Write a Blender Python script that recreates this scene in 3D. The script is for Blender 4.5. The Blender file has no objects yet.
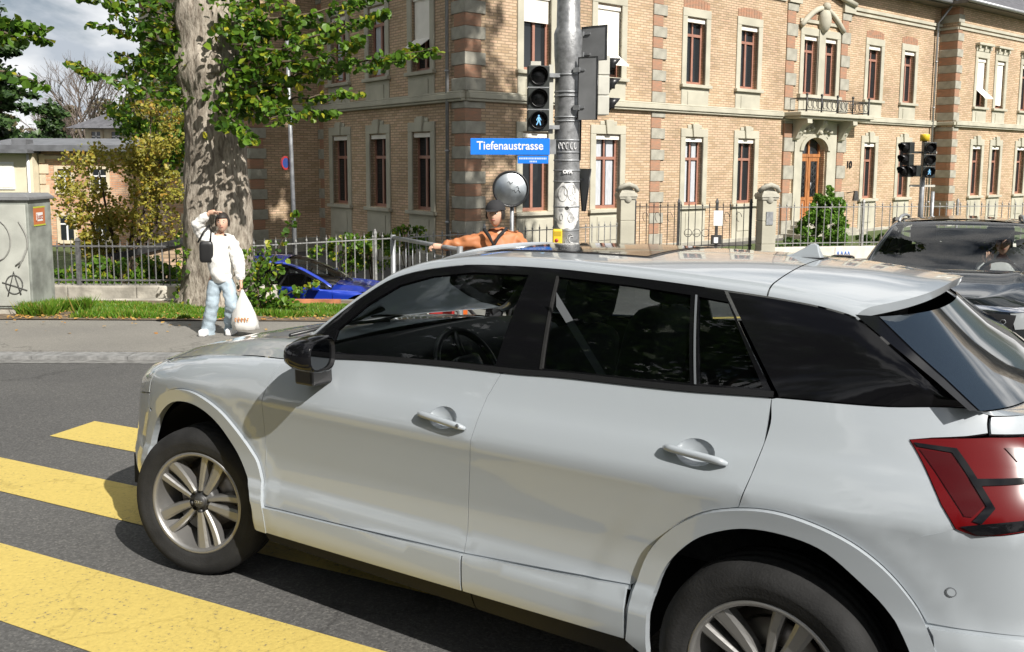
import bpy, bmesh, math, random
import numpy as np
from mathutils import Vector, Matrix, Quaternion, geometry

# ------------------------------------------------------------------ camera, world, sun, exposure
SC = bpy.context.scene
COL = SC.collection
PITCH = math.radians(6.5746); ROLL = 0.0043; FPX = 885.0; PPX, PPY = 512.0, 265.0
CAMZ = 1.70
_f = Vector((0, math.cos(PITCH), -math.sin(PITCH))); _r = Vector((1, 0, 0)); _u = _r.cross(_f)
_c, _s = math.cos(ROLL), math.sin(ROLL)
CR = _c*_r + _s*_u; CU = -_s*_r + _c*_u; CF = _f
cam = bpy.data.cameras.new('camera'); camo = bpy.data.objects.new('camera', cam); COL.objects.link(camo)
camo.matrix_world = Matrix(((CR.x, CU.x, -CF.x, 0), (CR.y, CU.y, -CF.y, 0), (CR.z, CU.z, -CF.z, CAMZ), (0, 0, 0, 1)))
cam.sensor_width = 36; cam.lens = FPX/1024*36
cam.shift_x = 0; cam.shift_y = -(326-PPY)/1024
cam.clip_start = .05; cam.clip_end = 3000
SC.camera = camo

SUN_AZ = Vector((.600, -.800, 0)); SUN_EL = math.radians(40)
sund = (SUN_AZ*math.cos(SUN_EL) + Vector((0, 0, math.sin(SUN_EL)))).normalized()
w = bpy.data.worlds.new('World'); SC.world = w; w.use_nodes = True
nt = w.node_tree; nt.nodes.clear()
def wn(t, **k):
    n = nt.nodes.new(t)
    for a, b in k.items(): setattr(n, a, b)
    return n
wo = wn('ShaderNodeOutputWorld'); bg = wn('ShaderNodeBackground')
sky = wn('ShaderNodeTexSky', sky_type='NISHITA', sun_disc=False)
sky.sun_elevation = SUN_EL
sky.sun_rotation = math.atan2(sund.x, sund.y)
sky.air_density = 1.0; sky.dust_density = 1.2; sky.ozone_density = 1.0
tc = wn('ShaderNodeTexCoord'); mp = wn('ShaderNodeMapping'); mp.inputs['Scale'].default_value = (1, 1, 2.3)
nz = wn('ShaderNodeTexNoise'); nz.inputs['Scale'].default_value = 2.6; nz.inputs['Detail'].default_value = 9; nz.inputs['Roughness'].default_value = .58; nz.inputs['Distortion'].default_value = .3
rp = wn('ShaderNodeValToRGB'); rp.color_ramp.elements[0].position = .42; rp.color_ramp.elements[1].position = .53
nz2 = wn('ShaderNodeTexNoise'); nz2.inputs['Scale'].default_value = 5.2; nz2.inputs['Detail'].default_value = 6
rp2 = wn('ShaderNodeValToRGB'); rp2.color_ramp.elements[0].position = .36; rp2.color_ramp.elements[1].position = .58
rp2.color_ramp.elements[0].color = (10.5, 11.6, 13, 1); rp2.color_ramp.elements[1].color = (25, 24.8, 24.4, 1)
mx = wn('ShaderNodeMix', data_type='RGBA')
L = nt.links.new
L(tc.outputs['Generated'], mp.inputs[0]); L(mp.outputs[0], nz.inputs['Vector']); L(mp.outputs[0], nz2.inputs['Vector'])
L(nz.outputs['Fac'], rp.inputs[0]); L(nz2.outputs['Fac'], rp2.inputs[0])
L(rp.outputs[0], mx.inputs[0]); L(sky.outputs[0], mx.inputs[6]); L(rp2.outputs[0], mx.inputs[7])
L(mx.outputs[2], bg.inputs[0]); bg.inputs[1].default_value = .036; L(bg.outputs[0], wo.inputs[0])
sl = bpy.data.lights.new('sun', 'SUN'); sl.energy = 5.0; sl.angle = math.radians(.53); sl.color = (1, .955, .89)
so = bpy.data.objects.new('sun', sl); COL.objects.link(so)
so.rotation_euler = sund.to_track_quat('Z', 'Y').to_euler(); so.location = (20, -30, 30)
SC.view_settings.view_transform = 'Standard'; SC.view_settings.look = 'None'
SC.view_settings.exposure = 0.48; SC.view_settings.gamma = 1.0
SC.render.engine = 'CYCLES'
SC.cycles.max_bounces = 7; SC.cycles.transparent_max_bounces = 16; SC.cycles.caustics_reflective = False; SC.cycles.caustics_refractive = False

random.seed(7); RNG = np.random.default_rng(7)
def gz(x, y):                      # height of the street, falling gently away from the camera
    return -.04*y if y < 27 else -1.08
def px2w(px, py, Y):               # a sight line of the photograph cut at depth Y: used only to lay the plan out
    d = CF + CR*((px-PPX)/FPX) + CU*((PPY-py)/FPX)
    return Vector((0, 0, CAMZ)) + d*(Y/d.y)

# ------------------------------------------------------------------ materials
def nodes(name):
    m = bpy.data.materials.new(name); m.use_nodes = True
    t = m.node_tree; b = t.nodes['Principled BSDF']
    return m, t, b
def setc(b, col, rough=.5, metal=0, coat=0, spec=.5):
    b.inputs['Base Color'].default_value = (*col, 1); b.inputs['Roughness'].default_value = rough
    b.inputs['Metallic'].default_value = metal; b.inputs['Coat Weight'].default_value = coat
    b.inputs['Specular IOR Level'].default_value = spec
def mat(name, col, rough=.5, metal=0, coat=0, spec=.5, var=0, scale=6, bump=0, bscale=60, col2=None, coords='Object', detail=5, stretch=None, lo=.35, hi=.65, rvar=0):
    m, t, b = nodes(name); setc(b, col, rough, metal, coat, spec)
    N = t.nodes.new; Lk = t.links.new
    if var or col2 or bump or rvar:
        c = N('ShaderNodeTexCoord'); v = c.outputs[coords]
        if stretch:
            mpp = N('ShaderNodeMapping'); mpp.inputs['Scale'].default_value = stretch; Lk(v, mpp.inputs[0]); v = mpp.outputs[0]
        n = N('ShaderNodeTexNoise'); n.inputs['Scale'].default_value = scale; n.inputs['Detail'].default_value = detail; Lk(v, n.inputs['Vector'])
        if var or col2:
            r = N('ShaderNodeValToRGB'); r.color_ramp.elements[0].position = lo; r.color_ramp.elements[1].position = hi
            a = col2 if col2 else tuple(x*(1-var) for x in col); d = col if col2 else tuple(min(1, x*(1+var)) for x in col)
            r.color_ramp.elements[0].color = (*a, 1); r.color_ramp.elements[1].color = (*d, 1)
            Lk(n.outputs['Fac'], r.inputs[0]); Lk(r.outputs[0], b.inputs['Base Color'])
        if rvar:
            mr = N('ShaderNodeMapRange'); mr.inputs[3].default_value = max(0, rough-rvar); mr.inputs[4].default_value = min(1, rough+rvar)
            Lk(n.outputs['Fac'], mr.inputs[0]); Lk(mr.outputs[0], b.inputs['Roughness'])
        if bump:
            n2 = N('ShaderNodeTexNoise'); n2.inputs['Scale'].default_value = bscale; n2.inputs['Detail'].default_value = 6; Lk(v, n2.inputs['Vector'])
            bp = N('ShaderNodeBump'); bp.inputs['Strength'].default_value = bump; bp.inputs['Distance'].default_value = .02
            Lk(n2.outputs['Fac'], bp.inputs['Height']); Lk(bp.outputs[0], b.inputs['Normal'])
    return m
def glassy(name, tint, alpha, rough=.02, spec=.5):
    m, t, b = nodes(name); out = t.nodes['Material Output']
    setc(b, tint, rough, 0, 0, spec)
    tr = t.nodes.new('ShaderNodeBsdfTransparent'); tr.inputs[0].default_value = (.88, .92, .92, 1) if alpha < .08 else (.66, .70, .71, 1)
    gl = t.nodes.new('ShaderNodeBsdfGlossy'); gl.inputs['Roughness'].default_value = rough
    fr = t.nodes.new('ShaderNodeFresnel'); fr.inputs[0].default_value = 1.5
    m1 = t.nodes.new('ShaderNodeMixShader'); m1.inputs[0].default_value = alpha
    m2 = t.nodes.new('ShaderNodeMixShader')
    t.links.new(tr.outputs[0], m1.inputs[1]); t.links.new(b.outputs[0], m1.inputs[2])
    t.links.new(fr.outputs[0], m2.inputs[0]); t.links.new(m1.outputs[0], m2.inputs[1]); t.links.new(gl.outputs[0], m2.inputs[2])
    t.links.new(m2.outputs[0], out.inputs[0])
    return m
def leafmat(name, c1, c2, c3=None, trans=.35):
    m, t, b = nodes(name); out = t.nodes['Material Output']; setc(b, c1, .45, spec=.4)
    g = t.nodes.new('ShaderNodeNewGeometry'); r = t.nodes.new('ShaderNodeValToRGB')
    r.color_ramp.elements[0].color = (*c1, 1); r.color_ramp.elements[1].color = (*c2, 1); r.color_ramp.elements[1].position = .8
    if c3:
        e = r.color_ramp.elements.new(.97); e.color = (*c3, 1)
    t.links.new(g.outputs['Random Per Island'], r.inputs[0]); t.links.new(r.outputs[0], b.inputs['Base Color'])
    tl = t.nodes.new('ShaderNodeBsdfTranslucent'); t.links.new(r.outputs[0], tl.inputs[0])
    mx = t.nodes.new('ShaderNodeMixShader'); mx.inputs[0].default_value = trans
    t.links.new(b.outputs[0], mx.inputs[1]); t.links.new(tl.outputs[0], mx.inputs[2]); t.links.new(mx.outputs[0], out.inputs[0])
    return m
def brickmat(name, c1, c2, c3, mortar, bw=.26, bh=.078, uv=True, ms=.012):
    m, t, b = nodes(name); setc(b, c1, .85, spec=.25); N = t.nodes.new; Lk = t.links.new
    c = N('ShaderNodeTexCoord')
    br = N('ShaderNodeTexBrick'); br.inputs['Scale'].default_value = 1; br.inputs['Mortar Size'].default_value = ms
    br.inputs['Brick Width'].default_value = bw; br.inputs['Row Height'].default_value = bh; br.inputs['Mortar Smooth'].default_value = .1
    br.inputs['Color1'].default_value = (*c1, 1); br.inputs['Color2'].default_value = (*c2, 1); br.inputs['Mortar'].default_value = (*mortar, 1); br.inputs['Bias'].default_value = -.1
    Lk(c.outputs['UV'], br.inputs['Vector'])
    # second brick layer of single odd bricks
    b2 = N('ShaderNodeTexBrick'); b2.inputs['Scale'].default_value = 1; b2.inputs['Mortar Size'].default_value = ms
    b2.inputs['Brick Width'].default_value = bw; b2.inputs['Row Height'].default_value = bh
    b2.inputs['Color1'].default_value = (0, 0, 0, 1); b2.inputs['Color2'].default_value = (1, 1, 1, 1); b2.inputs['Mortar'].default_value = (0, 0, 0, 1); b2.inputs['Bias'].default_value = -.34
    Lk(c.outputs['UV'], b2.inputs['Vector'])
    mr = N('ShaderNodeMath'); mr.operation = 'MULTIPLY'; mr.inputs[1].default_value = .8; Lk(b2.outputs['Color'], mr.inputs[0])
    mxx = N('ShaderNodeMix'); mxx.data_type = 'RGBA'; Lk(mr.outputs[0], mxx.inputs[0]); Lk(br.outputs['Color'], mxx.inputs[6]); mxx.inputs[7].default_value = (*c3, 1)
    n = N('ShaderNodeTexNoise'); n.inputs['Scale'].default_value = .55; n.inputs['Detail'].default_value = 5; Lk(c.outputs['UV'], n.inputs['Vector'])
    mr2 = N('ShaderNodeMapRange'); mr2.inputs[1].default_value = .3; mr2.inputs[2].default_value = .7; mr2.inputs[3].default_value = .74; mr2.inputs[4].default_value = 1.12; Lk(n.outputs['Fac'], mr2.inputs[0])
    mul = N('ShaderNodeMix'); mul.data_type = 'RGBA'; mul.blend_type = 'MULTIPLY'; mul.inputs[0].default_value = 1
    Lk(mxx.outputs[2], mul.inputs[6]); Lk(mr2.outputs[0], mul.inputs[7]); Lk(mul.outputs[2], b.inputs['Base Color'])
    bp = N('ShaderNodeBump'); bp.inputs['Strength'].default_value = .6; bp.inputs['Distance'].default_value = .01; bp.invert = True
    Lk(br.outputs['Fac'], bp.inputs['Height']); Lk(bp.outputs[0], b.inputs['Normal'])
    return m
M = {}
M['brick'] = brickmat('tan_brick', (.47, .335, .21), (.72, .585, .42), (.56, .31, .20), (.33, .25, .17), .27, .082, ms=.013)
M['red_brick'] = brickmat('red_brick', (.42, .16, .09), (.50, .24, .15), (.45, .30, .2), (.34, .25, .2))
M['stone'] = mat('grey_green_sandstone', (.44, .42, .34), .85, spec=.2, var=.1, scale=1.6, bump=.25, bscale=30)
M['stone2'] = mat('weathered_sandstone', (.36, .345, .29), .88, spec=.2, var=.18, scale=3, bump=.4, bscale=30)
M['redstone'] = mat('red_brick_quoin', (.42, .22, .14), .85, spec=.2, col2=(.30, .20, .14), scale=3.5, bump=.5, bscale=26, stretch=(1, 1, 4))
M['woodred'] = mat('red_brown_window_wood', (.33, .165, .12), .5, var=.1, scale=4)
M['door'] = mat('orange_oak_door', (.38, .155, .055), .45, var=.3, scale=3, stretch=(6, 6, .7))
M['dark'] = mat('dark_room', (.012, .012, .013), .6)
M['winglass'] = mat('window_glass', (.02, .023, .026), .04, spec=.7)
M['curtain'] = mat('pale_curtain', (.45, .47, .50), .9, var=.15, scale=9, stretch=(8, 8, .4))
M['blind'] = mat('white_canvas_blind', (.80, .77, .70), .8, var=.04, scale=3)
M['iron'] = mat('dark_wrought_iron', (.05, .05, .05), .55, metal=.4, var=.3, scale=12)
M['galv'] = mat('galvanised_steel', (.30, .31, .32), .5, metal=.55, var=.2, scale=10, bump=.1)
M['slate'] = mat('grey_roof_slate', (.10, .10, .11), .7, var=.25, scale=5, bump=.4, bscale=14)
M['gutter'] = mat('zinc_gutter', (.35, .36, .37), .45, metal=.5, var=.1)
M['asphalt'] = None
M['concrete'] = mat('stained_concrete', (.42, .395, .34), .9, spec=.2, var=.4, scale=2.2, bump=.5, bscale=18)
M['white'] = mat('white_enamel', (.78, .78, .78), .35)
M['black'] = mat('black_plastic', (.012, .012, .013), .35)
M['blackmatt'] = mat('black_matt', (.014, .014, .014), .75, spec=.25)
M['yellow'] = mat('yellow_enamel', (.72, .50, .03), .4, var=.06)
M['blue'] = mat('blue_sign_enamel', (.02, .20, .78), .3)
M['signgrey'] = mat('grey_aluminium_sign_back', (.22, .225, .23), .55, metal=.2, var=.12, scale=4)

# ------------------------------------------------------------------ object helpers
def tag(o, label=None, cat=None, group=None, kind=None):
    if label: o['label'] = label
    if cat: o['category'] = cat
    if group: o['group'] = group
    if kind: o['kind'] = kind
    return o
def empty(name, loc=(0, 0, 0), rz=0, label=None, cat=None, group=None, parent=None, kind=None):
    o = bpy.data.objects.new(name, None); COL.objects.link(o); o.empty_display_size = .2
    o.location = loc; o.rotation_euler = (0, 0, rz); o.parent = parent
    return tag(o, label, cat, group, kind)
def link(name, me, parent=None, m=None):
    o = bpy.data.objects.new(name, me); COL.objects.link(o); o.parent = parent
    if m is not None:
        for q in (m if isinstance(m, (list, tuple)) else [m]):
            me.materials.append(q)
    return o
def copy_tree(o, parent=None):
    c = o.copy(); COL.objects.link(c); c.parent = parent
    for k in ('label',):
        pass
    for ch in list(o.children): copy_tree(ch, c)
    return c

class MB:
    """mesh collector"""
    def __init__(s): s.v = []; s.f = []; s.sm = []; s.uv = None
    def add(s, vs, fs, smooth=False):
        n = len(s.v); s.v += [tuple(p) for p in vs]; s.f += [tuple(i+n for i in f) for f in fs]; s.sm += [smooth]*len(fs); return s
    def box(s, x0, x1, y0, y1, z0, z1, M4=None):
        vs = [Vector((x, y, z)) for z in (z0, z1) for y in (y0, y1) for x in (x0, x1)]
        if M4 is not None: vs = [M4 @ v for v in vs]
        return s.add(vs, [(0, 2, 3, 1), (4, 5, 7, 6), (0, 1, 5, 4), (2, 6, 7, 3), (0, 4, 6, 2), (1, 3, 7, 5)])
    def frus(s, c, hx, hy, z0, z1, k, M4=None):       # box whose top is scaled by k
        vs = [Vector((c[0]+a*hx*q, c[1]+b*hy*q, z)) for z, q in ((z0, 1), (z1, k)) for b in (-1, 1) for a in (-1, 1)]
        if M4 is not None: vs = [M4 @ v for v in vs]
        return s.add(vs, [(0, 2, 3, 1), (4, 5, 7, 6), (0, 1, 5, 4), (2, 6, 7, 3), (0, 4, 6, 2), (1, 3, 7, 5)])
    def tube(s, pts, r, n=8, cap=True, smooth=True, closed=False):
        pts = [Vector(p) for p in pts]; rs = r if isinstance(r, (list, tuple)) else [r]*len(pts)
        base = len(s.v); ref = None; rings = []
        for i, p in enumerate(pts):
            if closed: t = pts[(i+1) % len(pts)]-pts[i-1]
            else: t = (pts[min(i+1, len(pts)-1)]-pts[max(i-1, 0)])
            if t.length < 1e-9: t = Vector((0, 0, 1))
            t.normalize()
            if ref is None:
                ref = t.orthogonal().normalized()
            ref = (ref-t*ref.dot(t))
            if ref.length < 1e-6: ref = t.orthogonal()
            ref.normalize(); b = t.cross(ref)
            rings.append([p+(ref*math.cos(2*math.pi*k/n)+b*math.sin(2*math.pi*k/n))*rs[i] for k in range(n)])
        vs = [v for q in rings for v in q]; fs = []
        m = len(pts)
        for i in range(m if closed else m-1):
            for k in range(n):
                a = i*n+k; b2 = i*n+(k+1) % n; j = ((i+1) % m)*n
                fs.append((a, b2, j+(k+1) % n, j+k))
        if cap and not closed:
            fs.append(tuple(range(n-1, -1, -1))); fs.append(tuple((m-1)*n+k for k in range(n)))
        return s.add(vs, fs, smooth)
    def lathe(s, prof, n=24, M4=None, smooth=True, a0=0, a1=2*math.pi):
        # prof: (r, z) list, axis z
        full = abs(a1-a0-2*math.pi) < 1e-6; cnt = n if full else n+1
        vs = []
        for r, z in prof:
            for k in range(cnt):
                a = a0+(a1-a0)*k/n; vs.append(Vector((r*math.cos(a), r*math.sin(a), z)))
        if M4 is not None: vs = [M4 @ v for v in vs]
        fs = []
        for i in range(len(prof)-1):
            for k in range(n):
                k2 = (k+1) % cnt
                fs.append((i*cnt+k, i*cnt+k2, (i+1)*cnt+k2, (i+1)*cnt+k))
        return s.add(vs, fs, smooth)
    def prism(s, poly, z0, z1, M4=None, smooth=False):
        n = len(poly)
        vs = [Vector((p[0], p[1], z0)) for p in poly]+[Vector((p[0], p[1], z1)) for p in poly]
        if M4 is not None: vs = [M4 @ v for v in vs]
        return s.add(vs, [tuple(range(n-1, -1, -1)), tuple(range(n, 2*n))]+[(i, (i+1) % n, n+(i+1) % n, n+i) for i in range(n)], smooth)
    def sphere(s, c, r, n=12, m=8, sc=(1, 1, 1), M4=None):
        vs = []; fs = []
        for i in range(m+1):
            th = math.pi*i/m
            for k in range(n):
                a = 2*math.pi*k/n
                v = Vector((r*sc[0]*math.sin(th)*math.cos(a), r*sc[1]*math.sin(th)*math.sin(a), r*sc[2]*math.cos(th)))+Vector(c)
                vs.append(M4 @ v if M4 is not None else v)
        for i in range(m):
            for k in range(n): fs.append((i*n+k, (i+1)*n+k, (i+1)*n+(k+1) % n, i*n+(k+1) % n))
        return s.add(vs, fs, True)
    def mesh(s, name):
        me = bpy.data.meshes.new(name); me.from_pydata([tuple(v) for v in s.v], [], s.f)
        me.polygons.foreach_set('use_smooth', s.sm); me.update(); return me
    def build(s, name, m, parent=None, bevel=0, seg=2):
        o = link(name, s.mesh(name), parent, m)
        if bevel:
            b = o.modifiers.new('bevel', 'BEVEL'); b.width = bevel; b.segments = seg; b.limit_method = 'ANGLE'; b.angle_limit = .6
            b.harden_normals = False
        return o
def tri_normal_fix(me):
    bm = bmesh.new(); bm.from_mesh(me); bmesh.ops.recalc_face_normals(bm, faces=bm.faces); bm.to_mesh(me); bm.free()
def text_mesh(s, size, depth=.004, bold=0, align='CENTER'):
    cu = bpy.data.curves.new('lettering', 'FONT'); cu.body = s; cu.size = size; cu.extrude = depth; cu.offset = bold
    cu.align_x = align; cu.align_y = 'CENTER'
    o = bpy.data.objects.new('tmp', cu); COL.objects.link(o)
    dg = bpy.context.evaluated_depsgraph_get(); me = bpy.data.meshes.new_from_object(o.evaluated_get(dg))
    bpy.data.objects.remove(o); return me
def frame_mat(o, ex, ez):     # matrix with local x=ex, local z=ez(up) , local y = into wall
    ex = Vector(ex).normalized(); ez = Vector(ez).normalized(); ey = ez.cross(ex)
    return Matrix(((ex.x, ey.x, ez.x, o[0]), (ex.y, ey.y, ez.y, o[1]), (ex.z, ey.z, ez.z, o[2]), (0, 0, 0, 1)))
def pchip(pts):
    xs = np.array([p[0] for p in pts], float); ys = np.array([p[1] for p in pts], float)
    h = np.diff(xs); dl = np.diff(ys)/h; m = np.zeros(len(xs))
    m[0] = dl[0]; m[-1] = dl[-1]
    for i in range(1, len(xs)-1):
        if dl[i-1]*dl[i] > 0:
            w1 = 2*h[i]+h[i-1]; w2 = h[i]+2*h[i-1]; m[i] = (w1+w2)/(w1/dl[i-1]+w2/dl[i])
    def f(x):
        x = np.clip(np.asarray(x, float), xs[0], xs[-1]); i = np.clip(np.searchsorted(xs, x)-1, 0, len(h)-1)
        t = (x-xs[i])/h[i]
        return ((1+2*t)*(1-t)**2*ys[i]+t*(1-t)**2*h[i]*m[i]+t*t*(3-2*t)*ys[i+1]+t*t*(t-1)*h[i]*m[i+1])
    return f
def in_poly(P, poly):
    x, y = P[:, 0], P[:, 1]; ins = np.zeros(len(P), bool); n = len(poly)
    for i in range(n):
        x0, y0 = poly[i]; x1, y1 = poly[(i+1) % n]
        c = ((y0 > y) != (y1 > y))
        with np.errstate(divide='ignore', invalid='ignore'):
            xi = (x1-x0)*(y-y0)/(y1-y0+1e-15)+x0
        ins ^= c & (x < xi)
    return ins
def densify(poly, st, closed=True):
    out = []; n = len(poly)
    for i in range(n if closed else n-1):
        a = np.array(poly[i], float); b = np.array(poly[(i+1) % n], float); k = max(1, int(np.ceil(np.linalg.norm(b-a)/st)))
        for j in range(k): out.append(tuple(a+(b-a)*j/k))
    if not closed: out.append(tuple(poly[-1]))
    return out
def cdt(outer, holes, st, grid=True):
    V = []; Ed = []
    for lp in [outer]+holes:
        b = len(V); V += [Vector(p) for p in lp]; n = len(lp); Ed += [(b+i, b+(i+1) % n) for i in range(n)]
    if grid:
        A = np.array(outer); x0, y0 = A.min(0); x1, y1 = A.max(0)
        gx, gy = np.meshgrid(np.arange(x0+st*.5, x1, st), np.arange(y0+st*.5, y1, st)); G = np.stack([gx.ravel(), gy.ravel()], 1)
        if len(G):
            k = in_poly(G, outer)
            for h in holes: k &= ~in_poly(G, h)
            G = G[k]
            B = np.array([tuple(v) for v in V])
            if len(G):
                keep = np.ones(len(G), bool)
                for i in range(0, len(G), 500):
                    d = ((G[i:i+500, None]-B[None])**2).sum(2).min(1); keep[i:i+500] = d > (st*.42)**2
                G = G[keep]
            V += [Vector(p) for p in G]
    r = geometry.delaunay_2d_cdt(V, Ed, [], 0, 1e-7)
    P = np.array([tuple(v) for v in r[0]]); T = [t for t in r[2] if len(t) == 3]
    T = np.array(T); c = P[T].mean(1); k = in_poly(c, outer)
    for h in holes: k &= ~in_poly(c, h)
    T = T[k]
    ar = (P[T[:, 1], 0]-P[T[:, 0], 0])*(P[T[:, 2], 1]-P[T[:, 0], 1])-(P[T[:, 2], 0]-P[T[:, 0], 0])*(P[T[:, 1], 1]-P[T[:, 0], 1])
    T = T[np.abs(ar) > 1e-9]; ar = ar[np.abs(ar) > 1e-9]
    T[ar < 0] = T[ar < 0][:, ::-1]
    return P, T
def shrink(poly, d):
    n = len(poly); P = np.array(poly); out = []
    A = 0.5*sum(P[i, 0]*P[(i+1) % n, 1]-P[(i+1) % n, 0]*P[i, 1] for i in range(n)); sg = 1 if A > 0 else -1
    for i in range(n):
        e0 = P[i]-P[i-1]; e1 = P[(i+1) % n]-P[i]; e0 = e0/(np.linalg.norm(e0)+1e-12); e1 = e1/(np.linalg.norm(e1)+1e-12)
        n0 = np.array([-e0[1], e0[0]])*sg; n1 = np.array([-e1[1], e1[0]])*sg; m = n0+n1; l = m@m
        m = m/max(l*.5, .35)
        out.append(tuple(P[i]+m*d))
    return out
# ------------------------------------------------------------------ ground
def asphalt(name, c1, c2, speck=.5):
    m, t, b = nodes(name); setc(b, c1, .85, spec=.35); N = t.nodes.new; Lk = t.links.new
    c = N('ShaderNodeTexCoord')
    n1 = N('ShaderNodeTexNoise'); n1.inputs['Scale'].default_value = .7; n1.inputs['Detail'].default_value = 8; Lk(c.outputs['Object'], n1.inputs['Vector'])
    n2 = N('ShaderNodeTexVoronoi'); n2.inputs['Scale'].default_value = 110; Lk(c.outputs['Object'], n2.inputs['Vector'])
    n3 = N('ShaderNodeTexNoise'); n3.inputs['Scale'].default_value = 60; n3.inputs['Detail'].default_value = 5; Lk(c.outputs['Object'], n3.inputs['Vector'])
    r = N('ShaderNodeValToRGB'); r.color_ramp.elements[0].position = .3; r.color_ramp.elements[1].position = .7
    r.color_ramp.elements[0].color = (*c1, 1); r.color_ramp.elements[1].color = (*c2, 1); Lk(n1.outputs['Fac'], r.inputs[0])
    r2 = N('ShaderNodeValToRGB'); r2.color_ramp.elements[0].color = (.55, .55, .55, 1); r2.color_ramp.elements[1].color = (1.5, 1.48, 1.42, 1)
    e = r2.color_ramp.elements.new(.8); e.color = (1.0, 1.0, 1.0, 1)
    sp = N('ShaderNodeSeparateColor'); Lk(n2.outputs['Color'], sp.inputs[0]); Lk(sp.outputs[0], r2.inputs[0])
    mu = N('ShaderNodeMix'); mu.data_type = 'RGBA'; mu.blend_type = 'MULTIPLY'; mu.inputs[0].default_value = speck
    Lk(r.outputs[0], mu.inputs[6]); Lk(r2.outputs[0], mu.inputs[7])
    # thin cracks
    vc = N('ShaderNodeTexVoronoi'); vc.feature = 'DISTANCE_TO_EDGE'; vc.inputs['Scale'].default_value = .16
    wv = N('ShaderNodeMix'); wv.data_type = 'RGBA'; wv.inputs[0].default_value = .12; Lk(c.outputs['Object'], wv.inputs[6]); Lk(n3.outputs['Color'], wv.inputs[7])
    nd = N('ShaderNodeTexNoise'); nd.inputs['Scale'].default_value = 2.5; nd.inputs['Detail'].default_value = 6; Lk(c.outputs['Object'], nd.inputs['Vector'])
    wa = N('ShaderNodeMix'); wa.data_type = 'RGBA'; wa.blend_type = 'ADD'; wa.inputs[0].default_value = .8; Lk(c.outputs['Object'], wa.inputs[6]); Lk(nd.outputs['Color'], wa.inputs[7]); Lk(wa.outputs[2], vc.inputs['Vector'])
    cr = N('ShaderNodeValToRGB'); cr.color_ramp.elements[0].position = .0; cr.color_ramp.elements[0].color = (.68, .68, .68, 1); cr.color_ramp.elements[1].position = .004; cr.color_ramp.elements[1].color = (1, 1, 1, 1)
    Lk(vc.outputs['Distance'], cr.inputs[0])
    mu2 = N('ShaderNodeMix'); mu2.data_type = 'RGBA'; mu2.blend_type = 'MULTIPLY'; mu2.inputs[0].default_value = 1; Lk(mu.outputs[2], mu2.inputs[6]); Lk(cr.outputs[0], mu2.inputs[7])
    Lk(mu2.outputs[2], b.inputs['Base Color'])
    bp = N('ShaderNodeBump'); bp.inputs['Strength'].default_value = .7; bp.inputs['Distance'].default_value = .006
    Lk(n3.outputs['Fac'], bp.inputs['Height']); Lk(bp.outputs[0], b.inputs['Normal'])
    return m
M['asphalt'] = asphalt('road_asphalt', (.085, .084, .083), (.120, .118, .113), .75)
M['pave'] = asphalt('footway_asphalt', (.205, .196, .178), (.255, .243, .217), .45)
def paint(name, col, wear, under):
    m, t, b = nodes(name); setc(b, col, .7, spec=.3); N = t.nodes.new; Lk = t.links.new
    c = N('ShaderNodeTexCoord')
    n = N('ShaderNodeTexNoise'); n.inputs['Scale'].default_value = 48; n.inputs['Detail'].default_value = 9; n.inputs['Roughness'].default_value = .7; Lk(c.outputs['Object'], n.inputs['Vector'])
    n0 = N('ShaderNodeTexNoise'); n0.inputs['Scale'].default_value = 1.7; n0.inputs['Detail'].default_value = 4; Lk(c.outputs['Object'], n0.inputs['Vector'])
    ad = N('ShaderNodeMath'); ad.operation = 'MULTIPLY_ADD'; ad.inputs[1].default_value = .22; Lk(n0.outputs['Fac'], ad.inputs[0]); Lk(n.outputs['Fac'], ad.inputs[2])
    r = N('ShaderNodeValToRGB'); r.color_ramp.elements[0].position = wear; r.color_ramp.elements[0].color = (*under, 1); r.color_ramp.elements[1].position = wear+.035
    r.color_ramp.elements[1].color = (*[q*.86 for q in col], 1); e = r.color_ramp.elements.new(.72); e.color = (*col, 1)
    Lk(ad.outputs[0], r.inputs[0])
    vc = N('ShaderNodeTexVoronoi'); vc.feature = 'DISTANCE_TO_EDGE'; vc.inputs['Scale'].default_value = .45
    nd = N('ShaderNodeTexNoise'); nd.inputs['Scale'].default_value = 3; nd.inputs['Detail'].default_value = 8; Lk(c.outputs['Object'], nd.inputs['Vector'])
    wa = N('ShaderNodeMix'); wa.data_type = 'RGBA'; wa.blend_type = 'ADD'; wa.inputs[0].default_value = .8; Lk(c.outputs['Object'], wa.inputs[6]); Lk(nd.outputs['Color'], wa.inputs[7]); Lk(wa.outputs[2], vc.inputs['Vector'])
    cr = N('ShaderNodeValToRGB'); cr.color_ramp.elements[0].color = (.6, .58, .54, 1); cr.color_ramp.elements[1].position = .007; cr.color_ramp.elements[1].color = (1, 1, 1, 1); Lk(vc.outputs['Distance'], cr.inputs[0])
    mu = N('ShaderNodeMix'); mu.data_type = 'RGBA'; mu.blend_type = 'MULTIPLY'; mu.inputs[0].default_value = .45; Lk(r.outputs[0], mu.inputs[6]); Lk(cr.outputs[0], mu.inputs[7])
    Lk(mu.outputs[2], b.inputs['Base Color'])
    bp = N('ShaderNodeBump'); bp.inputs['Strength'].default_value = .6; bp.inputs['Distance'].default_value = .006; Lk(n.outputs['Fac'], bp.inputs['Height']); Lk(bp.outputs[0], b.inputs['Normal'])
    return m
M['ypaint'] = paint('yellow_road_paint', (.57, .44, .125), .470, (.20, .17, .10))
M['soil'] = mat('dry_soil', (.16, .12, .08), .95, var=.3, scale=9, bump=.5, bscale=40)
M['lawn'] = mat('garden_grass_ground', (.07, .10, .03), .95, var=.3, scale=4, bump=.5)

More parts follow.
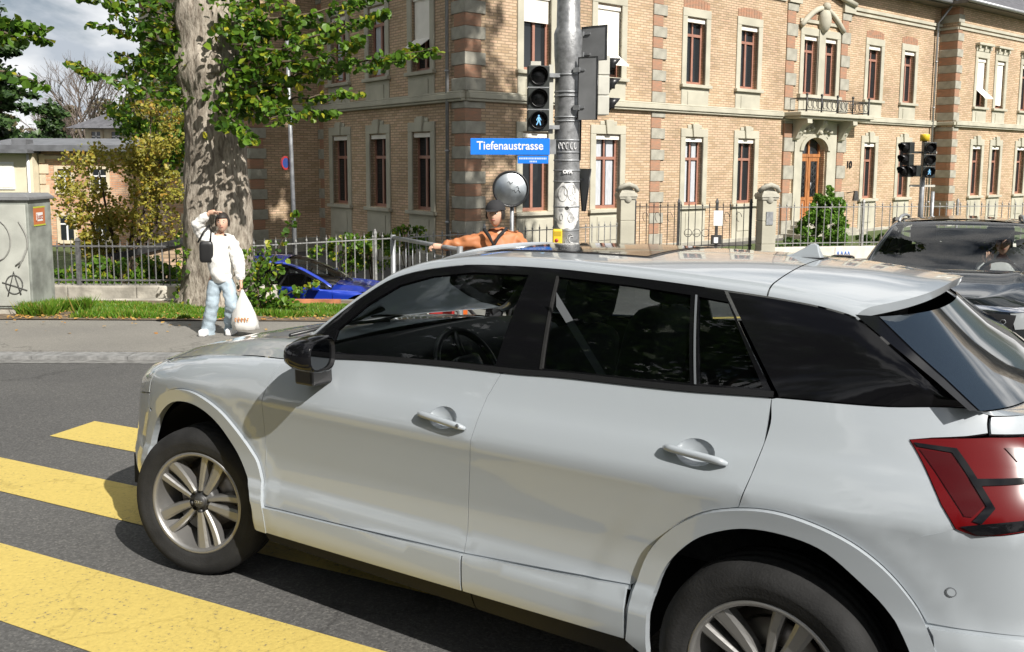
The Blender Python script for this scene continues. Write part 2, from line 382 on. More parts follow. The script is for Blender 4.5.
def sstep(a, b, x): t = min(1, max(0, (x-a)/(b-a))); return t*t*(3-2*t)
YARD = -1.44
def ground_z(x, y):
    z = gz(x, y)
    k = sstep(14.3, 14.9, y)*(1-sstep(-2.2, -1.2, x))
    k *= (1-sstep(-.2, 0, -x-9)) if y < 18 else 1
    return z*(1-k)+YARD*k if z > YARD else z
xs = sorted(set([-1500, -500, -200, -90]+[round(-60+1.0*i, 2) for i in range(121)]+[90, 200, 500, 1500]+[-9.2, -8.8, -2.2, -2, -1.7, -1.5, -1.2]))
ys = sorted(set([-1500, -400, -100, -40, -20]+[round(-10+1.0*i, 2) for i in range(71)]+[14.3, 14.45, 14.6, 14.75, 14.9, 90, 150, 400, 1500]))
gv = [(x, y, gz(0, max(y, -200)) if y < 14.3 else ground_z(x, y)) for y in ys for x in xs]
nx = len(xs); gf = [(j*nx+i, j*nx+i+1, (j+1)*nx+i+1, (j+1)*nx+i) for j in range(len(ys)-1) for i in range(nx-1)]
g = MB().add(gv, gf).build('ground', M['asphalt']); g['kind'] = 'structure'
def sheet(poly, dz):
    return [(x, y, gz(x, y)+dz) for x, y in poly]
rd = empty('road_markings', (0, 0, 0), kind='structure')
DS = Vector((.893, -.45)); NS = Vector((.45, .893))
def stripe(n0, n1, a0, a1):
    p = [DS*a0+NS*n0, DS*a1+NS*n0, DS*a1+NS*n1, DS*(a0-.08)+NS*n1]
    MB().add([(q.x, q.y, gz(q.x, q.y)+.004) for q in p], [(0, 1, 2, 3)]).build('crosswalk_stripe', M['ypaint'], rd)
for a in ((3.98, 4.41, -5.68, -1.2), (3.07, 3.49, -6.1, -1.2), (2.08, 2.585, -6.3, -1.2), (1.17, 1.63, -6.4, -1.2), (4.95, 5.38, -5.2, -1.2)): stripe(*a)
MB().add(sheet([(1.6, 12.2), (7.5, 13.3), (7.5, 13.48), (1.6, 12.38)], .004), [(0, 1, 2, 3)]).build('lane_line', M['ypaint'], rd)
# pavement and kerb
pv = MB(); pp = [(-60, 9.28), (-.2, 9.28), (.8, 9.7), (1.35, 10.8), (1.3, 12.6), (.6, 14.2), (-60, 14.2)]
n = len(pp); pv.add(sheet(pp, .06)+sheet(pp, -.05), [tuple(range(n))]+[(i, n+i, n+(i+1) % n, (i+1) % n) for i in range(n)])
o = pv.build('pavement', M['pave']); o['kind'] = 'structure'
M['kerb'] = mat('pale_kerb_granite', (.215, .215, .21), .85, var=.25, scale=14, bump=.3, bscale=60)
kb = empty('kerb', (0, 0, 0), kind='structure'); me0 = None
kx = -12.0
while kx < -.3:
    k = MB().box(0, .994, 0, .22, -.1, .045).build('kerb_stone', M['kerb'], kb) if me0 is None else None
    if k is None:
        k = bpy.data.objects.new('kerb_stone', me0); COL.objects.link(k); k.parent = kb
    me0 = k.data; k.location = (kx, 9.05, gz(0, 9.1)+random.uniform(-.002, .002)); kx += 1.0
MB().add(sheet([(-60, 8.86), (0, 8.86), (0, 9.05), (-60, 9.05)], .004), [(0, 1, 2, 3)]).build('gutter_strip', mat('pale_gutter_stone', (.18, .178, .17), .85, var=.3, scale=12, bump=.3), kb)
# verge soil
vg = MB(); vp = [(-7.1, 11.62), (-1.5, 11.55), (-1.3, 12.1), (-1.9, 13.9), (-7.6, 13.9)]
vg.add(sheet(vp, .075), [(0, 1, 2, 3, 4)]); o = vg.build('verge', M['soil']); o['kind'] = 'structure'
gd = MB(); gd.add([(-40, 14.95, YARD+.01), (-9.3, 14.95, YARD+.01), (-9.3, 60, YARD+.01), (-40, 60, YARD+.01)], [(0, 1, 2, 3)])
o = gd.build('garden_lawn', M['lawn']); o['kind'] = 'structure'
gd = MB(); gd.add([(3.2, 25.3, -.99), (14.5, 27.4, -1.04), (48, 33, -1.04), (48, 60, -1.04), (19.5, 41, -1.04)], [(0, 1, 2, 3, 4)])
o = gd.build('front_garden', M['lawn']); o['kind'] = 'structure'

# ------------------------------------------------------------------ the big brick building
DCR = 24.5
C0 = Vector((-.0525*DCR, DCR, 0)); DA = Vector((.788, .6157, 0)).normalized(); NA = Vector((DA.y, -DA.x, 0))
DB = Vector((-.6186, .7857, 0)).normalized(); NB = Vector((-DB.y, DB.x, 0))
if NB.dot(Vector((0, -1, 0))) < 0: NB = -NB
BASE = Vector((C0.x, C0.y, -1.6))
bld = empty('school_building', BASE, label='large cream and orange brick building with stone window surrounds and quoins', cat='building')
class Face:
    """a wall plane: u along, o outwards, z up"""
    def __init__(s, O, d, n): s.O = Vector(O); s.d = d; s.n = n
    def P(s, u, o, z): return s.O+s.d*u+s.n*o+Vector((0, 0, z))-BASE
    def M4(s, u, o, z):    # local x=along, y=into the wall, z up
        p = s.P(u, o, z); d = s.d; i = -s.n
        return Matrix(((d.x, i.x, 0, p.x), (d.y, i.y, 0, p.y), (0, 0, 1, p.z), (0, 0, 0, 1)))
    def box(s, mb, u0, u1, o0, o1, z0, z1):
        vs = [s.P(u, o, z) for z in (z0, z1) for o in (o1, o0) for u in (u0, u1)]
        if s.d.cross(-s.n).z < 0: vs = [vs[i] for i in (1, 0, 3, 2, 5, 4, 7, 6)]
        return mb.add(vs, [(0, 2, 3, 1), (4, 5, 7, 6), (0, 1, 5, 4), (2, 6, 7, 3), (0, 4, 6, 2), (1, 3, 7, 5)])
    def wall(s, u0, u1, z0, z1, holes, depth=.30, name='wall', m=None, o=0):
        us = sorted(set([u0, u1]+[h[0] for h in holes]+[h[1] for h in holes])); zs = sorted(set([z0, z1]+[h[2] for h in holes]+[h[3] for h in holes]))
        vs = []; fs = []; uv = []
        def quad(a, b, c, d, q):
            k = len(vs); vs.extend([s.P(*a), s.P(*b), s.P(*c), s.P(*d)]); fs.append((k, k+1, k+2, k+3)); uv.extend(q)
        for i in range(len(us)-1):
            for j in range(len(zs)-1):
                um = (us[i]+us[i+1])/2; zm = (zs[j]+zs[j+1])/2
                if any(h[0] < um < h[1] and h[2] < zm < h[3] for h in holes): continue
                a, b, c, d = us[i], us[i+1], zs[j], zs[j+1]
                quad((a, o, c), (b, o, c), (b, o, d), (a, o, d), [(a, c), (b, c), (b, d), (a, d)])
        for h in holes:
            a, b, c, d = h[:4]
            for p, q in (((a, c), (a, d)), ((b, d), (b, c)), ((a, d), (b, d)), ((b, c), (a, c))):
                quad((p[0], o, p[1]), (p[0], o-depth, p[1]), (q[0], o-depth, q[1]), (q[0], o, q[1]), [(p[0], p[1]), (p[0]+depth, p[1]), (q[0]+depth, q[1]), (q[0], q[1])])
        me = bpy.data.meshes.new(name); me.from_pydata([tuple(v) for v in vs], [], fs); l = me.uv_layers.new(name='UVMap')
        l.data.foreach_set('uv', [c for q in uv for c in q]); me.update()
        return link(name, me, bld, m or M['brick'])
FA = Face(C0, DA, NA); FB = Face(C0, DB, NB)
FA2 = Face(C0+DA*25.8+NA*.8, DA, NA)      # the end pavilion stands forward
FR = Face(C0+DA*25.8+NA*.8, -NA, -DA)     # its side face
WT, WB, LT, LB = 6.52, 4.36, 2.58, .30     # window heads and sills, upper and lower floor
def window(F, u0, u1, z0, z1, lower, blind=None, curtain=False, pair=False, hood=False, glow=False, ledge=True):
    """stone surround as the part, frame / pane / sill / blind below it"""
    sw = .23; mb = MB()
    F.box(mb, u0-sw, u0, -.1, .05, z0-.02, z1+.02); F.box(mb, u1, u1+sw, -.1, .05, z0-.02, z1+.02)
    F.box(mb, u0-sw, u1+sw, -.1, .051, z1+.02, z1+.30)
    if lower:
        F.box(mb, u0-.30, u1+.30, -.05, .06, z1-.12, z1+.02) if False else None
        um = (u0+u1)/2
        mb.prism([(um-.11, z1+.02), (um+.11, z1+.02), (um+.17, z1+.46), (um-.17, z1+.46)], -.11, .1, Matrix(((F.d.x, 0, -F.n.x, F.P(0, 0, 0).x), (F.d.y, 0, -F.n.y, F.P(0, 0, 0).y), (0, 1, 0, F.P(0, 0, 0).z), (0, 0, 0, 1))))
        F.box(mb, um-.36, um-.17, -.05, .046, z1+.30, z1+.42); F.box(mb, um+.17, um+.36, -.05, .046, z1+.30, z1+.42)
    # apron under the window
    F.box(mb, u0-sw+.02, u1+sw-.02, -.05, .035, z0-(.86 if not lower else 1.3), z0-.13)
    F.box(mb, u0+.08, u1-.08, .035, .06, z0-(.74 if not lower else 1.0), z0-.25)
    if hood:
        F.box(mb, u0-sw-.06, u1+sw+.06, 0, .22, z1+.56, z1+.66); F.box(mb, u0-sw, u1+sw, -.05, .07, z1+.30, z1+.56)
        for q in (u0-.16, (u0+u1)/2-.06, u1+.04): F.box(mb, q, q+.12, .07, .17, z1+.38, z1+.56)
    w = mb.build('window', M['stone'], bld, bevel=.012, seg=1)
    f = MB(); d0, d1 = -.24, -.17
    F.box(f, u0, u0+.07, d0, d1, z0, z1); F.box(f, u1-.07, u1, d0, d1, z0, z1); F.box(f, u0+.07, u1-.07, d0, d1, z1-.07, z1); F.box(f, u0+.07, u1-.07, d0, d1, z0, z0+.09)
    zt = z1-(.72 if lower else .55); um = (u0+u1)/2
    F.box(f, u0+.07, u1-.07, d0, d1+.02, zt-.04, zt+.05); F.box(f, um-.045, um+.045, d0, d1+.015, z0+.09, zt-.04); F.box(f, um-.03, um+.03, d0, d1+.005, zt+.05, z1-.07)
    fr = f.build('frame', M['woodred'], w)
    p = MB(); F.box(p, u0+.05, u1-.05, -.215, -.205, z0+.05, z1-.05); p.build('pane', M['winglass'], w)
    if curtain:
        c = MB()
        for a, b in ((u0+.09, um-.10), (um+.12, u1-.12)): F.box(c, a, b, -.203, -.2, z0+.1, z1-.1)
        c.build('curtain', M['curtain'], w)
    if ledge:
        sl = MB(); F.box(sl, u0-sw-.05, u1+sw+.05, -.06, .14, z0-.13, z0-.021); sl.build('sill', M['stone'], w, bevel=.012, seg=1)
    # roller blind box
    bx = MB(); F.box(bx, u0+.015, u1-.015, -.15, -.03, z1-.14, z1-.01); bx.build('blind_box', M['blind'], w)
    if blind:
        zb, zl, pr = blind
        bl = MB(); F.box(bl, u0+.03, u1-.03, -.09, -.075, zb, z1-.05)
        if pr:
            bl.add([F.P(u0+.03, -.08, zb), F.P(u1-.03, -.08, zb), F.P(u1-.03, pr, zl), F.P(u0+.03, pr, zl), F.P(u0+.03, -.09, zb-.01), F.P(u1-.03, -.09, zb-.01), F.P(u1-.03, pr-.01, zl-.01), F.P(u0+.03, pr-.01, zl-.01)], [(0, 1, 2, 3), (7, 6, 5, 4), (3, 2, 6, 7)])
            F.box(bl, u0+.03, u1-.03, pr-.02, pr+.01, zl-.05, zl)
        bl.build('blind', M['blind'], w)
    return w
upA = [(2.0, 3.02), (4.87, 5.9), (8.93, 9.89), (11.76, 12.74), (15.52, 16.4), (16.84, 17.7), (20.0, 20.96), (22.8, 23.72)]
loA = [(1.98, 2.95), (4.87, 5.92), (8.98, 9.89), (11.78, 12.73), (20.0, 20.85), (22.75, 23.6)]
DOOR = (15.62, 17.2, -.45, 2.72)
FA.wall(0, 25.8, -1.7, 8.75, [(a, b, WB, WT) for a, b in upA]+[(a, b, LB, LT) for a, b in loA]+[DOOR])
# shadow-side and wing walls
FC = Face(C0+DB*9.05, -DA, NA); FD = Face(C0+DB*9.05-DA*2.5, DB, NB)
upB = [(1.72, 2.72), (4.25, 5.3), (6.8, 7.9)]
FB.wall(0, 9.05, -1.7, 8.75, [(a, b, WB, WT) for a, b in upB]+[(a, b, LB, LT) for a, b in upB])
FC.wall(0, 2.5, -1.7, 8.75, []); FD.wall(0, 12, -1.7, 8.75, [(2.4, 3.4, WB, WT), (2.4, 3.4, LB, LT), (8, 9, LB, LT), (8, 9, WB, WT)])
up2 = [(1.95, 2.85), (3.9, 4.75), (6.6, 7.5)]
FA2.wall(0, 14, -1.7, 8.75, [(a, b, WB, WT) for a, b in up2]+[(a, b, LB, LT) for a, b in up2])
FR.wall(0, 3, -1.7, 8.75, [])
for i, (a, b) in enumerate(upA):
    window(FA, a, b, WB, WT, False, blind={0: (5.72, 0, 0), 1: (5.05, 4.72, .38)}.get(i), ledge=(i not in (4, 5)))
for i, (a, b) in enumerate(loA): window(FA, a, b, LB, LT, True, curtain=(i in (1, 2)), blind=(2.35, 0, 0) if i == 0 else None)
for i, (a, b) in enumerate(upB): window(FB, a, b, WB, WT, False, blind=(5.3, 4.95, .4) if i == 0 else None, curtain=(i > 0))
for i, (a, b) in enumerate(upB): window(FB, a, b, LB, LT, True)
for a, b in ((2.4, 3.4), (8, 9)): window(FD, a, b, WB, WT, False); window(FD, a, b, LB, LT, True)
for i, (a, b) in enumerate(up2): window(FA2, a, b, WB, WT, False, hood=True, blind={0: (5.2, 4.75, .4), 1: (4.5, 0, 0)}.get(i)); window(FA2, a, b, LB, LT, True)
# flat brick arches over the upper windows
for F, lst in ((FA, upA[2:4]+upA[6:]),):
    for a, b in lst:
        n = 9; ar = MB()
        for k in range(n):
            x0 = a-.18+(b-a+.36)*k/n; x1 = a-.18+(b-a+.36)*(k+1)/n-.012; h = .08*math.sin(math.pi*(k+.5)/n)
            F.box(ar, x0, x1, -.02, .02, WT+.31, WT+.55+h)
        ar.build('brick_arch', M['redstone'], bld)['kind'] = 'stuff'
# dark rooms behind the panes are the panes themselves; string course, frieze, eaves, plinth
for F, a, b, x in ((FA, .0, 7.95, .10), (FA, 7.95, 14.3, .04), (FA, 19.3, 25.8, .04), (FB, 0, 9.0, .1), (FC, 0, 2.5, .05), (FD, 0, 12, .1), (FA2, 0, 14, .1)):
    sc = MB(); F.box(sc, a, b, -.05, .10+x, 3.45, 3.60); F.box(sc, a, b, -.05, .05+x, 3.38, 3.449); F.box(sc, a, b, -.05, .055+x, 3.601, 3.66); sc.build('string_course', M['stone'], bld, bevel=.015, seg=1)
sc = MB(); FR.box(sc, -.14, .8, -.05, .14, 3.452, 3.602)
sc.build('string_course', M['stone'], bld, bevel=.015, seg=1)
for F, a, b in ((FA, 0, 14.3), (FA, 18.8, 25.8), (FB, 0, 9), (FC, 0, 2.4), (FD, 0, 12), (FA2, 0, 14)):
    for q0, q1, q2 in ((.06, 7.62, 7.72), (.09, 7.78, 7.90)): fz = MB(); F.box(fz, a, b, -.05, q0, q1, q2); fz.build('frieze', M['stone'], bld)
fz = MB(); FR.box(fz, 0, .8, -.05, .055, 7.622, 7.722)
fz.build('frieze', M['stone'], bld)
pl = MB()
for F, a, b in ((FA, .0, 14.9), (FA, 18.1, 25.75), (FB, 0, 9), (FC, 0, 2.4), (FD, 0, 12), (FA2, -.07, 14)):
    F.box(pl, a, b, -.05, .075, -1.7, -.95)
pl.build('plinth', M['stone2'], bld, bevel=.02, seg=1)
ev = MB(); gt = MB(); rf = MB()
for F, a, b in ((FA, -.6, 25.9), (FB, -.6, 9), (FC, .7, 2.5+.6), (FD, -.6, 12.6), (FA2, -.6, 14)):
    k = {id(FA): 0, id(FB): .004, id(FC): .008, id(FD): .012, id(FA2): .016}[id(F)]
    F.box(ev, a, b, -.3, .62, 8.60+k, 8.75+k)
    gt.tube([tuple(F.P(a, .70, 8.72)), tuple(F.P(b, .70, 8.72))], .085, 8)
ev.build('eaves', mat('dark_eaves_timber', (.13, .11, .09), .8, var=.2, scale=6), bld); gt.build('gutter', M['gutter'], bld)
def roofslope(F, a, b, name='roof'):
    r = MB(); n = int((b-a)/1.2); rows = 10
    for j in range(rows):
        o0 = .66-j*.7; z0 = 8.80+j*.5; r.add([F.P(a, o0, z0+.03), F.P(b, o0, z0+.03), F.P(b, o0-.72, z0+.53), F.P(a, o0-.72, z0+.53), F.P(a, o0, z0-.01), F.P(b, o0, z0-.01)], [(0, 1, 2, 3), (4, 5, 1, 0)])
    return r.build(name, M['slate'], bld)
roofslope(FA, 0, 26); roofslope(FA2, -.5, 14); roofslope(FB, 0, 9)
# dormer/vent on the right roof
dm = MB(); FA2.box(dm, 4.3, 5.2, -.9, -.2, 9.0, 9.55); dm.build('roof_vent', M['slate'], bld)
# quoin stones: one mesh for each kind, shared
def block_mesh(F, w, h, dep):
    mb = MB(); vs = []
    d = F.d; i = -F.n
    for z in (0, h):
        for y in (0, dep):
            for x in (0, w): vs.append(d*x+i*y+Vector((0, 0, z)))
    fs = [(0, 2, 3, 1), (4, 5, 7, 6), (0, 1, 5, 4), (2, 6, 7, 3), (0, 4, 6, 2), (1, 3, 7, 5)]
    if d.cross(i).z < 0: fs = [f[::-1] for f in fs]
    return mb.add(vs, fs).mesh('quoin_block')
def quoins(F, u0, w0, w1, z0, z1, hg=.345, hr=.345, out=.05, align='l', dep=.18):
    z = z0; k = 0; cache = {}
    while z < z1-.05:
        grey = k % 2 == 0; h = min(hg if grey else hr, z1-z); ww = w0 if grey else w1
        key = (grey, round(h, 3))
        if key not in cache:
            me = block_mesh(F, ww, h-.006, dep); me.materials.append(M['stone2'] if grey else M['redstone'])
            cache[key] = me
        o = bpy.data.objects.new('quoin_stone' if grey else 'quoin_brick', cache[key]); COL.objects.link(o); o.parent = bld
        uu = u0 if align == 'l' else (u0-ww if align == 'r' else u0-ww/2)
        o.location = F.P(uu, out+random.uniform(-.006, .006)-(0 if grey else .015), z+.003)
        b = o.modifiers.new('bevel', 'BEVEL'); b.width = .012; b.segments = 1
        z += h; k += 1
for z0, z1 in ((-.95, 3.37), (3.67, 7.6), (7.92, 8.55)):
    quoins(FA, -.05, .70, .56, z0, z1, out=.052)
    quoins(FB, -.0, .62, .50, z0, z1, out=.05)
    quoins(FA, 7.31, .64, .46, z0, z1, out=.05)
    quoins(FA2, -.05, .52, .40, z0, z1, out=.05); quoins(FA2, 9.6, .5, .4, z0, z1, out=.05)
    quoins(FR, .0, .78, .78, z0, z1, out=.045)
    quoins(FD, -.02, .55, .45, z0, z1, out=.05); quoins(FC, 2.5+.03, .6, .5, z0, z1, out=.05, align='r')
    quoins(FB, 8.6, .4, .3, z0, z1, out=.03)
    quoins(FD, 11.4, .55, .45, z0, z1, out=.05)
quoins(FA, 14.42, .62, .46, -.95, 3.3, .52, .52, out=.10); quoins(FA, 17.95, .62, .46, -.95, 3.3, .52, .52, out=.10)
quoins(FA, 14.42, .66, .50, 3.72, 7.6, .45, .45, out=.06); quoins(FA, 18.0, .62, .46, 3.72, 7.6, .45, .45, out=.06)
# downpipes
dp = MB(); dp.tube([FB.P(.72, .12, -1.5), FB.P(.72, .12, 8.3), FB.P(.72, .6, 8.7)], .05, 8); 
[dp.tube([FB.P(.72, .12, z), FB.P(.72, .12, z+.06)], .07, 8) for z in (0, 2, 4.2, 6.2)]; dp.build('downpipe', M['gutter'], bld); dp = MB()
dp.tube([FA.P(25.35, .12, -1.0), FA.P(25.35, .12, 7.9), FA.P(25.5, .62, 8.62)], .05, 8)
for z in (0, 2, 4.2, 6.2): dp.tube([FA.P(25.35, .12, z), FA.P(25.35, .12, z+.06)], .07, 8)
dp.build('downpipe', M['gutter'], bld)
# door bay
db = MB(); F = FA
F.box(db, 15.08, 15.58, -.05, .10, -.95, 3.32); F.box(db, 17.24, 17.86, -.05, .10, -.95, 3.32)
F.box(db, 15.58, 17.24, -.05, .10, 2.74, 3.32)
n = 14
for k in range(n):          # arched head
    a0 = math.pi*k/n; a1 = math.pi*(k+1)/n; cx = 16.41; 
    for (ra, rb, oo) in ((.82, 1.02, .16),):
        q = [(cx-ra*math.cos(a0), 2.22+ra*.62*math.sin(a0)), (cx-rb*math.cos(a0), 2.22+rb*.62*math.sin(a0)), (cx-rb*math.cos(a1), 2.22+rb*.62*math.sin(a1)), (cx-ra*math.cos(a1), 2.22+ra*.62*math.sin(a1))]
        vs = [F.P(u, o_, z) for o_ in (oo, -.05) for u, z in q]
        db.add(vs, [(0, 1, 2, 3), (7, 6, 5, 4), (0, 4, 5, 1), (2, 6, 7, 3), (1, 5, 6, 2), (0, 3, 7, 4)])
# spandrels above the arch inside the opening
for sgn in (-1, 1):
    q = [(16.41+sgn*.80, 2.735)]+[(16.41+sgn*.80*math.cos(t), 2.22+.80*.62*math.sin(t)) for t in np.linspace(0, math.pi/2, 8)]+[(16.41, 2.735)]
    vs = [F.P(u, o_, z) for o_ in (.08, -.2) for u, z in q]; m_ = len(q)
    db.add(vs, [tuple(range(m_)), tuple(range(2*m_-1, m_-1, -1))]+[(i, (i+1) % m_, m_+(i+1) % m_, m_+i) for i in range(m_)])
db.build('door_surround', M['stone'], bld)
dr = MB(); F.box(dr, 15.66, 17.16, -.27, -.20, -.45, 1.98); F.box(dr, 15.66, 17.16, -.26, -.15, 1.98, 2.1)
for a, b in ((15.70, 16.38), (16.44, 17.12)):
    F.box(dr, a, a+.11, -.2, -.165, -.42, 1.96); F.box(dr, b-.11, b, -.2, -.165, -.42, 1.96)
    for z0, z1 in ((-.42, -.28), (.30, .42), (1.82, 1.96)): F.box(dr, a+.11, b-.11, -.2, -.168, z0, z1)
    F.box(dr, a+.2, b-.2, -.2, -.175, -.2, .22)
F.box(dr, 16.38, 16.44, -.2, -.14, -.42, 1.96)
F.box(dr, 16.36, 16.46, -.24, -.17, 2.1, 2.7); F.box(dr, 15.66, 15.74, -.24, -.17, 2.1, 2.7); F.box(dr, 17.08, 17.16, -.24, -.17, 2.1, 2.7)
d_ = dr.build('front_door', M['door'], bld)
dg = MB()
for a, b in ((15.83, 16.25), (16.57, 16.99)): F.box(dg, a, b, -.199, -.19, .44, 1.8)
F.box(dg, 15.66, 17.16, -.26, -.235, 2.1, 2.72); dg.build('door_glass', M['winglass'], d_)
gr = MB()
for a, b in ((15.83, 16.25), (16.57, 16.99)):
    for k in range(5):
        z = .5+k*.26
        gr.tube([F.P((a+b)/2+.13*math.cos(t), -.17, z+.13+.12*math.sin(t)) for t in np.linspace(0, 2*math.pi, 9)], .012, 4)
    for u in (a+.05, (a+b)/2, b-.05): gr.tube([F.P(u, -.17, .42), F.P(u, -.17, 1.82)], .012, 4)
gr.build('door_grille', M['iron'], d_)
hn = MB(); hn.tube([F.P(16.5, -.1, .75), F.P(16.5, -.1, 1.0)], .018, 6); hn.build('door_handle', M['gutter'], d_)
stp = MB()
for k in range(4): F.box(stp, 15.2-.2*k, 17.7+.2*k, -.05, .35+.32*k, -.62-.15*k, -.47-.15*k)
stp.build('door_steps', M['stone2'], bld)
# balcony
bc = MB(); F.box(bc, 14.3, 19.25, -.05, .85, 3.47, 3.62); F.box(bc, 14.4, 19.15, -.05, .75, 3.38, 3.468); F.box(bc, 14.35, 19.2, -.05, .12, 3.30, 3.379)
ba = bc.build('balcony', M['stone'], bld, bevel=.02, seg=1)
for u in (14.9, 17.95, 16.3):
    c = MB(); prof = [(0, 3.378), (.62, 3.378), (.64, 3.22), (.42, 3.12), (.30, 2.98), (.22, 2.82), (.14, 2.66), (0, 2.6)]
    if u == 16.3: prof = [(0, 3.378), (.4, 3.378), (.38, 3.2), (.2, 3.0), (.12, 2.85), (0, 2.8)]
    vs = [F.P(u+q, .1+o_, z) for q in (0, .3) for o_, z in prof]; m_ = len(prof)
    c.add(vs, [tuple(range(m_-1, -1, -1)), tuple(range(m_, 2*m_))]+[(i, (i+1) % m_, m_+(i+1) % m_, m_+i) for i in range(m_)])
    c.sphere(F.P(u+.15, .62 if u != 16.3 else .45, 3.28), .1, 8, 6); c.sphere(F.P(u+.15, .30, 2.9), .09, 8, 6)
    c.build('console', M['stone'], ba)
orn = MB()
for k in range(7): orn.sphere(F.P(15.5+.3*k, .16, 3.02-.18*abs(k-3)/3+.1), .11, 8, 6, sc=(1, 1, .8))
orn.build('garland', M['stone'], ba)
ir = MB()
for u in (14.75, 15.7, 16.75, 17.8, 18.95): ir.tube([F.P(u, .76, 3.62), F.P(u, .76, 4.22)], .03, 6); ir.sphere(F.P(u, .76, 4.26), .055, 6, 5)
ir.tube([F.P(14.75, .76, 4.12), F.P(18.95, .76, 4.12)], .022, 5); ir.tube([F.P(14.75, .76, 3.70), F.P(18.95, .76, 3.70)], .018, 5)
for s_ in (14.75, 18.95): ir.tube([F.P(s_, .76, 4.12), F.P(s_, .05, 4.12)], .022, 5); ir.tube([F.P(s_, .76, 3.7), F.P(s_, .05, 3.7)], .018, 5)
for k in range(13):
    u = 14.95+k*.315
    ir.tube([F.P(u+.12*math.cos(t), .76, 3.91+.15*math.sin(t)) for t in np.linspace(-.5, 5.2, 10)], .014, 4)
    ir.tube([F.P(u+.14+.05*math.sin(3*t), .76, 3.7+.42*t) for t in np.linspace(0, 1, 7)], .012, 4)
ir.build('balcony_railing', M['iron'], ba)
# wrought flag holder right of the bay and gable cartouche over the twin window
ca = MB(); F.box(ca, 15.2, 18.0, -.05, .07, 7.0, 7.12)
ca.tube([F.P(15.2+2.8*t, .1, 6.85+.75*math.sin(math.pi*t)) for t in np.linspace(0, 1, 13)], .11, 6)
ca.sphere(F.P(16.62, .12, 7.15), .34, 12, 9, sc=(.8, .8, 1.4)); ca.sphere(F.P(16.62, .2, 7.65), .17, 8, 6)
F.box(ca, 14.42, 15.2, -.02, .12, 7.62, 8.0); F.box(ca, 18.0, 18.8, -.02, .12, 7.62, 8.0)
ca.tube([F.P(14.5, .14, 7.95), F.P(15.4, .16, 8.1), F.P(16.62, .18, 8.45), F.P(17.8, .16, 8.1), F.P(18.7, .14, 7.95)], .12, 6)
F.box(ca, 16.41, 16.83, -.05, .09, WB-.02, WT+.3); F.box(ca, 15.2, 18.0, -.02, .16, WB-.16, WB-.03)
ca.build('gable_ornament', M['stone'], bld)
tb = MB(); F.box(tb, 15.55, 16.2, -.02, .055, 6.84, 7.0) if False else None
for k in range(10):
    for a in (15.5+.07*k, 17.05+.07*k):
        h = .28*(k/10 if a < 16.5 else 1-k/10)
        F.box(tb, a, a+.06, .05, .072, 7.13, 7.2+h)
tb.build('tile_inset', M['redstone'], bld)
# house number
me = text_mesh('10', .42, .01, .006); me.transform(Matrix.Rotation(math.pi/2, 4, 'X')); o = link('house_number', me, bld, M['black'])
q = FA.M4(18.95, .03, 1.68); o.matrix_local = q
# small wall bracket + lantern
la = MB(); la.tube([FA.P(18.75, .1, .55), FA.P(18.75, .45, .62)], .02, 5); la.frus((0, 0), .1, .1, -.2, .2, .6, Matrix.Translation(FA.P(18.75, .5, .45))); la.build('wall_lantern', M['iron'], bld)
# basement windows behind the left fence
# ------------------------------------------------------------------ cars
M['paint_white'] = mat('white_car_paint', (.33, .36, .385), .3, coat=1.0, spec=.5); 
M['trim_dark'] = mat('dark_interior_trim', (.018, .018, .019), .7, spec=.3)
M['gap'] = mat('black_body_gap', (.006, .006, .006), .8)
M['piano'] = mat('gloss_black_trim', (.005, .005, .006), .07, spec=.30)
M['rubber'] = mat('tyre_rubber', (.014, .014, .014), .85, spec=.35, var=.35, scale=9, bump=.15, bscale=120)
M['alloy'] = mat('silver_alloy', (.29, .285, .275), .40, metal=.75, var=.06)
M['alloydark'] = mat('dark_alloy_recess', (.07, .07, .07), .5, metal=.6)
M['disc'] = mat('brake_disc', (.30, .27, .24), .4, metal=.9)
M['cglass'] = glassy('car_window_glass', (.006, .007, .008), .06)
M['cglass2'] = glassy('car_privacy_glass', (.006, .008, .009), .10)
M['rglass'] = mat('tinted_rear_window', (.012, .016, .020), .03, spec=.9, coat=.6)
M['redlens'] = mat('red_lamp_lens', (.10, .002, .003), .22, spec=.25)
M['reddark'] = mat('dark_red_lamp', (.05, .002, .003), .2, spec=.25)
M['chrome'] = mat('chrome', (.75, .75, .76), .1, metal=1)
M['lampglass'] = mat('headlamp_glass', (.30, .32, .33), .06, coat=1)
M['mirrorglass'] = mat('dark_mirror_glass', (.12, .125, .13), .04, metal=1)  # metal darkened to stand in for the dark car-side reflection
M['seat'] = mat('dark_grey_seat_cloth', (.035, .036, .038), .85, var=.2, scale=40)
M['seatlight'] = mat('grey_seat_panel', (.12, .13, .14), .6)
M['skin'] = mat('skin', (.62, .38, .27), .55, spec=.4, var=.05)

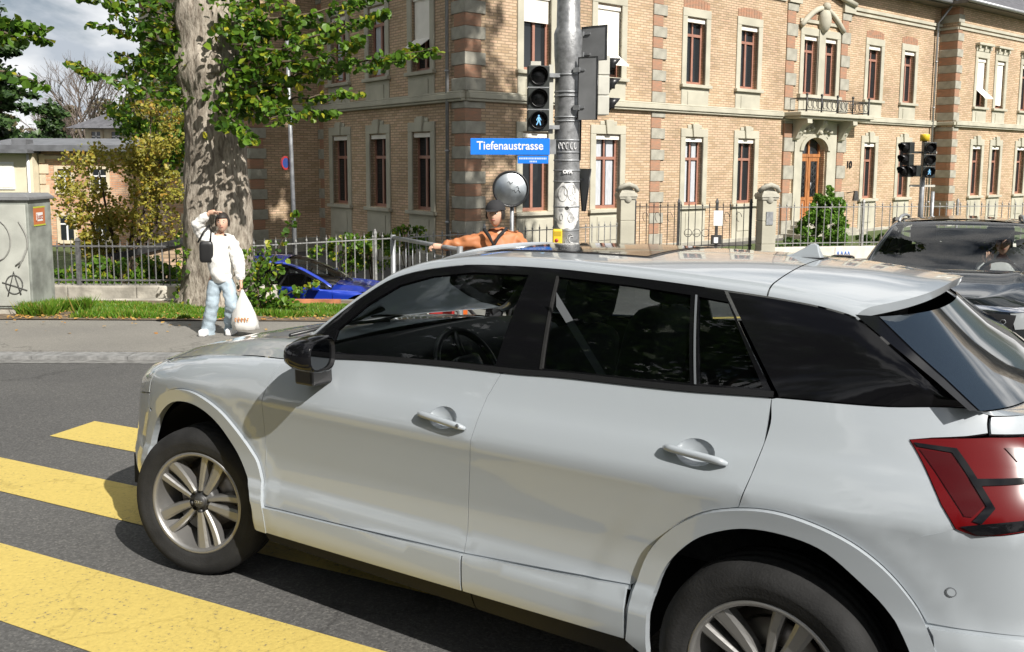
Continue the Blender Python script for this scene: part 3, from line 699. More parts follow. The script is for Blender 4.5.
HERO = dict(w=.885, xf=3.44, xr=-.79, xm=1.30, nf=5.0, nr=7.0, wb=2.60, whx=(0, 2.6),
    hw=[(.18, .80), (.24, .845), (.31, .872), (.37, .885), (.44, .886), (.47, .877), (.49, .874), (.525, .862), (.60, .861), (.70, .870), (.80, .883), (.86, .8925), (.868, .893), (.876, .891), (.90, .882), (.95, .857), (1.0, .825), (1.1, .775), (1.3, .675)],
    xfz=[(.18, 3.34), (.30, 3.42), (.5, 3.44), (.66, 3.42), (.78, 3.37), (.86, 3.30), (.95, 3.2), (1.2, 3.0)],
    xrz=[(.18, -.70), (.28, -.77), (.45, -.80), (.585, -.805), (.605, -.785), (.75, -.775), (.88, -.765), (1.0, -.735), (1.06, -.71), (1.12, -.66), (1.2, -.62)],
    ztop=[(-.9, 1.125), (-.6, 1.14), (-.435, 1.148), (-.262, 1.135), (.014, 1.127), (.326, 1.112), (.74, 1.104), (.9, 1.096), (1.226, 1.089), (1.804, 1.058), (1.97, 1.035), (2.3, 1.015), (2.6, .985), (2.84, .945), (3.0, .915), (3.2, .87), (3.35, .83), (3.5, .80)],
    zb=[(1.9, 1.085), (2.1, 1.080), (2.5, 1.055), (3.0, .975), (3.2, .925), (3.35, .86), (3.45, .82)],
    zw=[(-.60, 1.15), (-.474, 1.158), (-.3, 1.272), (-.155, 1.365), (.058, 1.398), (.247, 1.413), (.494, 1.43), (.69, 1.44), (.846, 1.447), (1.016, 1.449), (1.209, 1.446), (1.413, 1.423), (1.59, 1.379), (1.73, 1.297), (1.896, 1.162), (2.0, 1.075), (2.08, 1.045)],
    zc=[(-.36, 1.425), (-.15, 1.462), (0, 1.478), (.33, 1.497), (.78, 1.503), (1.18, 1.500), (1.35, 1.490), (1.45, 1.474)],
    xh=1.42, xa=2.06, bow=.30, xspo=-.155)
class Car:
    def __init__(s, D):
        s.D = D
        for k in ('hw', 'xfz', 'xrz', 'ztop', 'zb', 'zw', 'zc'): setattr(s, '_'+k, pchip(D[k]))
        th = np.linspace(0, math.pi, 4001); xm = D['xm']
        c = np.cos(th); sn = np.sin(th); nn = np.where(c > 0, D['nf'], D['nr'])
        s.xi = np.sign(c)*np.abs(c)**(2/nn); s.eta = np.abs(sn)**(2/nn)
        x = xm+np.where(s.xi > 0, (D['xf']-xm)*s.xi, (xm-D['xr'])*s.xi); y = D['w']*s.eta
        ar = np.concatenate([[0], np.cumsum(np.hypot(np.diff(x), np.diff(y)))]); i = np.argmin(np.abs(x-xm))
        s.a = (ar[i]-ar)+xm; o = np.argsort(s.a); s.a = s.a[o]; s.xi = s.xi[o]; s.eta = s.eta[o]
        s.amax = s.a[-1]; s.amin = s.a[0]
    def ztop(s, x): return s._ztop(x)
    def ext(s, z): return s._xfz(z), s._xrz(z)
    def W(s, x, z):
        D = s.D; zt = s._ztop(x)
        w_ = s._hw(z)
        # soft shoulder towards the bonnet
        k = np.clip((x-1.85)/.4, 0, 1); R = .10*k+1e-4; d = np.clip((zt-z)/R, 0, 1)
        w_ = w_-.085*k*(1-np.sqrt(np.clip(1-(1-d)**2, 0, 1)))
        w_ = np.where(x > 1.85, w_*(1-k)+k*(np.minimum(w_, .893)-0)+k*np.clip(z-.9, 0, .2)*.35, w_)
        for wx, sg in ((D['whx'][0], 1), (D['whx'][1], 1)):
            r = np.hypot(x-wx, (z-.33)*.98); t = np.clip((.61-r)/.07, 0, 1); t = t*t*(3-2*t)
            w_ = w_+.005*t*np.clip((z-.36)/.1, 0, 1)*np.clip((1.0-z)/.1, 0, 1)
        return w_
    def PL(s, a, z):
        D = s.D; a = np.clip(a, s.amin, s.amax); xi = np.interp(a, s.a, s.xi); et = np.interp(a, s.a, s.eta); f, r = s.ext(z)
        x = D['xm']+np.where(xi > 0, (f-D['xm'])*xi, (D['xm']-r)*xi)
        return np.stack([x, s.W(x, z)*et*(D['w']/.885), z], -1)
    def a_of_x(s, x, z):
        f, r = s.ext(z); xm = s.D['xm']
        xi = np.where(x > xm, (x-xm)/(f-xm), (x-xm)/(xm-r)); return np.interp(np.clip(xi, -1, 1), s.xi, s.a)
    def surfL(s, q):
        e = .004; a, z = q[:, 0], q[:, 1]; P = s.PL(a, z)
        n = np.cross(s.PL(a, z+e)-s.PL(a, z-e), s.PL(a+e, z)-s.PL(a-e, z)); n /= np.linalg.norm(n, axis=1)[:, None]+1e-12
        return P, n
    def surfX(s, q):
        return s.surfL(np.stack([s.a_of_x(q[:, 0], q[:, 1]), q[:, 1]], -1))
    def E(s, a):
        z = np.full(np.shape(a), .95)
        for i in range(12): z = s._ztop(s.PL(a, z)[..., 0])
        return s.PL(a, z)
    def sec(s, x):
        """control points of the greenhouse section"""
        zt = s._ztop(x); B = np.stack([x, s.PL(s.a_of_x(x, zt), zt)[..., 1], zt], -1)
        zk = np.maximum(s._zw(x)+.03, zt+.03); yk = (.825-.5*(zk-1))*s.D['w']/.885; yk = np.minimum(yk, B[..., 1]-.01)
        K = np.stack([x, yk, zk], -1); d = K-B; L_ = np.linalg.norm(d, axis=-1)[..., None]
        K1 = K-d/L_*np.minimum(.03, L_*.3); zc = np.where(x < s.D['xh'], s._zc(x), zk+.05)
        zc = np.maximum(zc, zk+.012)
        Q = np.stack([x, yk*.5, zc], -1); K2 = K+.16*(Q-K); R = np.stack([x, 0*x, zc], -1)
        return B, K1, K, K2, Q, R
    def PG(s, x, t):
        B, K1, K, K2, Q, R = s.sec(x); t = t[..., None]
        t1 = np.clip(t, 0, 1); p = B*(1-t1)+K1*t1; n_ = np.array([0, .9, .42]); p = p+n_*.014*4*t1*(1-t1)*.9
        u = np.clip(t-1, 0, 1); p2 = (1-u)**2*K1+2*u*(1-u)*K+u*u*K2
        v = np.clip(t-2, 0, 1); p3 = (1-v)**2*K2+2*v*(1-v)*Q+v*v*R
        return np.where(t <= 1, p, np.where(t <= 2, p2, p3))
    def surfG(s, q):     # (x,t)
        e = .004; x, t = q[:, 0], q[:, 1]; P = s.PG(x, t)
        n = np.cross(s.PG(x, np.minimum(t+e, 3))-s.PG(x, np.maximum(t-e, 0)), s.PG(x+e, t)-s.PG(x-e, t)); n /= np.linalg.norm(n, axis=1)[:, None]+1e-12
        return P, n
    def surfW(s, q):     # (x,z) on the greenhouse side
        x, z = q[:, 0], q[:, 1]; B, K1 = s.sec(x)[:2]; t = np.clip((z-B[:, 2])/(K1[:, 2]-B[:, 2]), 0, 1)
        return s.surfG(np.stack([x, t], -1))
def panel(name, surf, outer, holes=(), m=None, parent=None, off=0, thick=.014, st=.035, gap=.0011, inner=None, sides=(1, -1), grid=True, edge=.02, props=None):
    out = densify(shrink(densify(list(outer), .05), gap) if gap else list(outer), edge)
    hs = [densify(list(h), edge) for h in holes]
    P, T = cdt(out, hs, st, grid)
    X, Nn = surf(P); X = X+Nn*off; nv = len(X)
    Xi = X-Nn*thick
    ed = {}
    for t in T:
        for i in range(3):
            a, b = int(t[i]), int(t[(i+1) % 3]); ed[(a, b)] = 1
    bd = [(a, b) for a, b in ed if (b, a) not in ed]
    V = list(X)+list(Xi); NV = list(Nn)+list(-Nn); Fc = [tuple(int(i) for i in t) for t in T]; Mi = [0]*len(T)
    if thick:
        Fc += [tuple(int(i)+nv for i in t[::-1]) for t in T]; Mi += [1]*len(T)
        for a, b in bd:
            e = X[b]-X[a]; nn = -np.cross(e, (Nn[a]+Nn[b])); nn /= np.linalg.norm(nn)+1e-12
            k = len(V); V += [X[a], X[b], Xi[b], Xi[a]]; NV += [nn]*4; Fc.append((k+3, k+2, k+1, k)); Mi.append(0)
    V = np.array(V); NV = np.array(NV); res = []
    for sd in sides:
        me = bpy.data.meshes.new(name); v = V*np.array([1, sd, 1]); nn = NV*np.array([1, sd, 1])
        f = Fc if sd < 0 else [q[::-1] for q in Fc]
        me.from_pydata(v.tolist(), [], f)
        me.update()
        me.polygons.foreach_set('use_smooth', [True]*len(f)); me.polygons.foreach_set('material_index', Mi)
        me.materials.append(m); me.materials.append(inner or M['trim_dark'])
        me.normals_split_custom_set_from_vertices(nn.tolist())
        o = link(name, me, parent); res.append(o)
        if props:
            for k_, v_ in props.items(): o[k_] = v_
    return res
def wheel(parent, x, y, side, r, rr, w, steer=0, alloy=None, twin=True, name='wheel'):
    """side=+1: outer face towards +y"""
    W = empty(name, (x, y, r), 0, parent=parent); W.rotation_euler = (0, 0, steer)
    A = Matrix.Rotation(-math.pi/2*side, 4, 'X')     # local z -> outwards (+y*side)
    h = w/2; ty = MB()
    prof = [(rr-.005, h-.028), (rr+.004, h-.008), (rr+.02, h), (rr+.045, h+.003), ((rr+r)/2, h+.006), (r-.03, h-.004), (r-.012, h-.016), (r-.003, h-.032), (r, h-.055)]
    for z in (h-.06, h-.062, .032, .030, .012, .010): pass
    tread = []
    zz = [(h-.055), .052, .050, .040, .038, .008, .006, -.006, -.008, -.038, -.040, -.050, -.052, -(h-.055)]
    dp = [0, 0, -.007, -.007, 0, 0, -.007, -.007, 0, 0, -.007, -.007, 0, 0]
    for z, d in zip(zz, dp): tread.append((r+d, z))
    prof = prof+tread[1:]+[(r-.003, -(h-.032)), (r-.012, -(h-.016)), (r-.03, -(h-.004)), ((rr+r)/2, -h-.006), (rr+.02, -h), (rr-.005, -(h-.028))]
    ty.lathe(prof, 72, A)
    T_ = ty.build('tyre', M['rubber'], W)
    rm = MB(); o = h-.012
    rm.lathe([(rr+.004, o-.022), (rr+.004, o+.003), (rr-.004, o+.007), (rr-.012, o+.003), (rr-.017, o-.012), (rr-.024, o-.05), (rr-.05, -h*.2), (rr-.05, -h+.03), (rr, -h+.01)], 72, A)
    R_ = rm.build('rim', alloy or M['alloy'], W)
    ns = 5; sp = MB(); zi, zo = o-.030, o-.012
    for k in range(ns):
        for j, (da, tw, wi, wo_) in enumerate(((.10, 0, .016, .029), (-.12, 0, .011, .019)) if twin else ((0.02, 0, .03, .045),)):
            a = 2*math.pi*k/ns+math.pi/2+(.56 if j else 0)
            vs = []
            for i in range(6):
                t = i/5; rad = .050+(rr-.014-.050)*t; aa = a+(da*.9)*t; ww = wi+(wo_-wi)*t; zt = zi+(zo-zi)*t**2+.010*(1-t)
                cx, cy = rad*math.cos(aa), rad*math.sin(aa); px_, py_ = -math.sin(aa), math.cos(aa)
                vs += [(cx-px_*ww, cy-py_*ww, zt-.045), (cx-px_*ww, cy-py_*ww, zt-.006), (cx-px_*ww*.55, cy-py_*ww*.55, zt), (cx+px_*ww*.55, cy+py_*ww*.55, zt-.001), (cx+px_*ww, cy+py_*ww, zt-.008), (cx+px_*ww, cy+py_*ww, zt-.045)]
            fs = []
            for i in range(5):
                for q in range(5): fs.append((i*6+q, (i+1)*6+q, (i+1)*6+q+1, i*6+q+1))
            vs = [A @ Vector(v) for v in vs]; 
            s1 = MB().add(vs, fs); s1.build('spoke', alloy or M['alloy'], R_)
    hb = MB(); hb.lathe([(0, zi+.014), (.026, zi+.013), (.030, zi+.006), (.031, zi-.004), (.062, zi-.002), (.070, zi-.02), (.070, zi-.08)], 32, A)
    for k in range(5):
        a = 2*math.pi*k/5+.3; hb.lathe([(0, zi+.004), (.009, zi+.004), (.010, zi-.01)], 8, A @ Matrix.Translation((.048*math.cos(a), .048*math.sin(a), 0)))
    H_ = hb.build('hub_cap', M['alloydark'], W)
    rg = MB()
    for k in (-1.5, -.5, .5, 1.5): rg.tube([A @ Vector((k*.0085+.0062*math.cos(t), .0062*math.sin(t), zi+.0145)) for t in np.linspace(0, 2*math.pi, 13)[:-1]], .0011, 4, closed=True)
    rg.build('ring_emblem', M['chrome'], H_)
    ds = MB(); ds.lathe([(.06, -.0), (.145, -.0), (.145, -.025), (.06, -.025)], 40, A); ds.lathe([(.145, -.03), (rr-.05, -.06)], 40, A)
    ds.build('brake_disc', M['disc'], W)
    cp = MB(); cp.lathe([(.10, .022), (.155, .022), (.155, -.03)], 10, A, a0=.2, a1=1.4); cp.build('brake_caliper', M['alloydark'], W)
    return W
def rbox(mb, c, h, M4=None, k=.85):
    """pillow-like rounded box"""
    n = 6; vs = []; fs = []; idx = {}
    def put(p):
        v = np.array(p, float); m_ = (np.abs(v)**6).sum()**(1/6.); v = v/max(m_, 1e-9)
        q = Vector((c[0]+v[0]*h[0], c[1]+v[1]*h[1], c[2]+v[2]*h[2])); vs.append(M4 @ q if M4 is not None else q); return len(vs)-1
    for ax in range(3):
        for sg in (-1, 1):
            g_ = [[None]*(n+1) for _ in range(n+1)]
            for i in range(n+1):
                for j in range(n+1):
                    p = [0, 0, 0]; p[ax] = sg; p[(ax+1) % 3] = -1+2*i/n; p[(ax+2) % 3] = -1+2*j/n
                    key = tuple(round(t, 4) for t in p)
                    if key not in idx: idx[key] = put(p)
                    g_[i][j] = idx[key]
            for i in range(n):
                for j in range(n):
                    f = (g_[i][j], g_[i+1][j], g_[i+1][j+1], g_[i][j+1]); fs.append(f if sg > 0 else f[::-1])
    return mb.add(vs, fs, True)
def seat(parent, x, y, tilt=.22, wd=.25, bench=False):
    S = empty('seat', (x, y, 0), 0, parent=parent) if not bench else empty('rear_bench', (x, y, 0), 0, parent=parent)
    a = MB(); rbox(a, (.18, 0, .58), (.27, wd, .09)); a.build('cushion', M['seat'], S)
    Mb = Matrix.Translation((-.08, 0, .60)) @ Matrix.Rotation(-tilt, 4, 'Y')
    b = MB(); rbox(b, (0, 0, .30), (.075, wd, .33), Mb); b.build('backrest', M['seat'], S)
    for yy in ((0,) if not bench else (-.36, .36)):
        hz = .76 if not bench else .66; h = MB(); rbox(h, (-.01, yy, hz), (.055, .13, .10 if not bench else .07), Mb); h.tube([Mb @ Vector((0, yy-.05, .5)), Mb @ Vector((0, yy-.05, hz-.02))], .006, 5); h.tube([Mb @ Vector((0, yy+.05, .5)), Mb @ Vector((0, yy+.05, hz-.02))], .006, 5)
        h.build('headrest', M['seat'], S)
    return S
def tilt_frame(o, x, y, yaw):
    """stand a vehicle on the sloping street"""
    f = Vector((math.cos(yaw), math.sin(yaw), -.04*math.sin(yaw))).normalized()
    l = Vector((-math.sin(yaw), math.cos(yaw), -.04*math.cos(yaw))); l = (l-f*l.dot(f)).normalized(); u = f.cross(l)
    o.matrix_world = Matrix(((f.x, l.x, u.x, x), (f.y, l.y, u.y, y), (f.z, l.z, u.z, gz(x, y)+.002), (0, 0, 0, 1)))
# arch outlines
RA_IN = [(.352, .30), (.352, .365), (.343, .474), (.298, .602), (.211, .703), (.117, .756), (.027, .779), (-.078, .777), (-.162, .753), (-.244, .692), (-.308, .633), (-.356, .56), (-.395, .45), (-.41, .30)]
RA_OUT = [(.425, .345), (.419, .383), (.405, .497), (.359, .632), (.28, .727), (.184, .793), (.077, .829), (-.025, .841), (-.127, .827), (-.225, .793), (-.304, .741), (-.367, .673), (-.41, .60), (-.455, .47), (-.47, .30)]
FA_IN = [(2.15, .31), (2.16, .42), (2.225, .556), (2.31, .662), (2.40, .737), (2.505, .78), (2.62, .79), (2.74, .765), (2.85, .695), (2.93, .60), (2.975, .48), (2.985, .30)]
FA_OUT = [(2.085, .31), (2.083, .395), (2.13, .572), (2.179, .64), (2.266, .72), (2.369, .791), (2.503, .838), (2.63, .846), (2.77, .818), (2.90, .742), (2.985, .635), (3.035, .49), (3.045, .30)]
def smooth(pts, n=4):
    P = [np.array(p) for p in pts]; out = []
    for i in range(len(P)-1):
        p0 = P[max(i-1, 0)]; p1 = P[i]; p2 = P[i+1]; p3 = P[min(i+2, len(P)-1)]
        for k in range(n):
            t = k/n; out.append(tuple(.5*((2*p1)+(-p0+p2)*t+(2*p0-5*p1+4*p2-p3)*t*t+(-p0+3*p1-3*p2+p3)*t**3)))
    out.append(tuple(P[-1])); return out
RA_IN, RA_OUT, FA_IN, FA_OUT = [smooth(q) for q in (RA_IN, RA_OUT, FA_IN, FA_OUT)]
SEAM_A = [(2.085, .405), (2.108, .43), (2.105, .585), (2.092, .847), (2.078, .935), (2.044, 1.023)]
SEAM_B = [(1.059, .464), (1.052, .639), (1.016, .91), (1.006, 1.01), (.974, 1.091)]
SEAM_C = [(.033, 1.123), (.032, 1.007), (.05, .923), (.077, .831)]
def topline(C, x0, x1, n=20, dz=0):
    return [(x, float(C._ztop(x))+dz) for x in np.linspace(x0, x1, n)]
def qcar(root, paint, hero=True):
    C = Car(HERO); X_ = C.surfX
    def ra(x0): return [p for p in RA_OUT if p[0] <= x0]
    tw = topline(C, .974, 2.04, 24)
    # fender
    fo = [p for p in FA_OUT]; i0 = [i for i, p in enumerate(fo) if p[1] > .40][0]
    fo = fo[i0:]; fo = [p for i, p in enumerate(fo) if not (p[0] > 2.96)]
    panel('front_fender', X_, SEAM_A[1:]+topline(C, 2.05, 2.93, 20)+[(2.96, .86), (2.99, .76), (3.0, .70)]+fo[::-1], m=paint, parent=root)
    def cup(xc, zc_): return [(xc+.003+.060*math.cos(t), zc_+.010+.036*math.sin(t)) for t in np.linspace(0, 2*math.pi, 25)[:-1]]
    fd = panel('front_door', X_, [(2.085, .425)]+SEAM_A[1:]+[(x, z) for x, z in topline(C, 2.02, .985, 26)]+SEAM_B[::-1], [cup(1.157, .917)], m=paint, parent=root)
    ro = [p for p in RA_OUT if p[1] > .51 and p[0] > .077]
    rdr = panel('rear_door', X_, SEAM_B[:]+topline(C, .96, .045, 24)+SEAM_C+ro[::-1]+[(.416, .511)], [cup(.222, .945)], m=paint, parent=root)
    # quarter panel in (a,z)
    def ax(pts): 
        P = np.array(pts); return [(float(a), float(z)) for a, z in zip(C.a_of_x(P[:, 0], P[:, 1]), P[:, 1])]
    rq = [p for p in RA_OUT if p[0] <= .077 and p[1] >= .745]
    TL = [(-.340, 1.062), (-.388, .995), (-.432, .922), (-.468, .872)]
    q = densify(ax(SEAM_C[::-1]), .1, False)
    q = ax([SEAM_C[3], SEAM_C[2], SEAM_C[1], SEAM_C[0]])+ax(topline(C, .02, -.46, 14))+[(-.62, 1.143), (-.655, 1.134), (-.625, 1.092), (-.56, 1.082), (-.47, 1.072)]+ax(TL)+ax(rq[::-1])
    panel('rear_quarter_panel', C.surfL, q, m=paint, parent=root)
    def ribbon(pts, w):
        P = [np.array(p_) for p_ in pts]; A_, B_ = [], []
        for i in range(len(P)):
            t = P[min(i+1, len(P)-1)]-P[max(i-1, 0)]; t = t/(np.linalg.norm(t)+1e-9); n_ = np.array([-t[1], t[0]])*w; A_.append(tuple(P[i]+n_)); B_.append(tuple(P[i]-n_))
        return A_+B_[::-1]
    for rb_ in (RA_OUT, FA_OUT, [(2.17, .424), (1.6, .444), (1.059, .464), (.42, .509)]):
        panel('seam_backing', X_, ribbon(rb_, .012), m=paint, parent=root, off=-.005, gap=0, thick=0, st=.05)
    panel('seam_backing', C.surfL, ribbon([(-.42, .60), (-.6, .601), (-.9, .597), (C.amin+.01, .595)], .012), m=paint, parent=root, off=-.005, gap=0, thick=0, st=.05)
    # tail lamp
    tl = ax(TL)+[(-.535, .860), (-.60, .868), (-.74, .895), (-.86, .905), (-.92, .94), (-1.22, .95), (-1.25, 1.04), (-1.20, 1.075), (-.9, 1.089), (-.62, 1.082), (-.47, 1.070)]
    for o in panel('tail_lamp', C.surfL, tl, m=M['redlens'], parent=root, off=.004, thick=.02, gap=.0006, inner=M['black']):
        sd = 1 if o.data.vertices[0].co.y > 0 else -1
        kw = dict(sides=(sd,), gap=0, parent=o, inner=M['black'])
        panel('lamp_chamber', C.surfL, [(-.425, 1.042), (-.512, .902), (-.53, .902), (-.56, .93), (-.50, 1.038)], m=M['reddark'], off=.0065, thick=.001, **kw)
        panel('lamp_band', C.surfL, [(-.415, 1.056), (-.52, 1.052), (-.585, .925), (-.55, .888), (-.53, .893), (-.565, .928), (-.505, 1.041), (-.423, 1.047)], m=M['piano'], off=.0075, thick=.001, **kw)
        panel('lamp_band', C.surfL, [(-.535, .985), (-.80, 1.005), (-1.2, 1.01), (-1.2, .998), (-.8, .993), (-.542, .970)], m=M['piano'], off=.0077, thick=.001, **kw)
        panel('lamp_chamber', C.surfL, [(-.64, 1.06), (-.66, 1.03), (-.85, 1.03), (-.88, 1.064)], m=M['reddark'], off=.0069, thick=.001, **kw)
        panel('lamp_chamber', C.surfL, [(-.68, .965), (-.67, .905), (-.84, .925), (-.84, .975)], m=M['reddark'], off=.0069, thick=.001, **kw)
        panel('lamp_frame', C.surfL, [(-.500, .878), (-.54, .864), (-.60, .872), (-.74, .899), (-.86, .909), (-.86, .922), (-.74, .916), (-.6, .896), (-.55, .888)], m=M['piano'], off=.0085, thick=.001, **kw)
    # rear bumper
    rb = [p for p in RA_OUT if p[0] < -.30]
    b1 = ax([p for p in RA_OUT if p[0] < -.225 and p[1] > .60])+ax([(-.41, .606)])+[(-.6, .604), (-.9, .600), (C.amin+.002, .598), (C.amin+.002, .90), (-1.0, .90), (-.90, .902), (-.86, .905), (-.74, .895), (-.60, .866), (-.535, .860)]+ax([(-.468, .872)])
    panel('rear_bumper', C.surfL, b1, m=paint, parent=root)
    b2 = ax([(-.412, .597), (-.43, .53), (-.455, .45), (-.47, .28)])+[(-.7, .26), (-1.1, .25), (C.amin+.002, .25), (C.amin+.002, .594), (-.9, .594), (-.6, .596)]
    o2 = panel('bumper_lower', C.surfL, b2, m=paint, parent=root, off=.010)
    for o in o2:
        sd = 1 if o.data.vertices[len(o.data.vertices)//3].co.y > 0 else -1
        panel('reflector', C.surfL, [(-.70, .572), (-.69, .535), (-1.0, .53), (-1.0, .565)], m=M['redlens'], parent=o, off=.016, sides=(sd,), gap=0)
    ps = panel('parking_sensor', C.surfL, [(-.475+.013*math.cos(t), .70+.013*math.sin(t)) for t in np.linspace(0, 2*math.pi, 13)[:-1]], m=M['seatlight'], parent=root, off=.0025, gap=0, grid=False, thick=.004)
    panel('parking_sensor', C.surfL, [(-.475+.010*math.cos(t), .70+.010*math.sin(t)) for t in np.linspace(0, 2*math.pi, 13)[:-1]], m=paint, parent=root, off=.0032, gap=0, grid=False, thick=.004)
    # tailgate below the glass
    tg = [(-.665, 1.106)]+[(-.70, 1.112), (-1.0, 1.13), (C.amin+.002, 1.13), (C.amin+.002, .905), (-.985, .905), (-1.24, .945) if False else (-.99, .945)]+[(-.95, .95), (-.93, .93)]
    panel('tailgate', C.surfL, [(-.63, 1.090), (-.66, 1.130), (-1.0, 1.14), (C.amin+.002, 1.14), (C.amin+.002, .905), (-1.26, .905), (-1.26, 1.045), (-1.21, 1.08), (-.9, 1.093)], m=paint, parent=root)
    # rocker + arches
    rk = [(2.145, .305), (2.154, .418)]+[(1.059, .459), (.419, .506), (.412, .50), (.422, .343), (1.059, .328)]
    for a, b in ((2.158, 1.062), (1.056, .428)):
        zt = lambda x: .420+(2.154-x)/(2.154-1.059)*.040 if x > 1.059 else .460+(1.059-x)/.643*.046
        zb_ = lambda x: .312+(2.157-x)/1.735*.035
        xs_ = np.linspace(a, b, 14)
        panel('rocker_panel', X_, [(x, zt(x)) for x in xs_]+[(x, zb_(x)) for x in xs_[::-1]], m=paint, parent=root, off=.012)
        panel('rocker_underside', X_, [(x, zb_(x)-.002) for x in xs_]+[(x, .215) for x in xs_[::-1]], m=M['blackmatt'], parent=root, off=-.03, gap=0)
    panel('arch_cladding', X_, RA_OUT+RA_IN[::-1], m=paint, parent=root, off=.014, st=.02, gap=.002, thick=.03)
    panel('arch_cladding', X_, FA_OUT+FA_IN[::-1], m=paint, parent=root, off=.014, st=.02, gap=.002, thick=.03)
    # front bumper and headlamps, grille
    fx = ax([p for p in FA_OUT if p[0] > 2.96 and p[1] < .70])
    a29 = float(C.a_of_x(2.93, .92)); 
    hl = ax([(2.935, .918), (2.965, .86), (2.995, .77)])+[(3.25, .74), (3.65, .715), (3.80, .72), (3.84, .79)]+[(a, float(C.E(np.array([a]))[0, 2])-.012) for a in (3.7, 3.5, 3.3, 3.1)]
    panel('headlamp', C.surfL, hl, m=M['lampglass'], parent=root, off=.002, inner=M['black'])
    fb = ax([(3.0, .70)])+ax([p for p in FA_OUT if p[0] > 2.96 and p[1] < .70])+[(3.4, .27), (C.amax-.002, .25), (C.amax-.002, .40), (3.85, .42), (3.80, .70), (3.65, .71), (3.25, .735)]+ax([(2.998, .765)])
    panel('front_bumper', C.surfL, fb, m=paint, parent=root)
    panel('grille', C.surfL, [(3.86, .43), (C.amax-.002, .41), (C.amax-.002, .79), (3.87, .79), (3.82, .71)], m=M['black'], parent=root)
    # bonnet
    aa = list(np.linspace(float(C.a_of_x(2.06, 1.03)), C.amax-.001, 46)); E_ = C.E(np.array(aa))
    mb = MB(); nt_ = 24; vs = []; 
    for e in E_:
        x, y, z = e; zc = float(C._zb(x)); zc = max(zc, z+.004)
        for j in range(-nt_, nt_+1):
            t = j/nt_; b_ = (1-abs(t)**2.4); vs.append((x+.0, y*t*.996, z+(zc-z)*b_+.012*math.exp(-((abs(t)-.72)/.10)**2)*min(1, (3.3-x))*min(1, y/.5)))
    w_ = 2*nt_+1
    mb.add(vs, [(i*w_+j, (i+1)*w_+j, (i+1)*w_+j+1, i*w_+j+1) for i in range(len(aa)-1) for j in range(w_-1)], True)
    bo = mb.build('bonnet', paint, root); tri_normal_fix(bo.data)
    # black window surround, windows, rear blade
    Fw = [(1.795, 1.083), (1.226, 1.108), (1.004, 1.114), (.966, 1.422), (1.209, 1.419), (1.40, 1.395), (1.55, 1.352), (1.68, 1.27), (1.79, 1.165)]
    Rw = [(.815, 1.124), (.285, 1.136), (.340, 1.391), (.55, 1.408), (.842, 1.422)]
    Qw = [(.255, 1.138), (.06, 1.146), (.215, 1.378), (.312, 1.388)]
    zwf = [(x, float(C._zw(x))) for x in np.linspace(.235, 1.93, 46)]
    sur = topline(C, 2.0, .026, 40, .001)+zwf
    panel('window_surround', C.surfW, sur, [Fw, Rw, Qw], m=M['piano'], parent=root, gap=0, off=.001)
    panel('quarter_blade', C.surfW, topline(C, .012, -.462, 14, .001)+[(x, float(C._zw(x))-.003) for x in np.linspace(-.47, -.16, 10)]+[(x, float(C._zw(x))-.001) for x in np.linspace(-.14, .225, 12)], m=M['piano'], parent=root, gap=.002, off=.002)
    for nm, pl_, gm in (('front_side_window', Fw, M['cglass']), ('rear_side_window', Rw, M['cglass2']), ('quarter_window', Qw, M['cglass2'])):
        panel(nm, C.surfW, shrink(densify(pl_, .05), -.006), m=gm, parent=root, gap=0, off=-.008, thick=0)
    panel('window_bar', C.surfW, [(.264, 1.135), (.270, 1.135), (.324, 1.392), (.318, 1.392)], m=M['seatlight'], parent=root, gap=0, off=.004)
    panel('window_bar', C.surfW, [(.812, 1.12), (.822, 1.12), (.850, 1.424), (.842, 1.424)], m=M['rubber'], parent=root, gap=0, off=.003)
    # belt moulding
    panel('belt_moulding', C.surfW, topline(C, 1.96, .03, 40, .0)+topline(C, .03, 1.96, 40, .016), m=M['black'], parent=root, gap=0, off=.006)
    # roof with cantrails, A pillars
    def gridpanel(nm, xs_, t0, t1, m, nt=26, mirror=True, off=0, full=False):
        vs = []; ts = np.linspace(t0, t1, nt)
        xx = np.repeat(xs_, nt); tt = np.tile(ts, len(xs_)); P, Nn = C.surfG(np.stack([xx, tt], -1)); P = P+Nn*off; P = P.reshape(len(xs_), nt, 3)
        me = MB()
        if full:
            R = P[:, ::-1][:, 1:]*np.array([1, -1, 1]); P = np.concatenate([P, R], 1) if False else np.concatenate([P, (P[:, ::-1][:, 1:])*np.array([1, -1, 1])], 1)
        n_ = P.shape[1]; me.add(P.reshape(-1, 3).tolist(), [(i*n_+j, i*n_+j+1, (i+1)*n_+j+1, (i+1)*n_+j) for i in range(len(xs_)-1) for j in range(n_-1)], True)
        o = me.build(nm, m, root); tri_normal_fix(o.data)
        up = sum(p.normal.z for p in o.data.polygons)
        if up < 0: o.data.flip_normals()
        return o
    tt0 = 1.0
    xr_ = np.linspace(.10, HERO['xh'], 44); roof = gridpanel('roof', xr_, 1.0, 3.0, paint, 30, full=True)
    for sg in (1, -1):
        xa = np.linspace(HERO['xh'], HERO['xa'], 22); P = C.PG(np.repeat(xa, 9), np.tile(np.linspace(1, 2.0, 9), len(xa))).reshape(len(xa), 9, 3)*np.array([1, sg, 1])
        m_ = MB().add(P.reshape(-1, 3).tolist(), [(i*9+j, i*9+j+1, (i+1)*9+j+1, (i+1)*9+j) for i in range(len(xa)-1) for j in range(8)], True)
        m_.build('windscreen_pillar', paint, root)
    # panoramic roof glass
    xs_ = np.linspace(.62, 1.34, 18); pg = gridpanel('roof_glass', xs_, 2.34, 3.0, M['piano'], 12, off=.004, full=True)
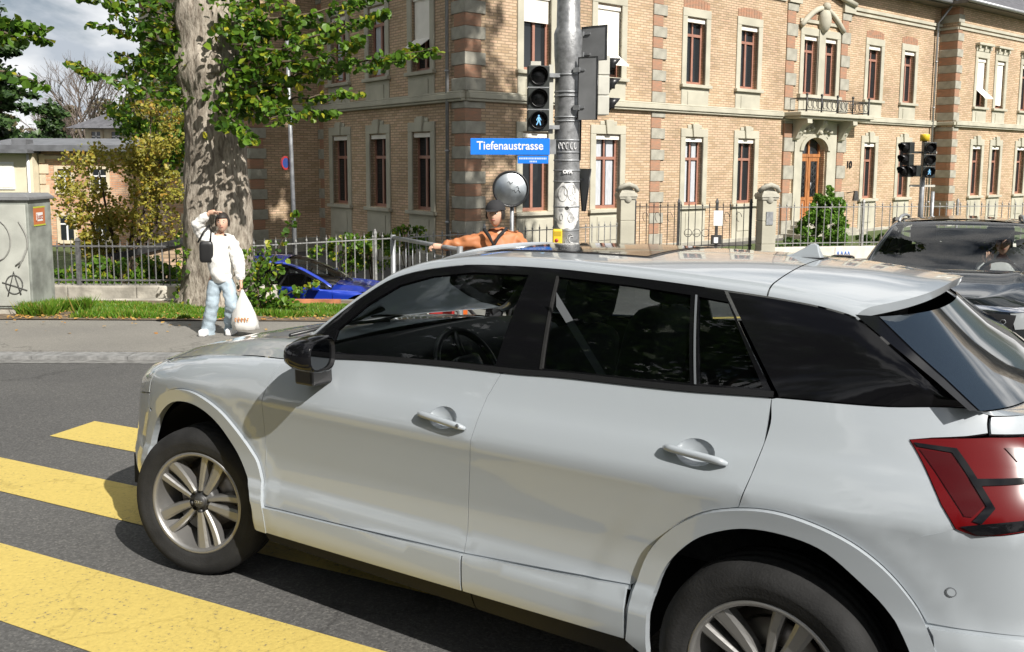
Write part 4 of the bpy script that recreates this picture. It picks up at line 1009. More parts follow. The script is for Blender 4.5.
    rc = gridpanel('roof_glass_seal', np.linspace(.60, 1.36, 18), 2.31, 3.0, M['black'], 12, off=.002, full=True)
    # spoiler: roof carried on to a curved trailing edge
    def tedge(y): return -.335+.175*min(1, abs(y)/.645)**3.2
    ts_ = list(np.linspace(1, 2, 9))+list(np.linspace(2, 3, 15))[1:]; full = [(t, 1) for t in ts_]+[(t, -1) for t in ts_[::-1][1:]]; n_x = 14; vs = []
    for i in range(n_x+1):
        for t, sg in full:
            y0 = float(C.PG(np.array([-.155]), np.array([t]))[0, 1]); xe = tedge(y0); x = .095+(xe-.095)*i/n_x
            q = C.PG(np.array([max(x, -.155)]), np.array([t]))[0]; z = q[2]+(0 if x > -.155 else (x+.155)*.13)
            vs.append((x, q[1]*sg, z-(.003 if i == n_x else 0)))
    n_y = len(full); top = [(i*n_y+j, (i+1)*n_y+j, (i+1)*n_y+j+1, i*n_y+j+1) for i in range(n_x) for j in range(n_y-1)]
    spo = MB().add(vs, top, True).build('roof_spoiler', paint, root); tri_normal_fix(spo.data)
    last = vs[n_x*n_y:]; fr_ = [(x+.045 if abs(y) < .6 else x+.03, y*.985, z-.044) for x, y, z in last]; lo_ = [(x+.012, y*.998, z-.030) for x, y, z in last]
    MB().add(last+lo_, [(j, j+1, n_y+j+1, n_y+j) for j in range(n_y-1)], True).build('spoiler_lip', paint, spo)
    MB().add(lo_+fr_, [(j, j+1, n_y+j+1, n_y+j) for j in range(n_y-1)], True).build('spoiler_lip_underside', M['black'], spo)
    inn = [(-.15, y*.96, z-.075) for x, y, z in last]
    MB().add(fr_+inn, [(j, j+1, n_y+j+1, n_y+j) for j in range(n_y-1)], True).build('spoiler_underside', M['black'], root)
    # rear window and its black side fins
    DL = [(-.20, .600, 1.365), (-.30, .640, 1.285), (-.39, .675, 1.22), (-.478, .712, 1.152)]
    vs = []; ny = 25; 
    for (x, y, z) in DL:
        for j in range(ny):
            s_ = -1+2*j/(ny-1); k = 1-abs(s_)**2.3
            vs.append((x-.10*k-.02, y*s_, z-.035*k*(1 if z < 1.3 else .35)))
    rwm = MB().add(vs, [(i*ny+j, (i+1)*ny+j, (i+1)*ny+j+1, i*ny+j+1) for i in range(3) for j in range(ny-1)], True)
    rw = rwm.build('rear_window', M['rglass'], root); tri_normal_fix(rw.data)
    for sg in (1, -1):
        f_ = MB(); A_ = [(-.165, .652, 1.372), (-.30, .682, 1.278), (-.39, .712, 1.218), (-.476, .745, 1.156)]
        vs = [(x, y*sg, z) for x, y, z in A_]+[(x-.018, y*sg-.006*sg, z-.0) for x, y, z in DL]+[(x-.05, (y-.03)*sg, z-.01) for x, y, z in DL]
        f_.add(vs, [(i, i+1, 5+i, 4+i) for i in range(3)], True); o = f_.build('rear_pillar_fin', M['piano'], root)
    # strip joining glass and tailgate
    vs = []
    a0_ = float(C.a_of_x(-.455, 1.147)); aa = np.linspace(a0_, C.amin+.001, 24); PB = C.PL(aa, np.interp(aa, [C.amin, -.66, a0_], [1.139, 1.132, 1.147])); 
    ys_ = [p[1] for p in PB]
    for p in list(PB)+[q*np.array([1, -1, 1]) for q in PB[::-1][1:]]:
        s_ = p[1]/.712; k = 1-min(1, abs(s_))**2.3
        vs += [tuple(p), (-.478-.10*k-.02, p[1]*min(1, .712/max(abs(PB[0][1]), 1e-3)), 1.152-.035*k-.004)]
    fs = [(2*i, 2*i+2, 2*i+3, 2*i+1) for i in range(len(vs)//2-1)]
    o = MB().add(vs, fs, True).build('tailgate_shelf', paint, root); tri_normal_fix(o.data)
    # windscreen
    vs = []; ns_ = 14; xs_ = np.linspace(HERO['xh'], HERO['xa'], ns_); Pk = C.PG(xs_, np.full(ns_, 2.0))
    for i, p in enumerate(Pk):
        bw = .05+.24*(i/(ns_-1)); zt_ = float(C._zc(HERO['xh']))
        for j in range(25):
            s_ = -1+2*j/24; k = 1-s_*s_
            vs.append((p[0]+bw*k-.0, p[1]*s_, p[2]+(zt_-Pk[0][2])*k*(1-i/(ns_-1))-.012*k*(i/(ns_-1))))
    o = MB().add(vs, [(i*25+j, (i+1)*25+j, (i+1)*25+j+1, i*25+j+1) for i in range(ns_-1) for j in range(24)], True).build('windscreen', M['cglass'], root); tri_normal_fix(o.data)
    cw = MB()
    cw.add([(2.0, -.76, 1.03), (2.0, .76, 1.03), (2.32, .6, 1.045), (2.38, 0, 1.05), (2.32, -.6, 1.045)], [(0, 4, 3, 2, 1)]); cw.build('scuttle_panel', M['black'], root)
    for y0, y1 in ((.55, -.05), (-.0, -.6)):
        wp = MB(); wp.tube([(2.30, y0, 1.075), (2.33, (y0+y1)/2, 1.085), (2.24, y1, 1.082)], .009, 5); wp.build('wiper', M['black'], root)
    # shark fin
    def pfin(dx=.185):
        prof = [(.10, 0), (-.10, 0), (-.085, .035), (-.078, .058), (-.065, .066), (-.045, .062), (-.02, .045), (.02, .022), (.07, .008)]
        vs = []; k = len(prof)
        for sg in (-1, 0, 1):
            for (x, z) in prof: vs.append((dx+x*.86, sg*(.022*(1-(z/.075))+.004) if sg else 0, 1.481+z*.9))
        f = [(i, (i+1) % k, 2*k+(i+1) % k, 2*k+i) for i in range(k)]
        return MB().add(vs, f+[tuple(range(k-1, -1, -1)), tuple(range(2*k, 3*k))])
    fn = pfin().build('shark_fin_antenna', paint, root, bevel=.006)
    fb_ = MB().box(.09, .275, -.032, .032, 1.484, 1.490); fb_.build('antenna_seal', M['black'], fn)
    # door handles: recess cup + grip
    for x0, x1, z0, z1, par in ((1.268, 1.047, .925, .905, fd), (.324, .120, .952, .938, rdr)):
        for o in par:
            sg = 1 if o.data.vertices[10].co.y > 0 else -1
            xc, zc_ = (x0+x1)/2, (z0+z1)/2; L_ = (x0-x1)/2
            def surf(q): return C.surfX(q)
            P, T = cdt(densify(cup(xc, (.917 if x0 > 1 else .945)), .01), [], .009); X, Nn = C.surfX(P); d = np.clip(1-np.hypot((P[:, 0]-xc-.003)/.060, (P[:, 1]-(.927 if x0 > 1 else .955))/.036), 0, 1)
            X = X-Nn*(.024*np.sqrt(d)[:, None]+.0005)
            m_ = MB().add((X*np.array([1, sg, 1])).tolist(), [tuple(int(i) for i in t) for t in T], True); oo = m_.build('handle_recess', M['paint_cup'], o); tri_normal_fix(oo.data)
            vs = []; secs = 15
            for i in range(secs):
                s_ = -1+2*i/(secs-1); x = xc+L_*s_; z = zc_+(z0-z1)/2*s_
                pp_, nn = C.surfX(np.array([[x, z]])); pp_ = pp_[0]; nn = nn[0]; k = max(0, 1-abs(s_)**5)**.5; hh = .0120*(.45+.55*k)
                up = np.array([0, -nn[2], nn[1]]); out_ = .030*(.30+.70*k)
                for (u_, o_) in ((-1, .55), (-.75, .92), (0, 1.05), (.75, .92), (1, .5), (.8, .1), (-.8, .1)):
                    v = pp_+up*hh*u_+nn*(out_*o_+.004); vs.append((v[0], v[1]*sg, v[2]))
            fs = [(i*7+j, (i+1)*7+j, (i+1)*7+(j+1) % 7, i*7+(j+1) % 7) for i in range(secs-1) for j in range(7)]+[tuple(range(7)), tuple((secs-1)*7+j for j in range(7))]
            oo = MB().add(vs, fs, True).build('handle', M['paint_white'], o); tri_normal_fix(oo.data)
            if x0 > 1: 
                pp_, nn = C.surfX(np.array([[x1+.018, z1+.002]])); v = pp_[0]+nn[0]*.034; MB().sphere((v[0], v[1]*sg, v[2]), .007, 10, 6, sc=(1, .3, 1)).build('lock', M['seatlight'], oo)
    # mirrors
    for sg in (1, -1):
        mr = empty('door_mirror', (0, 0, 0), parent=root)
        h = MB(); Mm = Matrix.Translation((1.74, .955*sg, 1.106)) @ Matrix.Rotation(.22*sg, 4, 'Z') @ Matrix.Diagonal((.85, .80, .84, 1))
        n_ = 20; vs = []
        rings = [(-.075, .86, 1), (-.068, .97, 1), (-.02, 1.0, 1), (.035, .93, .97), (.075, .75, .9), (.10, .45, .75), (.108, .12, .5)]
        for x, k, zz in rings:
            for i in range(n_):
                a = 2*math.pi*i/n_; cy = abs(math.cos(a))**.65*math.copysign(1, math.cos(a)); cz = abs(math.sin(a))**.65*math.copysign(1, math.sin(a))
                wy = .118; top = .082-.012*cy*sg; vs.append(Mm @ Vector((x, cy*wy*k, cz*top*k*zz)))
        fs = [(i*n_+j, i*n_+(j+1) % n_, (i+1)*n_+(j+1) % n_, (i+1)*n_+j) for i in range(len(rings)-1) for j in range(n_)]+[tuple((len(rings)-1)*n_+j for j in range(n_))]
        h.add(vs, fs, True)
        # rim and glass
        ri = [Mm @ Vector((-.058, v_[0], v_[1])) for v_ in []]
        o = h.build('mirror_housing', M['piano'], mr); tri_normal_fix(o.data)
        gl = MB(); ring = []
        for i in range(n_):
            a = 2*math.pi*i/n_; cy = abs(math.cos(a))**.65*math.copysign(1, math.cos(a)); cz = abs(math.sin(a))**.65*math.copysign(1, math.sin(a))
            ring.append(Mm @ Vector((-.060, cy*.098, cz*.066)))
        gl.add(ring, [tuple(range(n_))]); gl.build('mirror_glass', M['mirrorglass'], mr)
        bk = MB(); vs = []
        for i in range(n_):
            a = 2*math.pi*i/n_; cy = abs(math.cos(a))**.65*math.copysign(1, math.cos(a)); cz = abs(math.sin(a))**.65*math.copysign(1, math.sin(a))
            for q in ((-.075, .86), (-.058, .80)): vs.append(Mm @ Vector((q[0], cy*.118*q[1], cz*(.082)*q[1])))
        bk.add(vs, [(2*i, 2*((i+1) % n_), 2*((i+1) % n_)+1, 2*i+1) for i in range(n_)]+[tuple(2*i+1 for i in range(n_))]); bk.build('mirror_inner', M['black'], mr)
        ft = MB(); ft.prism([(-.05, -.075), (.05, -.075), (.055, .0), (-.045, .0)], 0, .11, Matrix.Translation((1.79, .80*sg, 1.07)) @ Matrix.Rotation(-math.pi/2*sg, 4, 'X') @ Matrix.Scale(-1, 4, (0, 1, 0)) if False else Matrix(((1, 0, 0, 1.79), (0, 0, sg, .83*sg), (0, 1, 0, 1.05), (0, 0, 0, 1))))
        o = ft.build('mirror_foot', M['black'], mr, bevel=.01); tri_normal_fix(o.data)
    # underside, wells, interior
    ub = MB(); ub.box(-.62, 3.1, -.50, .50, .20, .30); ub.box(.46, 2.10, -.79, .79, .23, .34); ub.box(.46, 2.05, -.82, .82, .34, .38)
    ub.box(-.70, -.45, -.78, .78, .30, .40); ub.box(3.05, 3.3, -.7, .7, .25, .4); ub.build('underbody', M['blackmatt'], root)
    for wx in (0, 2.6):
        for sg in (1, -1):
            lw = MB(); A = Matrix.Translation((wx+(.0 if wx else -.02), 0, .33)) @ Matrix.Rotation(math.pi/2, 4, 'X')
            lw.lathe([(.452, -.775*sg), (.452, -.50*sg), (.0, -.50*sg)], 32, A, a0=-.12, a1=math.pi+.12)
            o = lw.build('wheel_arch_liner', M['blackmatt'], root)
    bx = MB(); bx.box(2.02, 2.06, -.74, .74, .38, 1.03); bx.build('bulkhead', M['trim_dark'], root); bx = MB(); bx.box(-.52, -.20, -.55, .55, .38, .95); bx.box(-.50, -.15, -.55, .55, .951, .97); bx.build('parcel_shelf', M['trim_dark'], root)
    ds_ = MB(); rbox(ds_, (1.80, 0, .98), (.24, .70, .10)); rbox(ds_, (1.62, .37, 1.01), (.10, .19, .075)); rbox(ds_, (1.45, 0, .62), (.38, .12, .14)); ds_.build('dashboard', M['trim_dark'], root)
    st_ = MB(); Ms = Matrix.Translation((1.42, .37, .98)) @ Matrix.Rotation(math.radians(-62), 4, 'Y')
    st_.tube([Ms @ Vector((.185*math.cos(t), .185*math.sin(t), 0)) for t in np.linspace(0, 2*math.pi, 33)[:-1]], .016, 8, closed=True)
    rbox(st_, (0, 0, 0), (.07, .085, .03), Ms)
    for t in (0, math.pi, -math.pi/2): st_.tube([Ms @ Vector((.05*math.sin(t+1.57), .05*math.cos(t+1.57), 0)), Ms @ Vector((.18*math.sin(t+1.57), .18*math.cos(t+1.57), 0))], .016, 6)
    st_.build('steering_wheel', M['black'], root)
    seat(root, 1.10, .37); seat(root, 1.10, -.37); seat(root, .14, 0, .16, .60, True)
    hl_ = MB(); hl_.box(.16, 1.28, -.47, .47, 1.405, 1.415); hl_.build('headliner', M['trim_dark'], root)
    sb = MB(); P0_ = [(.80, .70, 1.33), (.62, .66, 1.05), (.60, .60, .72)]
    sb.add([(x+.0, y, z+d) for x, y, z in P0_ for d in (-.0, .05)], [(0, 2, 3, 1), (2, 4, 5, 3)]); sb.build('seat_belt', M['seatlight'], root)
    rv = MB(); rbox(rv, (1.42, 0, 1.37), (.02, .12, .035)); rv.build('rear_view_mirror', M['black'], root)
    # body-coloured pillar structure seen from inside
    for sg in (1, -1):
        wheel(root, 2.60, .775*sg, sg, .334, .228, .215, steer=.307); wheel(root, 0, .775*sg, sg, .334, .228, .215)
    fc = MB(); fc.tube([(1.5, .908, .62), (1.5, .909, .63)], .001, 4)
    # badge, plate on the tailgate
    pt = MB(); pt.box(-.802, -.792, -.26, .26, .70, .81); pt.build('number_plate', M['white'], root)
    return C
M['paint_cup'] = M['paint_white']
car = empty('white_car', (1.20701, 3.0635, 0), label='large white compact crossover car with black window band crossing the yellow stripes', cat='car')
CARC = qcar(car, M['paint_white'])
tilt_frame(car, 1.20701, 3.0635, 2.5446391)
# ------------------------------------------------------------------ plants
M['bark'] = None
def barkmat(name, c1, c2, sc=(9, 9, 2.6), b_=1.0):
    m, t, b = nodes(name); setc(b, c1, .95, spec=.15); N = t.nodes.new; Lk = t.links.new
    c = N('ShaderNodeTexCoord'); mp_ = N('ShaderNodeMapping'); mp_.inputs['Scale'].default_value = sc; Lk(c.outputs['Object'], mp_.inputs[0])
    n = N('ShaderNodeTexNoise'); n.inputs['Scale'].default_value = 2.2; n.inputs['Detail'].default_value = 10; n.inputs['Roughness'].default_value = .65; Lk(mp_.outputs[0], n.inputs['Vector'])
    r = N('ShaderNodeValToRGB'); r.color_ramp.elements[0].position = .36; r.color_ramp.elements[1].position = .62; r.color_ramp.elements[0].color = (*c2, 1); r.color_ramp.elements[1].color = (*c1, 1)
    Lk(n.outputs['Fac'], r.inputs[0])
    n2 = N('ShaderNodeTexNoise'); n2.inputs['Scale'].default_value = 1.3; n2.inputs['Detail'].default_value = 3; Lk(c.outputs['Object'], n2.inputs['Vector'])
    mr = N('ShaderNodeMapRange'); mr.inputs[1].default_value = .3; mr.inputs[2].default_value = .7; mr.inputs[3].default_value = .7; mr.inputs[4].default_value = 1.1; Lk(n2.outputs['Fac'], mr.inputs[0])
    mu = N('ShaderNodeMix'); mu.data_type = 'RGBA'; mu.blend_type = 'MULTIPLY'; mu.inputs[0].default_value = 1; Lk(r.outputs[0], mu.inputs[6]); Lk(mr.outputs[0], mu.inputs[7]); Lk(mu.outputs[2], b.inputs['Base Color'])
    bp = N('ShaderNodeBump'); bp.inputs['Strength'].default_value = b_; bp.inputs['Distance'].default_value = .03; Lk(n.outputs['Fac'], bp.inputs['Height']); Lk(bp.outputs[0], b.inputs['Normal'])
    return m
M['bark'] = barkmat('grey_linden_bark', (.46, .41, .34), (.17, .14, .11))
M['bark2'] = barkmat('dark_bark', (.12, .09, .07), (.05, .04, .03), (4, 4, 1))
M['leaf'] = leafmat('linden_leaves', (.030, .082, .009), (.13, .25, .020), (.40, .38, .03), .38)
M['leafdark'] = leafmat('dark_green_leaves', (.03, .075, .012), (.07, .14, .02), trans=.3)
M['leafyel'] = leafmat('yellowing_leaves', (.20, .21, .035), (.42, .37, .06), (.46, .27, .05), .4)
M['needle'] = leafmat('conifer_needles', (.018, .042, .014), (.05, .095, .022), trans=.15)
M['cypress'] = leafmat('cypress_green', (.07, .17, .02), (.16, .30, .035), trans=.3)
M['grass'] = leafmat('grass_blades', (.07, .17, .012), (.16, .30, .025), (.36, .28, .07), .35)
M['twig'] = mat('twig', (.10, .075, .05), .9, var=.2)
def leafarr(C, size, shape='heart', flat=.5, seed=0, up=None):
    """numpy leaves: C (n,3) centres; returns verts, faces"""
    r = np.random.default_rng(seed); n = len(C)
    nrm = r.normal(size=(n, 3)); nrm /= np.linalg.norm(nrm, axis=1)[:, None]; nrm = nrm*(1-flat)+np.array([0, 0, 1.])*flat+np.array([.12, -.10, 0])
    nrm /= np.linalg.norm(nrm, axis=1)[:, None]
    t = r.normal(size=(n, 3)); t -= nrm*(t*nrm).sum(1)[:, None]; t /= np.linalg.norm(t, axis=1)[:, None]; b = np.cross(nrm, t)
    s = (size*r.uniform(.45, 1.3, n))[:, None]
    if shape == 'heart':
        pts = [(-.5, 0, 0), (-.38, .36, .06), (.05, .45, .10), (.55, 0, -.10), (.05, -.45, .10), (-.38, -.36, .06)]; fs = [(0, 3, 2, 1), (0, 5, 4, 3)]
    elif shape == 'blade':
        pts = [(0, -.06, 0), (0, .06, 0), (.6, .04, .0), (1., 0, 0)]; fs = [(0, 1, 2, 3)]
    else:
        pts = [(-.5, 0, 0), (0, .38, .05), (.5, 0, -.06), (0, -.38, .05)]; fs = [(0, 3, 2, 1)]
    V = np.stack([C+s*(t*p[0]+b*p[1]+nrm*p[2]) for p in pts], 1).reshape(-1, 3); k = len(pts)
    F = (np.array([list(f) for f in fs])[None]+np.arange(n)[:, None, None]*k).reshape(-1, 4)
    return V, F
def leaves(name, C, size, m, parent=None, shape='heart', flat=.45, seed=0, stuff=True):
    V, F = leafarr(np.array(C, float), size, shape, flat, seed)
    me = bpy.data.meshes.new(name); me.from_pydata(V.tolist(), [], F.tolist()); me.update(); o = link(name, me, parent, m)
    if stuff: o['kind'] = 'stuff'
    return o
def blob_points(n, c, r, seed=0, shell=.55):
    g_ = np.random.default_rng(seed); v = g_.normal(size=(n, 3)); v /= np.linalg.norm(v, axis=1)[:, None]; k = g_.uniform(shell, 1, n)**.6
    return np.array(c)+v*k[:, None]*np.array(r)
def clumpy(n, c, r, ncl, seed=0, cr=.32):
    """points gathered in clumps over an uneven crown"""
    g_ = np.random.default_rng(seed); v = g_.normal(size=(ncl, 3)); v /= np.linalg.norm(v, axis=1)[:, None]
    cc = np.array(c)+v*(g_.uniform(.35, 1, ncl)**.5)[:, None]*np.array(r); rr = g_.uniform(.6, 1.3, ncl)*cr
    i = g_.integers(0, ncl, n); d = g_.normal(size=(n, 3)); d /= np.linalg.norm(d, axis=1)[:, None]
    return cc[i]+d*(g_.uniform(.3, 1, n)**.5*rr[i])[:, None]*np.mean(r)*np.array([1, 1, .8])
def tree(name, label, cat, base, h, crown_c, crown_r, n, size, lm, bm_=None, trunk_r=.2, ncl=40, seed=1, group=None, shape='diamond', cr=.3, nb=7):
    root = empty(name, base, 0, label, cat, group); B = Vector(base)
    cc = Vector(crown_c)-B; g_ = random.Random(seed); t = MB()
    pts = [Vector((0, 0, -.1))]+[Vector((g_.uniform(-.1, .1)*h*.1, g_.uniform(-.1, .1)*h*.1, h*q)) for q in (.2, .45, .7)]+[Vector((cc.x*.6, cc.y*.6, h*.92))]
    t.tube(pts, [trunk_r*1.25, trunk_r, trunk_r*.8, trunk_r*.55, trunk_r*.2], 10)
    t.build('trunk', bm_ or M['bark2'], root); br = MB()
    for k in range(nb):
        a = g_.uniform(0, 6.28); z0 = h*g_.uniform(.35, .8); d = Vector((math.cos(a)*crown_r[0], math.sin(a)*crown_r[1], crown_r[2]*g_.uniform(-.2, .7)))*g_.uniform(.5, .85)
        p0 = Vector((0, 0, z0)); p2 = cc+d; br.tube([p0, p0.lerp(p2, .5)+Vector((0, 0, .1*h*g_.uniform(-.3, .6))), p2], [trunk_r*.45, trunk_r*.28, trunk_r*.08], 6)
    br.build('limb', M['bark2'] if bm_ is None else bm_, root)['kind'] = 'stuff'
    C = clumpy(n, cc, crown_r, ncl, seed, cr); leaves('crown', C, size, lm, root, shape, .35, seed)
    return root

# the big linden with its hanging twigs
LB_ = Vector((-4.50, 13.45, gz(0, 13.4)+.05))
lin = empty('linden_tree', LB_, 0, 'thick grey linden trunk on the grass verge with leafy low twigs behind the woman', 'tree')
def hsh(a, b): return math.sin(a*12.9898+b*78.233)
vs = []; NR, NS = 90, 72
from mathutils import noise as mn
for i in range(NR):
    z = -.1+5.6*i/(NR-1); rad = .475+.14*math.exp(-max(z, 0)/.28)+.02*math.sin(z*1.7)-.01*z+.07*math.exp(-((z-3.55)/.28)**2)+(.05*math.exp(-((z-4.3)/.2)**2))
    for k in range(NS):
        a = 2*math.pi*k/NS; cx, cy = math.cos(a), math.sin(a)
        rib = mn.noise(Vector((cx*7, cy*7, z*1.2)))*.04+mn.noise(Vector((cx*17, cy*17, z*3.5)))*.035+mn.noise(Vector((cx*5, cy*5, z*5)))*.015+mn.noise(Vector((cx*1.6, cy*1.6, z*.6+3)))*.07
        flare = .08*max(0, math.cos(a*5+1))*math.exp(-max(z, 0)/.3)
        r = rad+rib+flare; vs.append((cx*r+.012*math.sin(z), cy*r, z))
fs = [(i*NS+k, i*NS+(k+1) % NS, (i+1)*NS+(k+1) % NS, (i+1)*NS+k) for i in range(NR-1) for k in range(NS)]
MB().add(vs, fs, True).build('trunk', M['bark'], lin)
kn = MB(); kn.lathe([(.02, 0), (.10, .02), (.15, .05), (.17, .02), (.18, -.1)], 16, Matrix.Translation((.15, -.44, 3.6)) @ Matrix.Rotation(math.pi/2, 4, 'X')); kn.build('knot', M['bark'], lin)
RB = [[(228, 20), (300, 16), (352, 4), (392, -8)], [(232, 45), (285, 50), (330, 32), (368, 18), (386, 10)], [(235, 70), (290, 62), (345, 48), (362, 33)],
      [(236, 95), (290, 84), (345, 66), (398, 62), (418, 45)], [(238, 90), (300, 75), (372, 60), (436, 48)], [(236, 112), (285, 100), (330, 94), (362, 92)], [(236, 105), (270, 118), (308, 112), (337, 111)],
      [(225, 110), (240, 125), (252, 140)], [(215, 100), (225, 120), (228, 128)], [(228, 10), (262, -5), (310, -18)], [(235, 35), (270, 30), (318, 22)], [(236, 60), (262, 78), (278, 96)], [(236, 80), (250, 90), (262, 112)],
      [(232, 28), (252, 50), (300, 68), (335, 70)], [(230, 5), (280, 30), (322, 48)], [(240, 60), (268, 55), (300, 42), (340, 18)],[(238, 85), (262, 100), (290, 108)]]
LBR = [[(192, 30), (160, 14), (118, 4), (75, -6)], [(190, 55), (155, 40), (125, 30), (88, 24)], [(190, 75), (160, 64), (130, 58), (115, 52)], [(190, 90), (150, 92), (120, 82), (92, 72), (68, 61)],
       [(190, 20), (160, 0), (130, -10)], [(190, 45), (172, 28), (150, 14)], [(190, 65), (168, 55), (140, 42)], [(192, 80), (172, 78), (150, 72), (128, 66)], [(190, 38), (165, 30), (135, 20), (108, 14)], [(190, 95), (178, 98), (160, 104)],[(192, 60), (178, 62), (165, 76)]]
tw = MB(); LC = []; rg = random.Random(5)
def twig(px, depth0, depth1, dens, spread, droop=.04):
    P = [px2w(x, y, depth0+(depth1-depth0)*i/(len(px)-1)) for i, (x, y) in enumerate(px)]
    P = [p-LB_ for p in P]
    pts = []
    for i in range(len(P)-1):
        for k in range(4): pts.append(P[i].lerp(P[i+1], k/4))
    pts.append(P[-1])
    for i in range(1, len(pts)-1): pts[i] = pts[i]+Vector((rg.gauss(0, .015), rg.gauss(0, .015), rg.gauss(0, .015)))
    tw.tube(pts, [.022*(1-.75*i/(len(pts)-1)) for i in range(len(pts))], 5)
    L_ = sum((pts[i+1]-pts[i]).length for i in range(len(pts)-1)); n = int(L_*dens)
    for k in range(n):
        t = rg.uniform(.02, 1)*(len(pts)-1); i = int(min(t, len(pts)-2)); p = pts[i].lerp(pts[i+1], t-i); s = spread*(1.15-.75*t/(len(pts)-1))
        LC.append(tuple(p+Vector((rg.gauss(0, s), rg.gauss(0, s*1.6), rg.gauss(0, s*.75)-droop))))
for b in RB: d = rg.uniform(-.9, .5); twig(b, 12.9+d*.3, 12.9+d*1.6, 84, .085)
for b in LBR: d = rg.uniform(-.6, .8); twig(b, 13.3, 13.3+d, 80, .085)
tw.build('twig', M['twig'], lin)['kind'] = 'stuff'
# dense leaves near the trunk
for (x0, x1, y0, y1, n, d0, d1) in ((200, 300, -12, 45, 560, 12.3, 13.4), (205, 290, 45, 112, 600, 12.2, 13.3), (203, 245, 100, 152, 110, 12.7, 13.0), (125, 190, -12, 40, 170, 13.0, 14.6), (155, 190, 40, 100, 150, 13.2, 14.8)):
    for k in range(n):
        x, y = rg.uniform(x0, x1), rg.uniform(y0, y1)
        if mn.noise(Vector((x*.045, y*.07, 3.3))) < .0: continue
        LC.append(tuple(px2w(x, y, rg.uniform(d0, d1))-LB_))
leaves('foliage', LC, .105, M['leaf'], lin, 'heart', .35, 3)
# unseen upper crown, one mass set off the trunk to shade facade and wing
up = clumpy(13000, (6.0, 3.5, 16.5), (3.3, 3.6, 4.8), 70, 9, .26); up = np.concatenate([up[:8500], clumpy(4500, (-1.5, -1, 14), (3, 3, 3.5), 50, 10, .28)]); li_ = MB(); li_.tube([(0, 0, 5.3), (-.2, .8, 10), (-.6, 1, 14), (-1, 0, 17)], [.42, .36, .24, .08], 10)
for k in range(9): a_ = k*.7; li_.tube([(-.2, .8+.1*k, 9.5+.6*k), (5.5+2.6*math.cos(a_), 3.5+2.6*math.sin(a_), 15+.4*k)], [.16, .05], 6)
li_.build('limb', M['bark'], lin)['kind'] = 'stuff'; leaves('crown', up, .48, M['leaf'], lin, 'diamond', .35, 9)
# ivy / suckers at the foot
iv = []
for k in range(520):
    a = rg.uniform(2.6, 5.4) if k % 2 else rg.uniform(-.9, .1); z = rg.uniform(0, 1)**2*(1.2 if k % 2 else .9)
    r = .56+.1*math.exp(-z/.3); iv.append((math.cos(a)*r+rg.gauss(0, .03), math.sin(a)*r, z))
iv = [p for p in iv if p[0] < -.25 or p[0] > .4]
leaves('ivy', iv, .07, M['leaf'], lin, 'heart', .3, 4)
# sapling shoot right of the trunk
SB = px2w(268, 312, 12.6); SB.z = gz(0, 12.6)+.07
sap = empty('lime_sapling', SB, 0, 'young leafy shoots with yellow and green leaves beside the blue car', 'shrub')
st = MB(); C_ = []
for (tx, ty, bx_, d) in ((296, 212, 262, 12.3), (262, 262, 262, 12.6), (282, 268, 270, 12.4), (300, 288, 275, 12.3), (270, 240, 258, 12.7), (318, 282, 285, 12.2), (290, 300, 282, 12.1)):
    p0 = px2w(bx_, 311, 12.5)-SB; p1 = px2w(tx, ty, d)-SB; pm = p0.lerp(p1, .5)+Vector((-.08, 0, .04)); pts = [p0.lerp(pm, k/4) for k in range(4)]+[pm.lerp(p1, k/4) for k in range(5)]
    st.tube(pts, [.013*(1-.6*i/8) for i in range(9)], 5)
    for k in range(int(52*(p1-p0).length)+8):
        t = rg.uniform(.05, 1)*8; i = int(min(t, 7)); q = pts[i].lerp(pts[i+1], t-i); s = .10*(1.1-t/9); C_.append(tuple(q+Vector((rg.gauss(0, s), rg.gauss(0, s), rg.gauss(0, s*.6)))))
st.build('stem', M['twig'], sap)['kind'] = 'stuff'; leaves('foliage', C_, .085, M['leaf'], sap, 'heart', .35, 8)
# twigs entering at top left
tl_ = empty('linden_tree', px2w(-80, 20, 12), 0, 'leafy green twigs reaching in from the left edge of the picture under the clouds', 'tree'); tb0 = Vector(tl_.location)
tw = MB(); LC = []; _LB = LB_; LB_ = tb0
for b in ([(-60, 10), (0, 18), (25, 24), (50, 30)], [(-60, 30), (0, 30), (28, 36), (52, 40)], [(-60, 40), (-5, 34), (20, 38)], [(-50, 65), (5, 72), (30, 78), (46, 84)], [(-60, 5), (0, 25), (32, 22)]): twig(b, 12, 12.3, 62, .07)
tk = MB(); tk.tube([(-3, 0, -4), (-2.8, 0, -1), (-2.4, 0, 3)], [.3, .26, .2], 12); tk.build('trunk', M['bark'], tl_)
tw.tube([(-2.7, 0, 0), (-1.6, 0, .1), px2w(-60, 20, 12)-tb0], [.08, .05, .03], 6)
tw.build('twig', M['twig'], tl_)['kind'] = 'stuff'; leaves('foliage', LC, .12, M['leaf'], tl_, 'heart', .35, 13); LB_ = _LB

